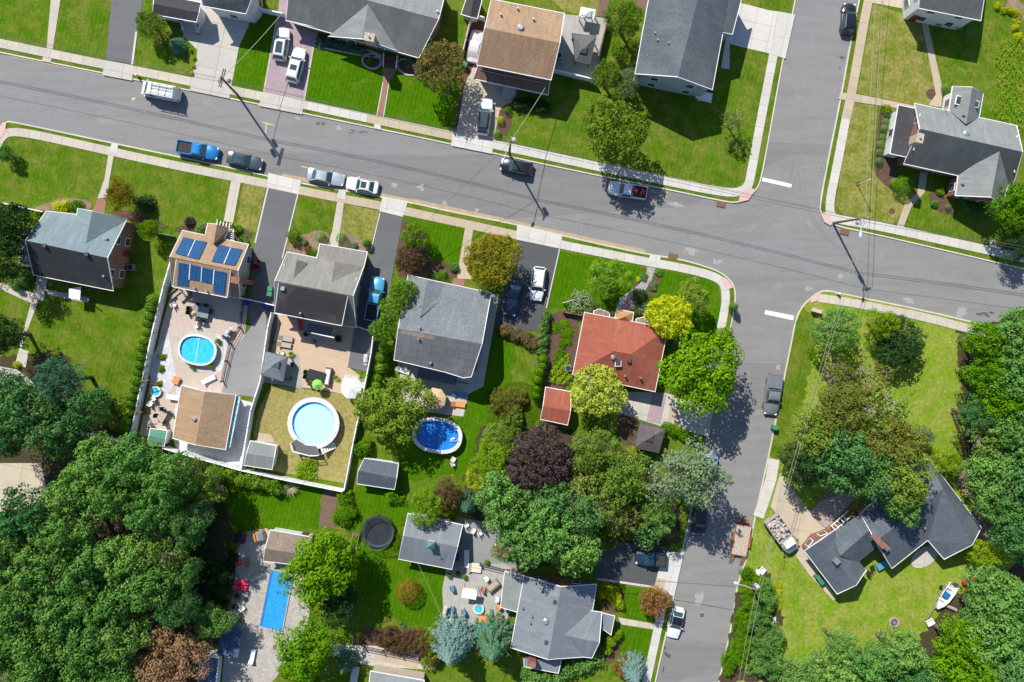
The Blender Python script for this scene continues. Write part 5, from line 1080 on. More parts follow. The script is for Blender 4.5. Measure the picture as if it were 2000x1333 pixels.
def crown_mesh(nl, lr, n, ls, hz=1.0, fill=.25, jit=.75, wob=.16, sq=.8, gaps=0):
    """unit-radius domed crown of leafy lobes"""
    th = rng.uniform(0, 2 * PI, nl); ph = rng.uniform(0, 2 * PI, 4)
    def rim(t): return 1 + wob * (np.sin(2 * t + ph[0]) * .5 + np.sin(3 * t + ph[1]) * .6 + np.sin(5 * t + ph[2]) * .5 + np.sin(8 * t + ph[3]) * .3)
    rr = np.sqrt(rng.uniform(0, 1, nl)) * .88; z = hz * np.sqrt(np.clip(1 - rr ** 2, 0, 1)) * rng.uniform(.5, 1.06, nl) + .04
    R = rng.uniform(lr[0], lr[1], nl); k = rim(th) * (1 - R * .5); c = np.stack([rr * k * np.cos(th), rr * k * np.sin(th), z * .86], 1)
    kc = 7; m = int(n * (1 - fill)) // kc; w = R ** 2; i = rng.choice(nl, m, p=w / w.sum()); d = unit(m); d[:, 2] = np.where(d[:, 2] < -.25, -d[:, 2], d[:, 2])
    out = c[i] * np.array([1, 1, .0]); od = out / (np.linalg.norm(out, axis=1)[:, None] + .2)
    rad = R[i] * rng.uniform(.7, 1.1, m); p = c[i] + d * rad[:, None] * np.array([1, 1, sq])
    p = np.repeat(p, kc, 0); d = np.repeat(d, kc, 0); m *= kc; q3 = unit(m); p = p + q3 * (ls * .65 * rng.uniform(.2, 1.0, m))[:, None] * np.array([1, 1, .7]); nn = d * .8 + q3 * .3 + np.array([0, 0, .2]) + unit(m) * jit * .7
    s1 = ls * rng.uniform(.6, 1.35, m)
    f = n - m; t = rng.uniform(0, 2 * PI, f); q = np.sqrt(rng.uniform(0, 1, f)) * .86; zz = hz * np.sqrt(np.clip(1 - q ** 2, 0, 1)) * rng.uniform(.15, .62, f); kk = rim(t)
    p2 = np.stack([q * kk * np.cos(t), q * kk * np.sin(t), zz], 1); n2 = unit(f) + np.array([0, 0, .5])
    return leaves_mesh(np.vstack([p, p2]), np.vstack([nn, n2]), np.concatenate([s1, ls * 1.4 * rng.uniform(.7, 1.3, f)]))
def ball_mesh(n, ls, tall=1.0, cone=0, rough=.06):
    d = unit(n); d[:, 2] = np.abs(d[:, 2]) * np.where(rng.uniform(0, 1, n) < .18, -1, 1); g = 1 + rough * np.sin(d[:, 0] * 9 + 1) * np.cos(d[:, 1] * 8) + rough * np.sin(d[:, 2] * 11)
    p = d * g[:, None] * rng.uniform(.86, 1.04, n)[:, None]
    if cone: sc = 1 - cone * (p[:, 2] + 1) / 2; p[:, 0] *= sc; p[:, 1] *= sc
    p[:, 2] = (p[:, 2] + 1) / 2 * tall; return leaves_mesh(p, d * 1.2 + unit(n) * .5 + np.array([0, 0, .2]), ls * rng.uniform(.6, 1.3, n))
def spruce_mesh(n, levels=16, ls=.05):
    P_, N_, A_ = [], [], []
    for L in range(levels):
        f = L / levels; z = f * 1.0; r = (1 - f) ** .85 + .04; nb = int(7 + 9 * (1 - f)); off = rng.uniform(0, 6)
        for b in range(nb):
            a = off + 2 * PI * b / nb + rng.normal() * .12; rl = r * rng.uniform(.8, 1.08); k = max(8, int(n * (r / (levels * .55)) / nb)); t = rng.uniform(.05, 1, k) ** .7
            wd = .17 * (1 - t * .75) * r ** .5; side = rng.uniform(-1, 1, k) * wd; x = t * rl
            P_.append(np.stack([x * math.cos(a) - side * math.sin(a), x * math.sin(a) + side * math.cos(a), z + .10 * (1 - t) - .06 * t + rng.normal(size=k) * .012], 1)); N_.append(np.tile([0, 0, 1.], (k, 1)) + unit(k) * .5 + np.array([math.cos(a), math.sin(a), 0]) * .25)
    p = np.vstack(P_); return leaves_mesh(p, np.vstack(N_), ls * rng.uniform(.6, 1.3, len(p)), .6)
def blades_mesh(n=260, droop=.35):
    m = MB()
    for i in range(n):
        a = rng.uniform(0, 2 * PI); L = rng.uniform(.6, 1.0); w = .022; p0 = Vector((0, 0, .05)); pr = None
        for k in range(4):
            t = (k + 1) / 4; e = rng.uniform(.45, 1.0) if k == 0 else e; q = Vector((math.cos(a) * L * t * e, math.sin(a) * L * t * e, .05 + L * (t * .85 - droop * t * t) )); sd = Vector((-math.sin(a), math.cos(a), 0)) * w * (1 - t * .8)
            s0 = Vector((-math.sin(a), math.cos(a), 0)) * w * (1 - (t - .25) * .8); m.face([p0 - s0, p0 + s0, q + sd, q - sd]); p0 = q
    me = m.mesh(); me.materials.append(M('leaf_mid')); return me
def limbs_mesh(nb=7, bare=False, h0=.0, spread=.75):
    """tapered trunk with limbs; crown sits at z 0..1 of unit, trunk from z -.7"""
    m = MB()
    def seg(a, b, r0, r1, n=7):
        a, b = Vector(a), Vector(b); d = (b - a).normalized(); u = d.cross(Vector((.3, .9, .1))).normalized(); v = d.cross(u)
        A = [a + (u * math.cos(t) + v * math.sin(t)) * r0 for t in [2 * PI * i / n for i in range(n)]]; B = [b + (u * math.cos(t) + v * math.sin(t)) * r1 for t in [2 * PI * i / n for i in range(n)]]
        for i in range(n): j = (i + 1) % n; m.face([A[i], A[j], B[j], B[i]])
    tw = .075 if not bare else .05; seg((0, 0, -1), (.02, .01, -.2), tw * 1.35, tw); seg((.02, .01, -.2), (0, .02, .35), tw, tw * .6); seg((0, .02, .35), (.03, 0, .8), tw * .6, .015)
    for i in range(nb):
        a = 2 * PI * i / nb + rng.uniform(-.3, .3); z = rng.uniform(-.2, .4); L = spread * rng.uniform(.7, 1.1); e = Vector((math.cos(a) * L, math.sin(a) * L, z + rng.uniform(.25, .5))); mid = Vector((math.cos(a + .15) * L * .5, math.sin(a + .15) * L * .5, z + .22)); seg((0, 0, z), mid, tw * .55, tw * .32, 5); seg(mid, e, tw * .32, .008, 5)
        for _ in range(5 if bare else 2):
            q = mid.lerp(e, rng.uniform(0, .7)); f = q + Vector((rng.normal() * .22, rng.normal() * .22, rng.uniform(.05, .3))); seg(q, f, tw * .2, .006, 4)
            if bare:
                for _ in range(3): g2 = q.lerp(f, rng.uniform(.3, 1)); seg(g2, g2 + Vector((rng.normal() * .12, rng.normal() * .12, rng.uniform(0, .12))), .009, .004, 3)
    me = m.mesh(); me.materials.append(M('bark')); return me
CR = {'oak': [crown_mesh(120, (.08, .18), 21000, .038, 1.0, .13, .5, .24, .85) for _ in range(5)], 'maple': [crown_mesh(170, (.06, .13), 16000, .036, .95, .22, .6, .10) for _ in range(3)],
      'fine': [crown_mesh(110, (.07, .19), 20000, .033, .95, .13, .8, .26) for _ in range(4)], 'lobed': [crown_mesh(70, (.11, .24), 20000, .038, .9, .13, .45, .2, .8) for _ in range(4)],
      'loose': [crown_mesh(60, (.06, .14), 4200, .045, .9, .08, .9, .3) for _ in range(3)], 'bush': [crown_mesh(16, (.28, .42), 3600, .075, .8, .2, .6, .12) for _ in range(3)], 'ball': [ball_mesh(3200, .06)], 'egg': [ball_mesh(3000, .08, 1, .45, .1), ball_mesh(3000, .08, 1, .5, .12)],
      'spruce': [spruce_mesh(17000) for _ in range(2)], 'blade': [blades_mesh()], 'sprawl': [crown_mesh(40, (.14, .3), 5200, .07, .5, .2, .8, .3) for _ in range(2)]}
TR = [limbs_mesh() for _ in range(3)]; BR = [limbs_mesh(9, True) for _ in range(2)]
def setm(o, mat):
    o.material_slots[0].link = 'OBJECT'; o.material_slots[0].material = M(mat)
_ti = 0
NM = {'oak': 'broadleaf_tree', 'maple': 'maple_tree', 'fine': 'garden_tree', 'lobed': 'broadleaf_tree', 'loose': 'sparse_tree', 'spruce': 'spruce_tree'}
def tree(px, py, r, h, kind, col, label, group=None, name=None, trunk=True, asp=1.0, rot=None):
    """px,py,r: crown centre and radius on the survey sheet; h: height in metres"""
    global _ti; _ti += 1; h = h * (1.3 if group is None and h > 3.9 else 1); zc = h * .66; c = P(px, py, zc); R = r * 1.07 * S * (HC - zc) / HC; ms = CR[kind]; me = ms[_ti % len(ms)]
    t = thing(name or NM.get(kind, 'tree'), label, 'tree', (c.x, c.y, GZ), 0, group); a = rng.uniform(0, 6.28) if rot is None else rot
    o = bpy.data.objects.new('crown', me); COL.objects.link(o); o.parent = t; z0 = h * (.44 if h > 6.5 else .3) if kind != 'spruce' else h * .03; o.location = (0, 0, z0); o.rotation_euler = (0, 0, a); o.scale = (R, R * asp, h - z0); setm(o, 'leaf_' + col)
    q = bpy.data.objects.new('trunk', (BR if kind == 'loose' else TR)[_ti % 2]); COL.objects.link(q); q.parent = t; q.location = (0, 0, h * .35); q.rotation_euler = (0, 0, a); q.scale = (R, R, h * .36)
    if kind == 'loose': setm(q, 'bark_pale')
    return t
def bush(px, py, r, h, kind, col, label, group=None, name='shrub', cat='shrub', asp=1.0, rot=0):
    global _ti; _ti += 1; c = P(px, py, h * .6); R = r * S * (HC - h * .6) / HC; ms = CR[kind]
    o = bpy.data.objects.new(name, ms[_ti % len(ms)]); COL.objects.link(o); o.location = (c.x, c.y, GZ + (0 if kind != 'ball' else .05)); o.rotation_euler = (0, 0, rng.uniform(0, 6.28) if asp == 1 else -math.radians(rot)); o.scale = (R, R * asp, h); setm(o, 'leaf_' + col); return tag(o, label, cat, group)
# --- single trees
for a in ((1190, 985, 40, 8.5, 'loose', 'olive', 'airy tree with bare grey branches in the middle of the backyard wood'), (862, 130, 54, 7, 'maple', 'olivebrown', 'olive brown leaved tree on the ranch lawn above the sidewalk'), (1203, 252, 67, 9, 'maple', 'tips', 'large round green tree over the northern sidewalk by the grey gable house'),
          (1436, 234, 25, 5, 'loose', 'olive', 'small thin tree alone on the corner lawn of the gable house'), (290, 45, 29, 4.2, 'maple', 'olive', 'bushy green tree beside the blue-grey driveway at the top left'), (340, 84, 20, 3, 'spruce', 'bluegreen', 'small blue-green spruce by the porch railing at the top left'),
          (1219, 38, 38, 6, 'fine', 'tips', 'green tree between the grey patio fence and tall gable house'), (1184, 146, 31, 5.5, 'maple', 'tips', 'yellow-green tree at the patio wall beside a silver tree'), (1226, 160, 28, 5, 'fine', 'silver', 'silvery green tree touching the corner of the pale blue gable wall'),
          (233, 378, 30, 5, 'fine', 'gold', 'golden olive tree at the end of the front path left'), (276, 395, 20, 3.5, 'spruce', 'dark', 'dark little conifer on the lawn right of the golden olive tree'), (291, 448, 22, 4, 'fine', 'lime', 'lime green tree at the brick house corner'),
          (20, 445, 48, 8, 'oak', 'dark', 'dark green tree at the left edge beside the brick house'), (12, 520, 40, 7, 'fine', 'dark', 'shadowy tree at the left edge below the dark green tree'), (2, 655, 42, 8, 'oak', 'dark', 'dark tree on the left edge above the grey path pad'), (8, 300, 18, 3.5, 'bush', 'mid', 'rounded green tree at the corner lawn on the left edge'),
          (963, 508, 59, 7, 'maple', 'gold', 'golden yellow-green tree in front of the mottled roof house'), (799, 507, 31, 4.5, 'maple', 'plumbrown', 'purple brown bush tree below the bright green one'), (810, 462, 29, 4.5, 'fine', 'vivid', 'bright green small tree at the top of the garden bed'),
          (788, 572, 29, 6, 'maple', 'fresh', 'light green conifer next to the mottled roof corner'), (768, 605, 30, 6, 'maple', 'fresh', 'middle light green conifer beside the cyan truck driveway'), (748, 645, 28, 6, 'maple', 'fresh', 'lower light green conifer at the end of the tall row'),
          (1188, 543, 44, 6, 'fine', 'fresh', 'airy green tree on the lawn left of the slate path'), (1310, 617, 49, 6, 'maple', 'yellow', 'bright yellow tree at the corner of the red roof'), (1354, 582, 34, 5.5, 'fine', 'olive', 'dark olive tree right behind the yellow tree'),
          (1372, 728, 84, 9.8, 'lobed', 'vivid', 'very large vivid green tree overhanging the street by the red roof'), (1168, 765, 57, 6, 'maple', 'cream', 'pale yellow tree against the lower edge of the red roof'), (1055, 897, 69, 8.5, 'maple', 'purple', 'big dark purple tree below the red shed'),
          (770, 802, 72, 7, 'oak', 'tips', 'spreading olive green tree between the round and oval pools'), (1345, 930, 72, 11.5, 'fine', 'silver', 'silver green tree overhanging the street beside the brown gazebo'), (1160, 880, 48, 8, 'fine', 'olive', 'pale olive tree to the right of the purple tree'),
          (1215, 935, 58, 8.5, 'fine', 'olive', 'feathery olive tree in the middle of the backyard wood'), (1140, 955, 42, 8, 'loose', 'olive', 'half bare tree between the purple tree and the olive trees'), (1215, 1010, 42, 7, 'loose', 'autumn', 'half dead brown tree above the shaded black driveway'), (1288, 1005, 36, 6.5, 'fine', 'mid', 'green shaded tree left of the parked black suv'), (1265, 1050, 30, 4, 'bush', 'deep', 'low dark tree above the dark blue pickup'),
          (985, 985, 60, 9.5, 'oak', 'mid', 'leafy tree left of the purple tree in the backyard wood'), (1060, 1045, 66, 11, 'oak', 'mid', 'tall broad tree in the centre of the backyard wood'), (1010, 1050, 48, 9, 'oak', 'deep', 'green tree over the red car'), (1120, 1075, 52, 10, 'oak', 'mid', 'broad tree spreading over the brick wall of the light grey house'), (1130, 1010, 50, 10, 'fine', 'deep', 'deep green tree behind the tall broad tree'), (1075, 985, 45, 9, 'oak', 'deep', 'dark tree directly below the purple tree'),
          (835, 990, 38, 5.5, 'fine', 'lime', 'light green tree overhanging the garage roof'), (875, 968, 32, 4.5, 'fine', 'plumbrown', 'brownish olive tree above the garage'), (912, 992, 24, 5, 'spruce', 'bluegreen', 'small blue-green spruce behind the garage'), (960, 905, 42, 5.5, 'fine', 'lime', 'yellow-green tree at the lawn edge left of the purple tree'), (938, 940, 30, 4.5, 'fine', 'yellow', 'yellowish tree below the oval pool lawn'),
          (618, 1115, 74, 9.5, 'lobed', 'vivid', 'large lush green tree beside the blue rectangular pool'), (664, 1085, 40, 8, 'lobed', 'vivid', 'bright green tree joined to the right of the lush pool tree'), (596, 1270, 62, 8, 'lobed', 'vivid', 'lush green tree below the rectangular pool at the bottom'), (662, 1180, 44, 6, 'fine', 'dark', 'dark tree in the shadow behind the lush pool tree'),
          (880, 1275, 52, 8, 'spruce', 'bluespruce', 'pale blue spruce at the bottom beside a green spruce'), (962, 1270, 48, 7.5, 'spruce', 'bluegreen', 'green spruce at the bottom touching the blue spruce'), (672, 1305, 24, 4, 'spruce', 'bluegreen', 'little blue-green spruce beside the bottom metal table'), (1240, 1322, 32, 5, 'spruce', 'bluespruce', 'blue spruce tip at the bottom edge beside the sidewalk'),
          (1280, 1178, 33, 4, 'maple', 'red', 'crepe myrtle with pink red flowers beside the street'), (334, 1290, 64, 9, 'fine', 'brown', 'dry brown leaved tree at the bottom left'), (415, 1215, 38, 6, 'fine', 'mid', 'green tree beside the navy pergola'),
          (1635, 645, 48, 7, 'fine', 'mid', 'green tree by the wooden bench at the street corner'), (1722, 632, 32, 5.5, 'fine', 'lime', 'lime tree beside the dark rounded tree on the east lawn'), (1762, 668, 52, 5, 'maple', 'dark', 'dark rounded yew tree on the east lawn'),
          (1855, 905, 32, 4, 'fine', 'lime', 'yellow-green rounded tree at the north corner of the navy roof'), (1925, 1085, 32, 4.5, 'fine', 'lime', 'yellow-green tree at the east end of the navy house'), (1985, 400, 46, 7, 'oak', 'vivid', 'bright green tree at the right edge beside the brick gable'), (1990, 480, 30, 5, 'fine', 'dark', 'dark tree at the right edge below the bright green tree'),
          (1640, 740, 40, 7, 'loose', 'autumn', 'thin rust tinted tree at the top of the big grove'), (1700, 735, 45, 7, 'loose', 'autumn', 'thin half bare tree beside the open lawn at the grove top'), (1640, 810, 62, 9, 'fine', 'autumn', 'rust and olive tree in the upper middle of the big grove'), (1730, 800, 58, 8.5, 'loose', 'olive', 'open olive tree on the lawn side of the big grove'), (1745, 865, 62, 9, 'fine', 'autumn', 'reddish olive tree above the navy roof in the big grove'),
          (1590, 850, 50, 9, 'fine', 'olive', 'olive tree along the street side of the big grove'), (1575, 905, 50, 8, 'oak', 'dark', 'dark round tree over the sidewalk at the big grove corner'), (1640, 895, 60, 10, 'oak', 'deep', 'deep green tree in the lower middle of the big grove'), (1700, 925, 58, 9, 'fine', 'deep', 'deep green tree above the slate patio'), (1765, 935, 58, 10, 'fine', 'olive', 'olive green tree overlapping the navy roof edge'), (1758, 975, 46, 8, 'oak', 'mid', 'green tree leaning over the middle of the navy roof'),
          (1805, 855, 22, 4, 'fine', 'bluegreen', 'small blue-green tree at the lawn edge of the big grove'), (395, 945, 42, 8, 'fine', 'olive', 'olive tree at the corner of the white fence and the lower left wood')):
    tree(*a)
# --- woods; nothing tells these apart one from the next
GL = 'trees of the dense wood at the lower left'
for px, py, r, h, k, c in ((50, 800, 62, 12, 'oak', 'deep'), (118, 745, 46, 11, 'fine', 'bluegreen'), (165, 800, 46, 10, 'oak', 'deep'), (105, 850, 52, 11, 'oak', 'deep'), (5, 850, 50, 11, 'oak', 'deep'), (12, 765, 45, 11, 'oak', 'deep'), (190, 905, 55, 11, 'lobed', 'mid'), (262, 905, 58, 12, 'lobed', 'mid'), (335, 935, 50, 11, 'oak', 'mid'), (150, 965, 56, 12, 'lobed', 'mid'), (225, 970, 48, 12, 'oak', 'mid'), (300, 995, 50, 11, 'oak', 'mid'),
                           (60, 1010, 55, 13, 'oak', 'deep'), (130, 1035, 55, 13, 'oak', 'mid'), (10, 1070, 55, 13, 'oak', 'mid'), (80, 1100, 60, 13, 'oak', 'mid'), (170, 1105, 58, 13, 'lobed', 'mid'), (255, 1095, 55, 12, 'oak', 'mid'), (320, 1070, 52, 11, 'loose', 'olive'), (375, 1020, 40, 10, 'fine', 'deep'), (40, 1180, 62, 13, 'oak', 'mid'), (130, 1185, 58, 13, 'lobed', 'mid'), (215, 1180, 55, 12, 'oak', 'mid'),
                           (295, 1150, 50, 11, 'lobed', 'mid'), (345, 1185, 40, 9, 'fine', 'deep'), (10, 1260, 58, 13, 'oak', 'mid'), (90, 1265, 60, 13, 'oak', 'mid'), (175, 1265, 55, 13, 'lobed', 'mid'), (245, 1245, 48, 12, 'lobed', 'mid'), (60, 1335, 58, 13, 'oak', 'mid'), (145, 1340, 55, 13, 'oak', 'mid'), (225, 1330, 50, 12, 'lobed', 'mid'), (355, 1120, 38, 8, 'fine', 'mid'), (-45, 1150, 60, 13, 'oak', 'mid')):
    tree(px, py, r, h * (1.45 if px > 325 and py > 930 else 1.35 if px > 280 else 1.15), k, c, 'broadleaf tree in the dense wood filling the lower left corner', GL)
GR = 'trees of the wood along the right edge'
for px, py, r, h, k, c in ((1925, 668, 42, 10, 'oak', 'vivid'), (1985, 650, 50, 11, 'oak', 'mid'), (1925, 735, 45, 10, 'oak', 'vivid'), (1985, 745, 58, 12, 'oak', 'mid'), (1955, 790, 46, 11, 'lobed', 'vivid'), (1905, 810, 38, 9, 'fine', 'deep'), (1935, 850, 50, 10, 'loose', 'olive'), (1990, 850, 58, 12, 'oak', 'mid'), (1935, 920, 52, 10, 'oak', 'mid'), (1990, 945, 55, 12, 'oak', 'deep'), (1955, 985, 46, 10, 'fine', 'mid'), (1985, 1045, 50, 11, 'oak', 'deep'), (2040, 800, 60, 12, 'oak', 'mid')):
    tree(px, py, r, h, k, c, 'broadleaf tree in the wood along the right edge beside the east lawn', GR)
GB = 'trees of the wood in the lower right corner'
for px, py, r, h, k, c in ((1950, 1165, 62, 11, 'oak', 'mid'), (1918, 1192, 42, 9, 'fine', 'mid'), (1872, 1255, 48, 10, 'oak', 'vivid'), (1945, 1245, 62, 12, 'lobed', 'mid'), (1995, 1200, 58, 12, 'oak', 'mid'), (1890, 1315, 60, 11, 'oak', 'vivid'), (1975, 1315, 60, 12, 'oak', 'deep'), (1820, 1330, 40, 9, 'lobed', 'mid'), (1755, 1272, 48, 10, 'oak', 'mid'), (1700, 1300, 50, 10, 'oak', 'mid'), (1640, 1260, 34, 9, 'fine', 'mid'), (1625, 1315, 50, 10, 'oak', 'mid'), (1560, 1325, 45, 9, 'fine', 'mid'), (1780, 1335, 45, 10, 'oak', 'deep')):
    tree(px, py, r, h, k, c, 'broadleaf tree in the wood filling the lower right corner', GB)
# --- hedges and shrubs
def row(label, group, s, n, r, h, kind, col, jx=2, name='shrub', cat='shrub'):
    a = [tuple(map(float, t.split(','))) for t in s.split()]; L = [math.dist(p, q) for p, q in zip(a, a[1:])]; T = sum(L)
    for i in range(n):
        d = T * (i + .5) / n; k = 0
        while d > L[k]: d -= L[k]; k += 1
        f = d / L[k]; bush(a[k][0] + (a[k + 1][0] - a[k][0]) * f + rng.uniform(-jx, jx), a[k][1] + (a[k + 1][1] - a[k][1]) * f + rng.uniform(-jx, jx), r * (rng.uniform(.85, 1.12) if jx < 10 else rng.uniform(.6, 1.4)), h * (rng.uniform(.9, 1.1) if jx < 10 else rng.uniform(.6, 1.4)), kind, col, label, group, name, cat)
row('bright green arborvitae in the row along the long white fence', 'arborvitae row along the long white fence', "301,578 288,642 268,742 246,845", 17, 15, 3.0, 'egg', 'fresh', 2, 'arborvitae')
row('bright lime arborvitae in the hedge below the pool house fence', 'arborvitae hedge below the pool house fence', "412,922 455,932 545,950", 9, 19, 2.6, 'bush', 'fresh', 2, 'arborvitae')
row('columnar green arborvitae in the row between the two back gardens', 'arborvitae row between the back gardens', "750,672 746,700 742,735 732,780 718,840", 9, 17, 3.4, 'egg', 'fresh', 2, 'arborvitae')
row('clipped dark yew in the hedge at the head of the black driveway', 'hedge beside the black driveway', "1068,610 1062,655 1056,690", 6, 12, 2.0, 'bush', 'mid', 1)
row('arborvitae in the double row left of the red shed', 'arborvitae beside the red shed', "1060,692 1056,730 1045,780", 6, 14, 2.8, 'egg', 'vivid', 3, 'arborvitae')
row('flowering pink shrub in the hedge below the black driveway', 'rose hedge below the black driveway', "975,645 1010,655 1052,672", 7, 16, 1.8, 'bush', 'roses', 3)
row('light green shrub in the hedge by the brown gazebo', 'hedge beside the brown gazebo', "1300,836 1352,855", 6, 13, 1.6, 'bush', 'vivid', 2)
row('leafy bush in the tangled bank below the trampoline lawn fence', 'bushes between the fence corner and trampoline', "668,968 680,1000 665,1020", 7, 17, 1.8, 'bush', 'vivid', 7)
row('low bush beside the dark blue garden shed', 'bushes by the dark blue shed', "705,880 715,868", 3, 18, 2.2, 'bush', 'vivid', 6)
row('yellow-green creeping plant beside the garage wall', 'plants along the garage wall', "790,1010 778,1060 765,1090", 8, 9, .9, 'sprawl', 'lime', 3, 'creeper', 'plant')
row('foundation shrub in front of the ranch house', 'foundation shrubs of the ranch house', "635,78 680,92 712,100", 6, 10, 1.1, 'bush', 'bluegreen', 1)
row('small round shrub in the mulch bed beside the white framed porch', 'shrubs beside the white framed porch', "1735,215 1726,250 1722,278 1720,300 1716,322", 7, 7.5, .9, 'ball', 'mid', 2)
row('low plant in the garden bed beside the red roofed house', 'garden bed plants beside the red roofed house', "1085,635 1108,640 1100,680 1092,720", 13, 10, .8, 'sprawl', 'vivid', 8, 'garden_plant', 'plant')
row('lime shrub in the bed on the garden side of the light grey house', 'shrubs on the street side of the light grey house', "1178,1155 1200,1165 1208,1190", 6, 14, 1.8, 'bush', 'yellow', 5)
row('yellow-green shrub below the east porch of the light grey house', 'shrubs below the east porch', "1212,1235 1195,1255 1180,1268", 5, 14, 1.8, 'bush', 'lime', 4)
row('green shrub along the lower wall of the light grey house', 'shrubs along the lower wall', "1180,1285 1130,1305 1085,1330 1020,1325", 8, 20, 2.4, 'bush', 'mid', 6)
row('ragged shrub in the roadside thicket beside the southern street', 'shrubs of the roadside thicket', "1462,1125 1470,1160 1455,1210 1450,1260 1432,1320", 22, 17, 2.0, 'fine', 'vivid', 14)
row('taller shrub on the lawn side of the roadside thicket', 'taller shrubs of the roadside thicket', "1500,1145 1495,1200 1500,1260 1485,1320", 13, 24, 3.6, 'fine', 'mid', 19)
row('yellow flowering plant in the wire bed on the east lawn', 'plants in the wire bed', "1523,1140 1522,1190", 5, 8, .9, 'sprawl', 'yellow', 2, 'garden_plant', 'plant')
row('woodland undergrowth bush around the half dead backyard trees', 'undergrowth of the backyard wood', "985,800 1000,850 960,860 1140,900 1200,905 1260,985 1180,1030 1240,1040", 18, 24, 2.6, 'fine', 'olive', 16)
row('bush along the planted bank at the bottom of the mown lawn', 'bushes along the bottom bank', "745,1252 795,1255 830,1262 850,1290", 6, 26, 2.8, 'fine', 'plumbrown', 5)
row('green bush beside the brown bank bushes', 'green bushes by the bottom bank', "812,1255 850,1250 838,1300", 4, 24, 2.6, 'fine', 'lime', 4)
row('bush around the foot of the lower pool tree', 'bushes around the lower pool tree', "545,1310 590,1325 620,1330", 6, 16, 1.5, 'bush', 'vivid', 8)
row('shaded shrub along the wall between the wood and pool patio', 'shaded shrubs left of the pool patio', "452,1080 440,1150 425,1200", 8, 13, 1.2, 'sprawl', 'dark', 4)
row('added dark bush deepening the shaded margin right of the lower left wood', 'added shade bushes of the lower left wood', "400,980 395,1060 385,1130 400,1200 425,1120", 14, 24, 3.0, 'fine', 'dark', 12)  # bushes added in dark leaf colour to darken the shadowed margin
row('hosta like plant in the shade below the brick gable', 'plants under the brick gable', "1880,392 1900,405 1925,415", 5, 10, .8, 'bush', 'deep', 3, 'garden_plant', 'plant')
row('shrub in the shade under the white wall at the top right', 'shrubs under the white wall at the top right', "1825,40 1865,48 1905,60", 4, 10, 1.1, 'ball', 'deep', 2)
row('yellow round shrub in the bed at the top right corner', 'yellow shrubs at the top right corner', "1943,10 1962,20 1990,22 1985,50 1988,75", 8, 9, .9, 'bush', 'yellow', 3)
row('green bush at the left corner of the brick house', 'bushes left of the brick house', "52,535 40,550 25,560", 4, 14, 1.8, 'bush', 'mid', 3)
row('bush in the shade of the tan porch house front', 'bushes in front of the tan roofed house', "1005,205 1030,205 1070,205", 5, 15, 1.6, 'bush', 'dark', 3)
row('brownish bush behind the oval pool lawn edge', 'bushes edging the oval pool lawn', "985,770 975,790 1010,770 990,820", 7, 22, 2.4, 'fine', 'autumn', 8)
row('low green shrub in the flower bed before the mottled roof house', 'shrubs before the mottled roof house', "880,525 895,520 843,545", 4, 10, 1.0, 'bush', 'mid', 3)
row('palm like potted plant around the tan patio', 'potted plants around the tan patio', "545,650 530,668 570,693 567,742 710,738 722,750", 6, 9, 1.0, 'blade', 'lime', 1, 'potted_plant', 'plant')
row('plant along the blue shaded side of the long white fence', 'plants along the inside of the long white fence', "320,682 312,735 282,820", 5, 8, 1.0, 'sprawl', 'lime', 4, 'garden_plant', 'plant')
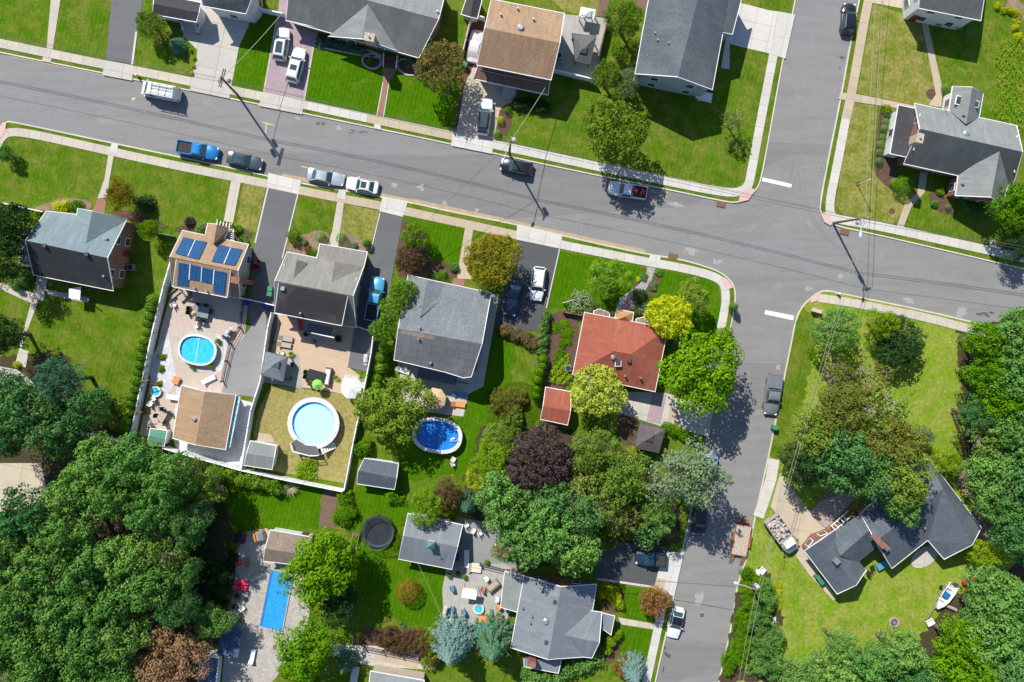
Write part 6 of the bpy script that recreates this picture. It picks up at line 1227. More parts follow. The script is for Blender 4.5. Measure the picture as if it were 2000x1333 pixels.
for a in ((117, 404, 17, 1.6, 'bush', 'yellow', 'golden shrub in the bed above the brick house'), (146, 402, 16, 1.8, 'bush', 'vivid', 'green shrub beside the golden shrub above the brick house'), (67, 427, 17, 2.2, 'bush', 'lime', 'lime shrub near the white fence left of the brick house'), (572, 462, 17, 2.0, 'fine', 'vivid', 'feathery green shrub at the left of the front stone bed'),
          (627, 464, 11, 1.5, 'ball', 'vivid', 'clipped round shrub left of the grey front path'), (667, 466, 11, 1.5, 'ball', 'vivid', 'clipped round shrub right of the grey front path'), (716, 476, 11, 1.7, 'egg', 'vivid', 'clipped shrub beside the right driveway'), (600, 487, 9, 1.1, 'bush', 'goldbrown', 'brown-gold small shrub in the front stone bed'), (613, 493, 9, 1.1, 'ball', 'vivid', 'green ball shrub against the warm grey roof'), (594, 474, 8, .9, 'bush', 'silver', 'silver shrub between the balls of the front stone bed'), (690, 480, 9, .9, 'bush', 'silver', 'silvery mound in the right front bed'),
          (864, 540, 10, 1.2, 'ball', 'vivid', 'round bright green shrub in front of the blue-grey roof'), (844, 540, 9, 1.3, 'egg', 'vivid', 'narrow green shrub left of the round one'), (1135, 596, 30, 2.2, 'bush', 'flower', 'white flowering hydrangea bush near the red roof'), (1253, 604, 16, 1.6, 'bush', 'flower', 'white flowering bush right of the amber porch'), (1250, 578, 17, 1.8, 'bush', 'dark', 'dark green bush at the top of the slate path'), (1258, 540, 10, .7, 'bush', 'mid', 'low hedge mound left of the slate path start'), (1286, 532, 10, .7, 'bush', 'mid', 'low hedge mound right of the slate path start'), (1247, 546, 6, .5, 'bush', 'yellow', 'yellow flower clump beside the slate path'), (1276, 558, 11, .8, 'bush', 'silver', 'silvery mound beside the slate path'), (1433, 600, 11, 2.6, 'egg', 'mid', 'small green street tree in the corner verge'),
          (977, 235, 8, .9, 'ball', 'yellow', 'yellow ball shrub by the white car driveway'), (992, 216, 8, .9, 'ball', 'vivid', 'green ball shrub at the steps of the tan roofed house'), (970, 261, 8, .9, 'ball', 'mid', 'green ball shrub at the driveway end'), (724, 119, 9, .7, 'bush', 'gold', 'golden mound in the round edged bed'), (627, 82, 16, 1.3, 'spruce', 'bluegreen', 'blue-green weeping shrub beside the purple driveway'), (800, 122, 11, 1.2, 'bush', 'bluegreen', 'blue-green shrub in the edged bed right of the brick path'),
          (797, 1157, 25, 2.6, 'ball', 'goldbrown', 'golden brown dome shrub alone on the mown lawn'), (599, 920, 25, 1.2, 'bush', 'lime', 'lime green shrub inside the dry pool lawn'), (566, 955, 21, 1.7, 'blade', 'pampas', 'pale ornamental grass clump below the white fence'), (541, 962, 13, 1.4, 'blade', 'bluegreen', 'blue-green grass clump left of the pale one'), (1765, 364, 20, 2.0, 'ball', 'vivid', 'big clipped round shrub beside the curved path house'), (1748, 358, 10, 1.1, 'ball', 'lime', 'lime ball shrub left of the big clipped shrub'), (1733, 213, 11, 1.4, 'bush', 'lime', 'lime bush at the end of the beige side path'), (1848, 172, 10, 1.3, 'ball', 'mid', 'dark green ball at the addition corner'), (1948, 472, 10, .9, 'bush', 'yellow', 'yellow flowering plant in the white roadside box'),
          (1826, 398, 9, .9, 'bush', 'mid', 'rounded shrub in the dark bed near the brick gable'), (1838, 373, 10, 1.0, 'bush', 'lime', 'lime shrub in the dark bed by the curved path'), (1852, 405, 6, .7, 'ball', 'mid', 'tiny ball shrub at the dark bed corner'), (1305, 668, 18, 1.6, 'fine', 'deep', 'dark shrub between the yellow tree and red roof'), (1240, 885, 14, 1.6, 'bush', 'orange', 'orange flowering shrub below the brown gazebo'), (1262, 900, 16, 1.4, 'bush', 'mid', 'green shrub below the orange flowering shrub'), (1220, 1305, 26, 2.4, 'fine', 'goldbrown', 'russet shrub beside the bottom lawn'), (772, 945 + 25, 22, 1.8, 'bush', 'vivid', 'bright shrub below the dark blue shed'), (700, 1240, 10, 1, 'blade', 'lime', 'fern like plant at the bottom of the mown lawn'), (785, 1222, 9, 1, 'blade', 'bluegreen', 'silvery yucca at the bottom of the mown lawn'),
          (370, 434, 12, 1.2, 'bush', 'purple', 'dark purple grass shrub left of the solar house'), (390, 448, 12, .9, 'bush', 'mid', 'low hedge in front of the solar house'), (475, 470, 13, .9, 'bush', 'mid', 'low hedge right of the white front trellis'), (463, 448, 11, .9, 'bush', 'vivid', 'climbing shrub by the white front trellis'), (660, 672 - 10, 8, 1.2, 'bush', 'dark', 'round potted bush on the tan patio'), (372, 98, 4, .7, 'bush', 'yellow', 'topmost yellow tuft on the concrete driveway edge'), (379, 113, 5, .7, 'bush', 'yellow', 'upper middle yellow tuft on the concrete driveway edge'), (377, 129, 5, .6, 'bush', 'yellow', 'lower middle yellow tuft on the concrete driveway edge'), (374, 144, 5, .6, 'bush', 'yellow', 'lowest yellow tuft on the concrete driveway edge'), (907, 575, 14, 1.4, 'bush', 'mid', 'green shrub by the brick porch of the mottled roof house'),
          (466, 1052, 16, 1.6, 'fine', 'purple', 'dark red-leaved shrub at the top of the pool patio'), (458, 1086, 6, .8, 'blade', 'silver', 'spiky pale plant left of the pool patio'), (33, 712, 8, 1, 'bush', 'yellow', 'yellow shrub above the green bin at left'), (1000, 880, 26, 3, 'bush', 'vivid', 'bright bush left of the purple tree'), (1415, 655, 20, 3, 'bush', 'vivid', 'low branch mass of the vivid tree beside the sidewalk'), (910, 85, 8, .8, 'bush', 'lime', 'lime plant beside the beige wooden fence')):
    bush(*a)
for k, s in (('vivid', "1958,78 2000,70 2000,250 1968,240 1930,215 1950,190 1945,110"), ('vivid', "1075,720 1110,690 1118,735 1100,752 1070,745")):
    n = 19000 if 'vivid' and len(s) > 60 else 1500; ps = [tuple(map(float, t.split(','))) for t in s.split()]
    def inside(x, y):
        c = False
        for i in range(len(ps)):
            a, b = ps[i - 1], ps[i]
            if (a[1] > y) != (b[1] > y) and x < (b[0] - a[0]) * (y - a[1]) / (b[1] - a[1]) + a[0]: c = not c
        return c
    xs, ys = [p[0] for p in ps], [p[1] for p in ps]; Q = []
    while len(Q) < n:
        x, y = rng.uniform(min(xs), max(xs)), rng.uniform(min(ys), max(ys))
        if inside(x, y): z = .5 + .35 * math.sin(x * .45) * math.cos(y * .38) + rng.uniform(-.12, .12); Q.append(tuple(P(x, y, GZ + z)))
    Q = np.array(Q); me = leaves_mesh(Q, unit(n) * .8 + np.array([0, 0, .9]), .17 * rng.uniform(.6, 1.3, n)); o = bpy.data.objects.new('ground_cover', me); COL.objects.link(o); setm(o, 'leaf_lime'); tag(o, kind='stuff', label='bright green ground cover spreading over the slope', cat='ground cover')
# ---------------------------------------------------------------- garden furniture and small things
for n, c in (('wicker', (.22, .16, .12)), ('taupe', (.42, .37, .33)), ('iron_black', (.025, .028, .03)), ('plastic_white', (.78, .78, .78)), ('resin_teal', (.07, .30, .42)), ('canvas_red', (.55, .04, .05)), ('canvas_pink', (.68, .03, .12)), ('canvas_blue', (.10, .22, .42)), ('canvas_orange', (.72, .28, .08)), ('canvas_cream', (.68, .62, .48)), ('canvas_tan', (.58, .42, .26)), ('canvas_lime', (.25, .62, .10)), ('canvas_mint', (.60, .74, .58)), ('bin_green', (.05, .24, .13)), ('bin_dark', (.03, .10, .08)), ('steel_bright', (.5, .52, .54)), ('terracotta', (.45, .18, .10)), ('stone_ring', (.38, .30, .27)), ('table_slate', (.20, .25, .28)), ('navy_plastic', (.02, .04, .3)), ('slide_orange', (.65, .25, .05))):
    plain(n, c, tuple(x * .8 for x in c), 5, .6, .3)
def f_chair(cm, fm='iron_black'):
    def f():
        t = thing('patio_chair', '', 'chair')
        MB().box((0, 0, .42), (.52, .52, .09)).build('seat', cm, t); MB().box((-.27, 0, .72), (.09, .52, .6)).build('backrest', cm, t)
        for s in (-1, 1):
            MB().box((0, s * .29, .6), (.5, .06, .05)).build('armrest', fm, t)
            for x in (-1, 1): MB().box((x * .22, s * .24, .19), (.05, .05, .38)).build('leg', fm, t)
        return t
    return f
def f_lounger(cm, fm='steel_bright'):
    def f():
        t = thing('sun_lounger', '', 'sun lounger'); MB().box((.25, 0, .34), (1.3, .64, .1)).build('seat', cm, t); m = MB(); m.face([(-.4, -.32, .39), (-.4, .32, .39), (-.95, .32, .78), (-.95, -.32, .78)]); m.face([(-.4, .32, .3), (-.4, -.32, .3), (-1.0, -.32, .7), (-1.0, .32, .7)]); m.face([(-.95, -.32, .78), (-.95, .32, .78), (-1.0, .32, .7), (-1.0, -.32, .7)]); m.build('backrest', cm, t)
        m = MB()
        for s in (-1, 1): m.bar((-.45, s * .34, .3), (.95, s * .34, .3), .05)
        m.build('frame', fm, t)
        for s in (-1, 1):
            for x in (-.4, .8): MB().bar((x, s * .32, 0), (x, s * .32, .3), .04).build('leg', fm, t)
        return t
    return f
def f_table(tm, r=.6, rect=None, hh=.74):
    def f():
        t = thing('patio_table', '', 'table'); m = MB()
        if rect: m.box((0, 0, hh), (rect[0], rect[1], .06))
        else: m.lathe((0, 0, hh - .03), [(r * .97, 0), (r, .03), (r * .97, .06)], 20)
        m.build('table_top', tm, t)
        for x in (-1, 1):
            for y in (-1, 1): a, b = (rect[0] * .44, rect[1] * .42) if rect else (r * .6, r * .6); MB().bar((x * a, y * b, 0), (x * a, y * b, hh - .03), .06).build('leg', 'iron_black', t)
        return t
    return f
def f_umbrella(m1, r=1.4, m2=None, hh=2.4):
    def f():
        t = thing('patio_umbrella', '', 'umbrella'); n = 8; a = MB(); b = MB()
        for i in range(n):
            p = [(r * math.cos(2 * PI * k / n), r * math.sin(2 * PI * k / n), hh - .5) for k in (i, i + 1)]; (b if m2 and i >= 4 else a).face([p[0], p[1], (0, 0, hh)]); (b if m2 and i >= 4 else a).face([p[1], p[0], (0, 0, hh - .03)])
        a.build('canopy', m1, t)
        if m2: b.build('canopy', m2, t)
        MB().bar((0, 0, 0), (0, 0, hh + .08), .05, n=6).build('pole', 'steel_bright', t); m = MB()
        for i in range(n): m.bar((0, 0, hh - .03), (r * .98 * math.cos(2 * PI * i / n), r * .98 * math.sin(2 * PI * i / n), hh - .52), .03)
        m.build('rib', 'steel_bright', t); MB().lathe((0, 0, 0), [(.28, 0), (.28, .06), (.06, .12)], 12).build('base', 'iron_black', t); return t
    return f
def f_grill():
    t = thing('barbecue_grill', '', 'grill'); m = MB(); m.box((0, 0, .6), (.7, .55, .5)); m.build('cabinet', 'iron_black', t); MB().lathe((0, 0, 0), [(.3, -.36), (.3, .36)], 12).build('lid', 'steel_bright', t); o = [c for c in t.children if c.name.startswith('lid')][0]; o.rotation_euler = (PI / 2, 0, PI / 2); o.location = (0, 0, .88)
    for s in (-1, 1): MB().box((s * .55, 0, .82), (.38, .48, .04)).build('side_shelf', 'steel_bright', t)
    return t
def f_bin(c):
    def f():
        t = thing('wheelie_bin', '', 'rubbish bin'); MB().box((0, 0, .5), (.5, .58, 1.0), 0, 1.12).build('body', c, t); MB().box((.02, 0, 1.05), (.62, .66, .08)).build('lid', c, t)
        for s in (-1, 1): w = MB(); w.lathe((0, 0, 0), [(.12, -.04), (.12, .04)], 10); w.v = [(-.27 + p[0], s * .26 + p[2], .12 + p[1]) for p in w.v]; w.build('wheel', 'tyre', t)
        return t
    return f
def f_sofa(cm, w=1.9):
    def f():
        t = thing('garden_sofa', '', 'sofa'); MB().box((0, 0, .22), (.8, w, .3)).build('base', 'wicker', t); MB().box((-.36, 0, .55), (.14, w, .5)).build('backrest', 'wicker', t)
        for s in (-1, 1): MB().box((0, s * (w / 2 - .07), .45), (.8, .14, .34)).build('armrest', 'wicker', t)
        for i in range(3): MB().box((.05, (i - 1) * (w - .3) / 3, .42), (.62, (w - .36) / 3, .13)).build('cushion', cm, t)
        return t
    return f
def f_ac():
    t = thing('air_conditioner', '', 'air conditioner'); MB().box((0, 0, .42), (.85, .85, .84)).build('casing', 'metal_grey', t); MB().lathe((0, 0, .84), [(.36, 0), (.36, .04), (.3, .05), (.1, .05)], 16).build('fan_guard', 'iron_black', t); return t
def f_hydrant():
    t = thing('fire_hydrant', '', 'fire hydrant'); MB().lathe((0, 0, 0), [(.2, 0), (.2, .06), (.13, .08), (.13, .6), (.17, .62), (.17, .68)], 12).build('body', 'canvas_orange', t); MB().lathe((0, 0, .68), [(.17, 0), (.13, .12), (.03, .18)], 12).build('cap', 'plastic_white', t); m = MB(); m.bar((-.26, 0, .45), (.26, 0, .45), .13, n=8); m.build('outlet', 'plastic_white', t); return t
def f_bench():
    t = thing('wooden_bench', '', 'bench'); MB().box((0, 0, .45), (.5, 1.5, .07)).build('seat', 'trailer_wood', t); MB().box((-.27, 0, .78), (.07, 1.5, .55)).build('backrest', 'trailer_wood', t)
    for s in (-1, 1):
        for x in (-.2, .2): MB().box((x, s * .65, .21), (.07, .07, .42)).build('leg', 'trailer_wood', t)
    return t
def f_pot(c='terracotta', lf='leaf_vivid'):
    def f():
        t = thing('flower_pot', '', 'flower pot'); MB().lathe((0, 0, 0), [(.2, 0), (.3, .4), (.26, .4), (.25, .34)], 12).build('pot', c, t); o = bpy.data.objects.new('plant', CR['bush'][0]); COL.objects.link(o); o.parent = t; o.location = (0, 0, .35); o.scale = (.42, .42, .5); setm(o, lf); return t
    return f
def f_firepit():
    t = thing('fire_pit', '', 'fire pit'); m = MB(); m.lathe((0, 0, 0), [(.75, 0), (.75, .3), (.48, .3), (.48, .02)], 16, cap=False); m.build('ring', 'stone_ring', t); MB().lathe((0, 0, .02), [(.48, 0), (.47, .05)], 14).build('ash', 'oil_stain', t); m = MB(); m.lathe((0, 0, .1), [(.2, 0), (.26, .2)], 10); m.build('grate', 'metal_grey', t); return t
def f_mower():
    t = thing('garden_tractor', '', 'lawn tractor'); MB().box((.45, 0, .55), (.75, .5, .45), 0, .85).build('hood', 'canvas_red', t); MB().box((-.2, 0, .4), (.8, .6, .12)).build('chassis', 'iron_black', t); MB().box((-.4, 0, .62), (.4, .42, .3)).build('seat', 'iron_black', t); MB().box((-.6, 0, .5), (.35, .8, .14)).build('fender', 'canvas_red', t); MB().bar((.1, 0, .5), (-.02, 0, .95), .05).build('steering_column', 'iron_black', t)
    for x, r in ((.6, .2), (-.5, .27)):
        for s in (-1, 1): w = MB(); w.lathe((0, 0, 0), [(r, -.08), (r, .08)], 12); w.v = [(x + p[0], s * .42 + p[2], r + p[1]) for p in w.v]; w.build('wheel', 'tyre', t)
    return t
def f_swing():
    t = thing('garden_swing', '', 'swing seat'); MB().box((0, 0, 2.0), (1.2, 2.0, .06), 0, 1, .0).build('canopy', 'plastic_white', t); MB().box((.1, 0, .5), (.5, 1.6, .1)).build('seat', 'canvas_cream', t); m = MB()
    for s in (-1, 1): m.bar((-.7, s * .95, 0), (0, s * .95, 1.95), .06); m.bar((.7, s * .95, 0), (0, s * .95, 1.95), .06)
    m.build('frame', 'steel_bright', t); return t
def f_hottub():
    t = thing('round_fountain_pool', '', 'fountain'); m = MB(); m.lathe((0, 0, 0), [(.75, 0), (.75, .4), (.55, .4), (.55, .3)], 20, cap=False); m.build('basin', 'canvas_cream', t); MB().lathe((0, 0, .28), [(.56, 0), (.55, .02)], 20).build('water', 'pool_aqua', t); return t
PL = place
CH, LG, TB, UM = 'patio chairs', 'sun loungers', 'patio tables', 'umbrellas'
# paved yard of the solar house
for i, (x, y, d, l) in enumerate(((362, 567, 40, 'wicker sofa with pale cushions nearest the long white fence'), (346, 572, -50, 'wicker sofa against the corner below the solar house'))): PL('sofa', f_sofa('taupe'), x, y, d, l, 'wicker sofas of the paved yard')
PL('ott', f_table('taupe', .5, (.9, .9), .4), 357, 582, 38, 'low square cushioned table beside the wicker sofas'); PL('ch_w', f_chair('plastic_white', 'steel_bright'), 342, 596, 20, 'white chair below the low square table', 'white patio chairs')
PL('tb_slate', f_table('table_slate', .6, (2.2, 1.5)), 396, 609, -12, 'large slate-blue dining table in the paved yard')
for x, y, d, l in ((373, 603, -12, 'dark chair at the left end of the slate dining table, upper of the two'), (372, 611, -12, 'dark chair at the left end of the slate dining table, lower of the two'), (388, 596, -100, 'dark chair on the upper left side of the slate dining table'), (404, 598, -100, 'dark chair on the upper right side of the slate dining table'), (389, 623, 80, 'dark chair on the lower left side of the slate dining table'), (402, 626, 80, 'dark chair on the lower right side of the slate dining table'), (413, 609, 170, 'dark chair at the right end of the slate dining table')): PL('ch_b', f_chair('iron_black'), x, y, d, l, CH)
PL('um_t', f_umbrella('canvas_tan', .42, None, 2.6), 390, 613, 0, 'closed tan umbrella standing on the slate dining table'); PL('ch_w', None, 386, 637, 200, 'pale wire chair above the turquoise pool', 'white patio chairs'); PL('grill', f_grill, 450, 648, 55, 'barbecue grill by the curved metal fence'); PL('ch_b', None, 441, 657, 120, 'light chair below the grill by the curved fence', CH)
PL('pot', f_pot(), 428, 666, 0, 'potted plant at the top right of the turquoise pool'); PL('pot', None, 414, 715, 0, 'flower pot below the turquoise pool'); PL('pot', None, 378, 716, 0, 'row planter flowers below the turquoise pool'); PL('lt_w', f_lounger('plastic_white'), 410, 741, 25, 'white curved lounger near the teal paddling pool'); PL('tb_o', f_table('canvas_orange', .5, (.9, 1.0), .5), 346, 743, -20, 'orange topped small table on the white tiles')
PL('firebowl', f_hottub, 306, 765, 0, 'cream stone fire bowl beside the long white fence'); PL('tb_w', f_table('plastic_white', .5, (.7, 2.4), .75), 346, 776, 80, 'long white counter table against the pool house'); PL('ch_w', None, 303, 778, 100, 'white chair below the stone fire bowl', 'white patio chairs'); PL('ch_w', None, 297, 788, 60, 'white stool between chair and umbrella pole', 'white patio chairs')
PL('tb_g', f_table('taupe', .5, (1.3, 1.0)), 320, 813, 60, 'taupe table beside the green metal shed'); 
for x, y, d in ((309, 812, -10), (332, 807, 190), (318, 799, -90), (325, 826, 90)): PL('ch_b', None, x, y, d, 'dark chair around the taupe table by the green metal shed', 'chairs around the taupe table')
for x, y, l in ((300, 742, 'bare leaning umbrella mast over the white tiles, upper'), (287, 803, 'bare leaning umbrella mast by the long white fence, lower')):
    c = P(x, y, GZ); t = thing('umbrella_mast', l, 'umbrella', c); MB().bar((0, 0, 0), (-.3, .1, 2.6), .07).build('pole', 'wood', t); MB().bar((-.9, -.1, 2.5), (.4, .1, 2.5), .08).build('crossbar', 'wood', t)
# driveway items
PL('mower', f_mower, 501, 519, 95, 'red garden tractor beside the solar house wall'); PL('ac', f_ac, 259, 523, 0, 'air conditioner beside the red brick house wall', 'air conditioners'); PL('ac', None, 1091, 112, 0, 'air conditioner on the walled grey patio', 'air conditioners'); PL('ac', None, 1109, 719, 0, 'air conditioner in the garden bed by the red roof', 'air conditioners'); PL('ac', None, 936, 683, 0, 'air conditioner at the side of the mottled roof house', 'air conditioners')
PL('bin', f_bin('bin_green'), 531, 565, 80, 'light green bin at the warm grey house, upper of two', 'green bins'); PL('bin', None, 530, 575, 80, 'light green bin at the warm grey house, lower of two', 'green bins'); PL('bin', None, 1510, 834, 80, 'green bin at the kerb below the silver pickup', 'green bins'); PL('bin', None, 908, 130, 60, 'green bin behind the covered car', 'green bins'); PL('bin', None, 38, 738, 90, 'green bin at the end of the left path', 'green bins'); PL('bin', None, 1594, 1125, 40, 'green bin at the navy house wall, upper', 'green bins'); PL('bin', None, 1600, 1133, 40, 'green bin at the navy house wall, lower', 'green bins')
PL('bin_b', f_bin('navy_plastic'), 524, 600, 0, 'blue bin at the white fence near the asphalt yard'); PL('bin_b', None, 482, 592, 0, 'blue tub behind the solar house corner')
# tan patio
for x, y, d, l in ((560, 662, -10, 'taupe sun lounger on the tan patio, upper of two'), (557, 674, -10, 'taupe sun lounger on the tan patio, lower of two')): PL('lg_t', f_lounger('taupe', 'wicker'), x, y, d, l, LG)
PL('lg_r', f_lounger('canvas_red'), 588, 633, -80, 'bright red lounger under the black dormer eave'); PL('ch_b', None, 600, 652, 40, 'dark bench chair under the rear eave of the black dormer house', CH); PL('ch_b', None, 573, 712, 200, 'dark chair beside the grey canopied gazebo', CH); PL('ch_w', None, 552, 690, 20, 'white side table chair near the palm plant', 'white patio chairs')
c = P(615, 667, GZ); t = thing('kettle_grill', 'round dark kettle grill in the middle of the tan patio', 'grill', c); MB().lathe((0, 0, .5), [(.1, 0), (.3, .12), (.32, .3), (.1, .48)], 14).build('bowl', 'iron_black', t); [MB().bar((.25 * math.cos(a), .25 * math.sin(a), 0), (.12 * math.cos(a), .12 * math.sin(a), .55), .04).build('leg', 'iron_black', t) for a in (0, 2.1, 4.2)]
PL('tb_d', f_table('iron_black', .5, (2.3, 1.3)), 620, 733, -15, 'dark outdoor dining table on the tan patio')
for x, y, d, l in ((600, 727, -15, 'dark chair left of the outdoor dining table, upper'), (599, 736, -15, 'dark chair left of the outdoor dining table, lower'), (608, 748, 75, 'dark chair below the outdoor dining table, left'), (618, 751, 75, 'dark chair below the outdoor dining table, middle')): PL('ch_b', None, x, y, d, l, CH)
PL('um_l', f_umbrella('canvas_lime', .75, None, 2.2), 625, 750, 0, 'lime green umbrella beside the dark dining table'); PL('sofa_w', f_sofa('plastic_white', 2.4), 641, 735, 170, 'white framed sofa on the right of the dark dining table'); PL('um_m', f_umbrella('canvas_mint', 1.45, 'plastic_white', 2.4), 691, 757, 20, 'half white half mint umbrella on the white concrete corner'); PL('tb_r', f_table('plastic_white', .45), 677, 744, 0, 'small round white table beside the mint umbrella'); PL('gr2', f_grill, 716, 702, 90, 'steel grill at the right fence of the tan patio')
# mottled roof house patio
PL('um_tan', f_umbrella('canvas_tan', 1.55, None, 2.5), 852, 777, 10, 'large tan umbrella on the blue shaded patio'); PL('um_tan2', f_umbrella('canvas_tan', .75, None, 2.1), 839, 771, 10, 'smaller tan umbrella partly under the large one'); PL('lg_o', f_lounger('canvas_orange', 'wicker'), 896, 790, -8, 'orange cushioned lounger at the patio edge by the lawn'); PL('lg_p', f_lounger('canvas_blue'), 899, 770, -8, 'blue and dark lounger with towels above the orange one'); PL('lg_w', f_lounger('plastic_white'), 788, 724, -20, 'white covered lounger beside the olive tree'); PL('ch_b', None, 867, 775, 180, 'dark chair right of the large tan umbrella', CH); PL('ch_t', f_chair('resin_teal'), 811, 765, 0, 'teal chair left of the tan umbrellas')
PL('ch_w', None, 886, 896, 60, 'upper white lawn chair below the oval pool', 'white patio chairs'); PL('ch_w', None, 886, 905, 20, 'lower white lawn chair below the oval pool', 'white patio chairs')
# rectangular pool patio
for x, y, l in ((474, 1136, 'pink lounger beside the rectangular pool, upper of two'), (471, 1147, 'pink lounger beside the rectangular pool, lower of two')): PL('lg_k', f_lounger('canvas_pink', 'iron_black'), x, y, -8, l, LG)
for x, y, d, l in ((482, 1092, 60, 'terracotta chair, upper left of the pair by the pool patio top'), (485, 1100, 30, 'terracotta chair, lower right of the pair by the pool patio top')): PL('ch_o', f_chair('terracotta'), x, y, d, l, CH)
PL('ch_r', f_chair('canvas_red'), 469, 1098, 0, 'red chair left of the terracotta chairs'); PL('ch_b', None, 466, 1162, 0, 'black chair below the pink loungers, upper', CH); PL('ch_b', None, 461, 1182, 20, 'black chair below the pink loungers, lower', CH); PL('tb_b2', f_table('iron_black', .4), 476, 1164, 0, 'small dark round table beside the black chairs'); PL('ch_w', None, 476, 1186, 40, 'white chair near the lower black chair', 'white patio chairs'); PL('pot', None, 471, 1208, 0, 'flower pot at the corner of the navy pergola'); PL('lt_w', None, 494, 1280, 80, 'white lounger standing right of the navy pergola')
c = P(509, 1045, GZ); t = thing('play_kitchen', 'orange and blue toy playhouse at the top of the pool patio', 'toy', c, .2); MB().box((0, 0, .5), (1.3, 1.2, 1.0)).build('body', 'slide_orange', t); MB().box((.25, 0, 1.03), (.75, 1.0, .08)).build('top', 'canvas_blue', t); MB().box((-.5, 0, 1.15), (.2, 1.1, .3)).build('backboard', 'slide_orange', t)
c = P(692, 1058, GZ); t = thing('raised_planter', 'raised wooden vegetable planter left of the trampoline', 'planter', c, math.radians(-12)); [MB().box((x, y, .3), (a, b, .6)).build('board', 'fence_wood', t) for x, y, a, b in ((-.55, 0, .08, 2.6), (.55, 0, .08, 2.6), (0, 1.3, 1.18, .08), (0, -1.3, 1.18, .08))]; MB().box((0, 0, .48), (1.05, 2.5, .04)).build('soil', 'soil', t); o = bpy.data.objects.new('seedlings', CR['sprawl'][0]); COL.objects.link(o); o.parent = t; o.location = (0, .1, .5); o.scale = (.5, 1.15, .5); setm(o, 'leaf_lime')
c = P(695, 1313, GZ); t = thing('metal_table', 'steel topped outdoor counter beside the little blue-green spruce', 'table', c, math.radians(-10)); MB().box((0, 0, .85), (1.0, 2.2, .06)).build('table_top', 'steel_bright', t); [MB().box((x, y, .41), (.07, .07, .82)).build('leg', 'iron_black', t) for x in (-.44, .44) for y in (-1, 1)]
# patio full of chairs
for i, (x, y, d, key, l) in enumerate(((884, 1187, 90, 'ch_n', 'blue chair nearest the left edge of the crowded patio'), (906, 1193, 120, 'ch_n', 'blue folding chair in the middle left of the crowded patio'), (906, 1218, 130, 'ch_n', 'dark blue chair at the bottom of the crowded patio'), (974, 1183, 130, 'ch_o2', 'orange chair near the right wall of the crowded patio'), (992, 1190, 120, 'ch_t', 'teal chair against the light grey house'), (944, 1220, 100, 'ch_t', 'teal chair at the lower centre of the crowded patio'), (961, 1214, 80, 'ch_t', 'teal chair on the lower right of the crowded patio'), (936, 1222, 90, 'ch_t', 'leftmost of the three lower teal chairs'), (884, 1147, 100, 'ch_n', 'dark blue chair at the upper left edge of the crowded patio'), (944, 1150, 70, 'ch_o', 'maroon chair beside the white swing seat'), (950, 1128, 130, 'ch_w', 'white chair near the pink loungers of the crowded patio'), (971, 1168, 90, 'ch_w', 'white chair above the orange chair'), (923, 1226, 60, 'ch_b', 'small black chair at the very bottom of the crowded patio'))):
    if key == 'ch_n' and 'ch_n' not in _proto: PL('ch_n', f_chair('canvas_blue'), x, y, d, l, CH)
    elif key == 'ch_o2' and key not in _proto: PL(key, f_chair('canvas_orange'), x, y, d, l, CH)
    else: PL(key, None, x, y, d, l, CH)
PL('tb_r', None, 884, 1209, 0, 'round white side table at the lower left of the crowded patio'); PL('tb_brn', f_table('wicker', .55), 976, 1207, 0, 'round brown table near the light grey house wall'); PL('firebowl', None, 935, 1188, 0, 'cream fountain basin with turquoise water in the crowded patio'); PL('rug_t', f_table('canvas_orange', .5, (1.6, .9)), 947, 1207, -10, 'orange topped table between the teal chairs'); PL('swing', f_swing, 918, 1152, 80, 'white canopied swing seat on the crowded patio'); PL('lg_w2', f_lounger('canvas_cream'), 927, 1112, -8, 'striped cream lounger on the crowded patio, lower of two', LG); PL('lg_w2', None, 928, 1104, -8, 'striped cream lounger on the crowded patio, upper of two', LG); PL('gr2', None, 870, 1190, 80, 'stone grill at the left edge of the crowded patio'); PL('gr2', None, 985, 1226, 35, 'grill beside the lower corner of the light grey house'); PL('sofa', None, 963, 1143, 130, 'wicker sofa near the light grey house wall', 'patio sofas')
PL('tb_w', None, 912, 1089, 0, 'long pale work bench beside the garage'); PL('bin_b', None, 893, 1087, 0, 'dark blue barrel at the garage corner'); PL('ch_w', None, 912, 1024, 30, 'upper white chair in the shade beside the garage', 'white patio chairs'); PL('ch_w', None, 925, 1035, 60, 'middle white chair in the shade beside the garage', 'white patio chairs'); PL('ch_w', None, 938, 1040, 20, 'lower white chair in the shade beside the garage', 'white patio chairs')
for x, y, l in ((878, 1122, 'potted plants at the top left of the crowded patio'), (951, 1096, 'blue potted flowers at the garage yard fence'), (895, 1118, 'bushy pot beside the cream loungers'), (908, 1125, 'pot right of the bushy pot near the cream loungers')): PL('pot', None, x, y, 0, l)
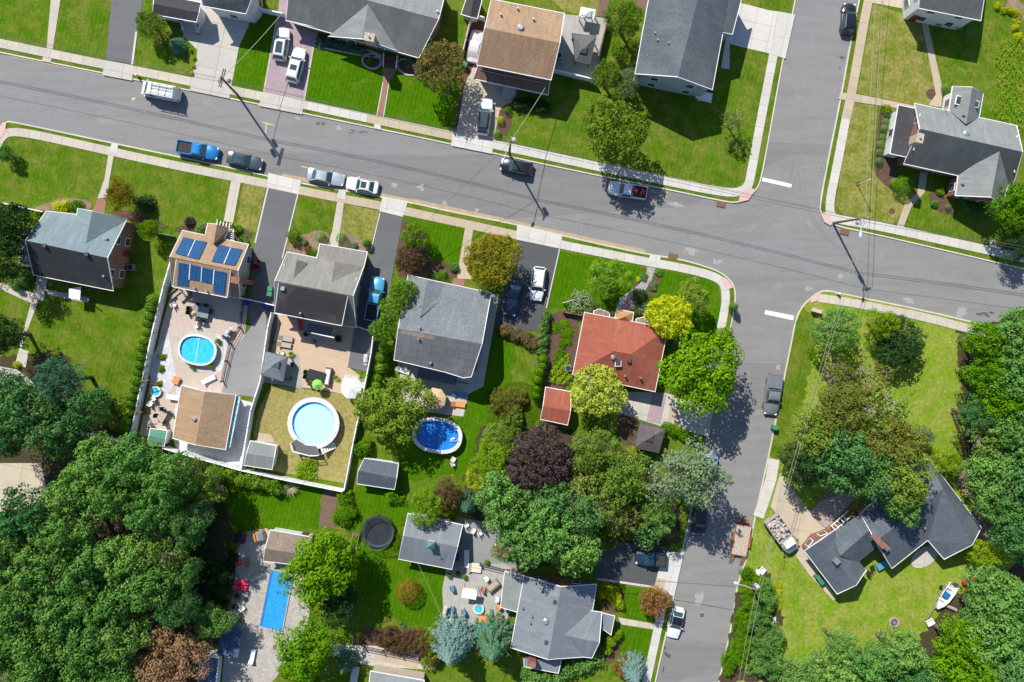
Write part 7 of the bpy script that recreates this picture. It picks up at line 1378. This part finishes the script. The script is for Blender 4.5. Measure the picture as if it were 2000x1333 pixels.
# miscellaneous
PL('hyd', f_hydrant, 1636, 574, 0, 'red and white fire hydrant in the verge of the south-east corner'); PL('hyd', None, 270, 149, 0, 'fire hydrant in the verge behind the white van'); PL('bench', f_bench, 1593, 607, 75, 'weathered wooden bench at the south-east street corner'); PL('fp', f_firepit, 1745, 1215, 0, 'round stone fire pit on the dry lawn near the boat')
PL('ad', f_chair('plastic_white', 'plastic_white'), 1510, 1208, 0, 'white wooden chair at the edge of the east lawn, upper of two', 'white lawn chairs'); PL('ad', None, 1508, 1222, 0, 'white wooden chair at the edge of the east lawn, lower of two', 'white lawn chairs'); PL('ad', None, 1478, 1115, 60, 'white framed chair in the thicket by the trailer ramps', 'white lawn chairs')
PL('kay', f_table('resin_teal', .5, (1.6, .9), .6), 1720, 1102, 30, 'teal table tennis style table behind the navy house'); PL('ch_b', None, 1702, 1108, 20, 'dark chair behind the navy house, left of the teal table', CH); PL('ch_b', None, 1695, 1118, 60, 'dark chair at the corner of the navy west wing', CH)
for x, y, l in ((1880, 1135, 'red round barbecue at the lawn edge by the lower right wood'), (1897, 1125, 'orange round barbecue beside the red one')):
    c = P(x, y, GZ); t = thing('kettle_grill', l, 'grill', c); MB().lathe((0, 0, .4), [(.1, 0), (.38, .14), (.4, .34), (.12, .55)], 14).build('bowl', 'canvas_orange' if x > 1890 else 'canvas_red', t); [MB().bar((.3 * math.cos(a), .3 * math.sin(a), 0), (.15 * math.cos(a), .15 * math.sin(a), .45), .05).build('leg', 'iron_black', t) for a in (0, 2.1, 4.2)]
c = P(1943, 478, GZ); t = thing('planter_box', 'white box planter on the sidewalk edge near the right side', 'planter', c, math.radians(-12)); MB().box((0, 0, .25), (1.4, .9, .5)).build('box', 'plastic_white', t); MB().box((0, 0, .49), (1.2, .7, .04)).build('soil', 'soil', t)
for x, y, w_, d_, a, l in ((1814, 1214, 1.0, .7, 30, 'grey utility cart at the end of the boat trailer tongue'), (1487, 1113, .9, .7, 45, 'white tub with dark contents in the thicket')):
    c = P(x, y, GZ); t = thing('utility_cart', l, 'cart', c, math.radians(a)); m = MB(); m.box((0, 0, .3), (w_, d_, .06)); m.box((-w_ / 2, 0, .45), (.06, d_, .3)); m.box((w_ / 2, 0, .45), (.06, d_, .3)); m.box((0, d_ / 2, .45), (w_ + .06, .06, .3)); m.box((0, -d_ / 2, .45), (w_ + .06, .06, .3)); m.build('tub', 'plastic_white', t)
    for s in (-1, 1): w2 = MB(); w2.lathe((0, 0, 0), [(.15, -.04), (.15, .04)], 10); w2.v = [(p[0], s * (d_ / 2 + .05) + p[2], .15 + p[1]) for p in w2.v]; w2.build('wheel', 'tyre', t)
c = P(1140, 742, 3.2); t = thing('rooftop_antenna', 'white antenna and satellite dish on the lower eave of the red roof', 'antenna', (c.x, c.y, 3.3)); MB().bar((0, 0, 0), (0, 0, 1.8), .06).build('mast', 'steel_bright', t); m = MB(); [m.bar((-.6, y, 1.7), (.6, y + .1, 1.7), .04) for y in (-.4, -.1, .2, .5)]; m.bar((0, -.6, 1.7), (0, .7, 1.7), .05); m.build('aerial', 'steel_bright', t); MB().lathe((.5, -.3, 1.0), [(.05, 0), (.3, .06), (.38, .16)], 14).build('dish', 'plastic_white', t)
# fallen logs and trunk stubs seen in the wood gaps
for x, y, x2, y2, l in ((1785, 1272, 1818, 1295, 'pale fallen log in the gap of the lower right wood'), (1868, 1192, 1850, 1184, 'pale leaning stump behind the boat'), (1905, 965, 1935, 975, 'pale log under the right edge wood')):
    A, B = P(x, y, .5), P(x2, y2, .5); m = MB(); m.bar(A, B, .45, n=8); o = m.build('fallen_log', 'bark_pale', None, tuple(A)); o.location = A; tag(o, l, 'log')
# ---------------------------------------------------------------- light, sky, camera
EL, SX, SY = math.radians(49), -.494, .869
sd = Vector((SX * math.cos(EL), SY * math.cos(EL), math.sin(EL)))
sun = bpy.data.lights.new('sun', 'SUN'); sun.energy = 4.6; sun.angle = math.radians(.53); sun.color = (1, .93, .82)
so = bpy.data.objects.new('sun', sun); COL.objects.link(so); so.rotation_euler = sd.to_track_quat('Z', 'Y').to_euler(); so.location = (0, 0, 150)
w = bpy.data.worlds.new('World'); scene.world = w; w.use_nodes = True; nt = w.node_tree; bg = nt.nodes['Background']
sk = nt.nodes.new('ShaderNodeTexSky'); sk.sky_type = 'NISHITA'; sk.sun_disc = False; sk.sun_elevation = EL; sk.sun_rotation = math.atan2(SX, SY); sk.air_density = 1; sk.dust_density = .4; sk.ozone_density = 3
nt.links.new(sk.outputs[0], bg.inputs[0]); bg.inputs[1].default_value = .105
cam = bpy.data.cameras.new('camera'); co = bpy.data.objects.new('camera', cam); COL.objects.link(co); co.location = (0, 0, HC); co.rotation_euler = (0, 0, 0)
cam.sensor_width = 36; cam.lens = 36 * HC / (2000 * S); cam.shift_y = -(666.5 - NY) / 2000; cam.clip_end = 3000; cam.clip_start = 1
scene.camera = co
scene.view_settings.view_transform = 'Standard'; scene.view_settings.look = 'None'; scene.view_settings.gamma = 1; scene.view_settings.exposure = .45
scene.cycles.max_bounces = 5; scene.cycles.diffuse_bounces = 3; scene.cycles.transparent_max_bounces = 8
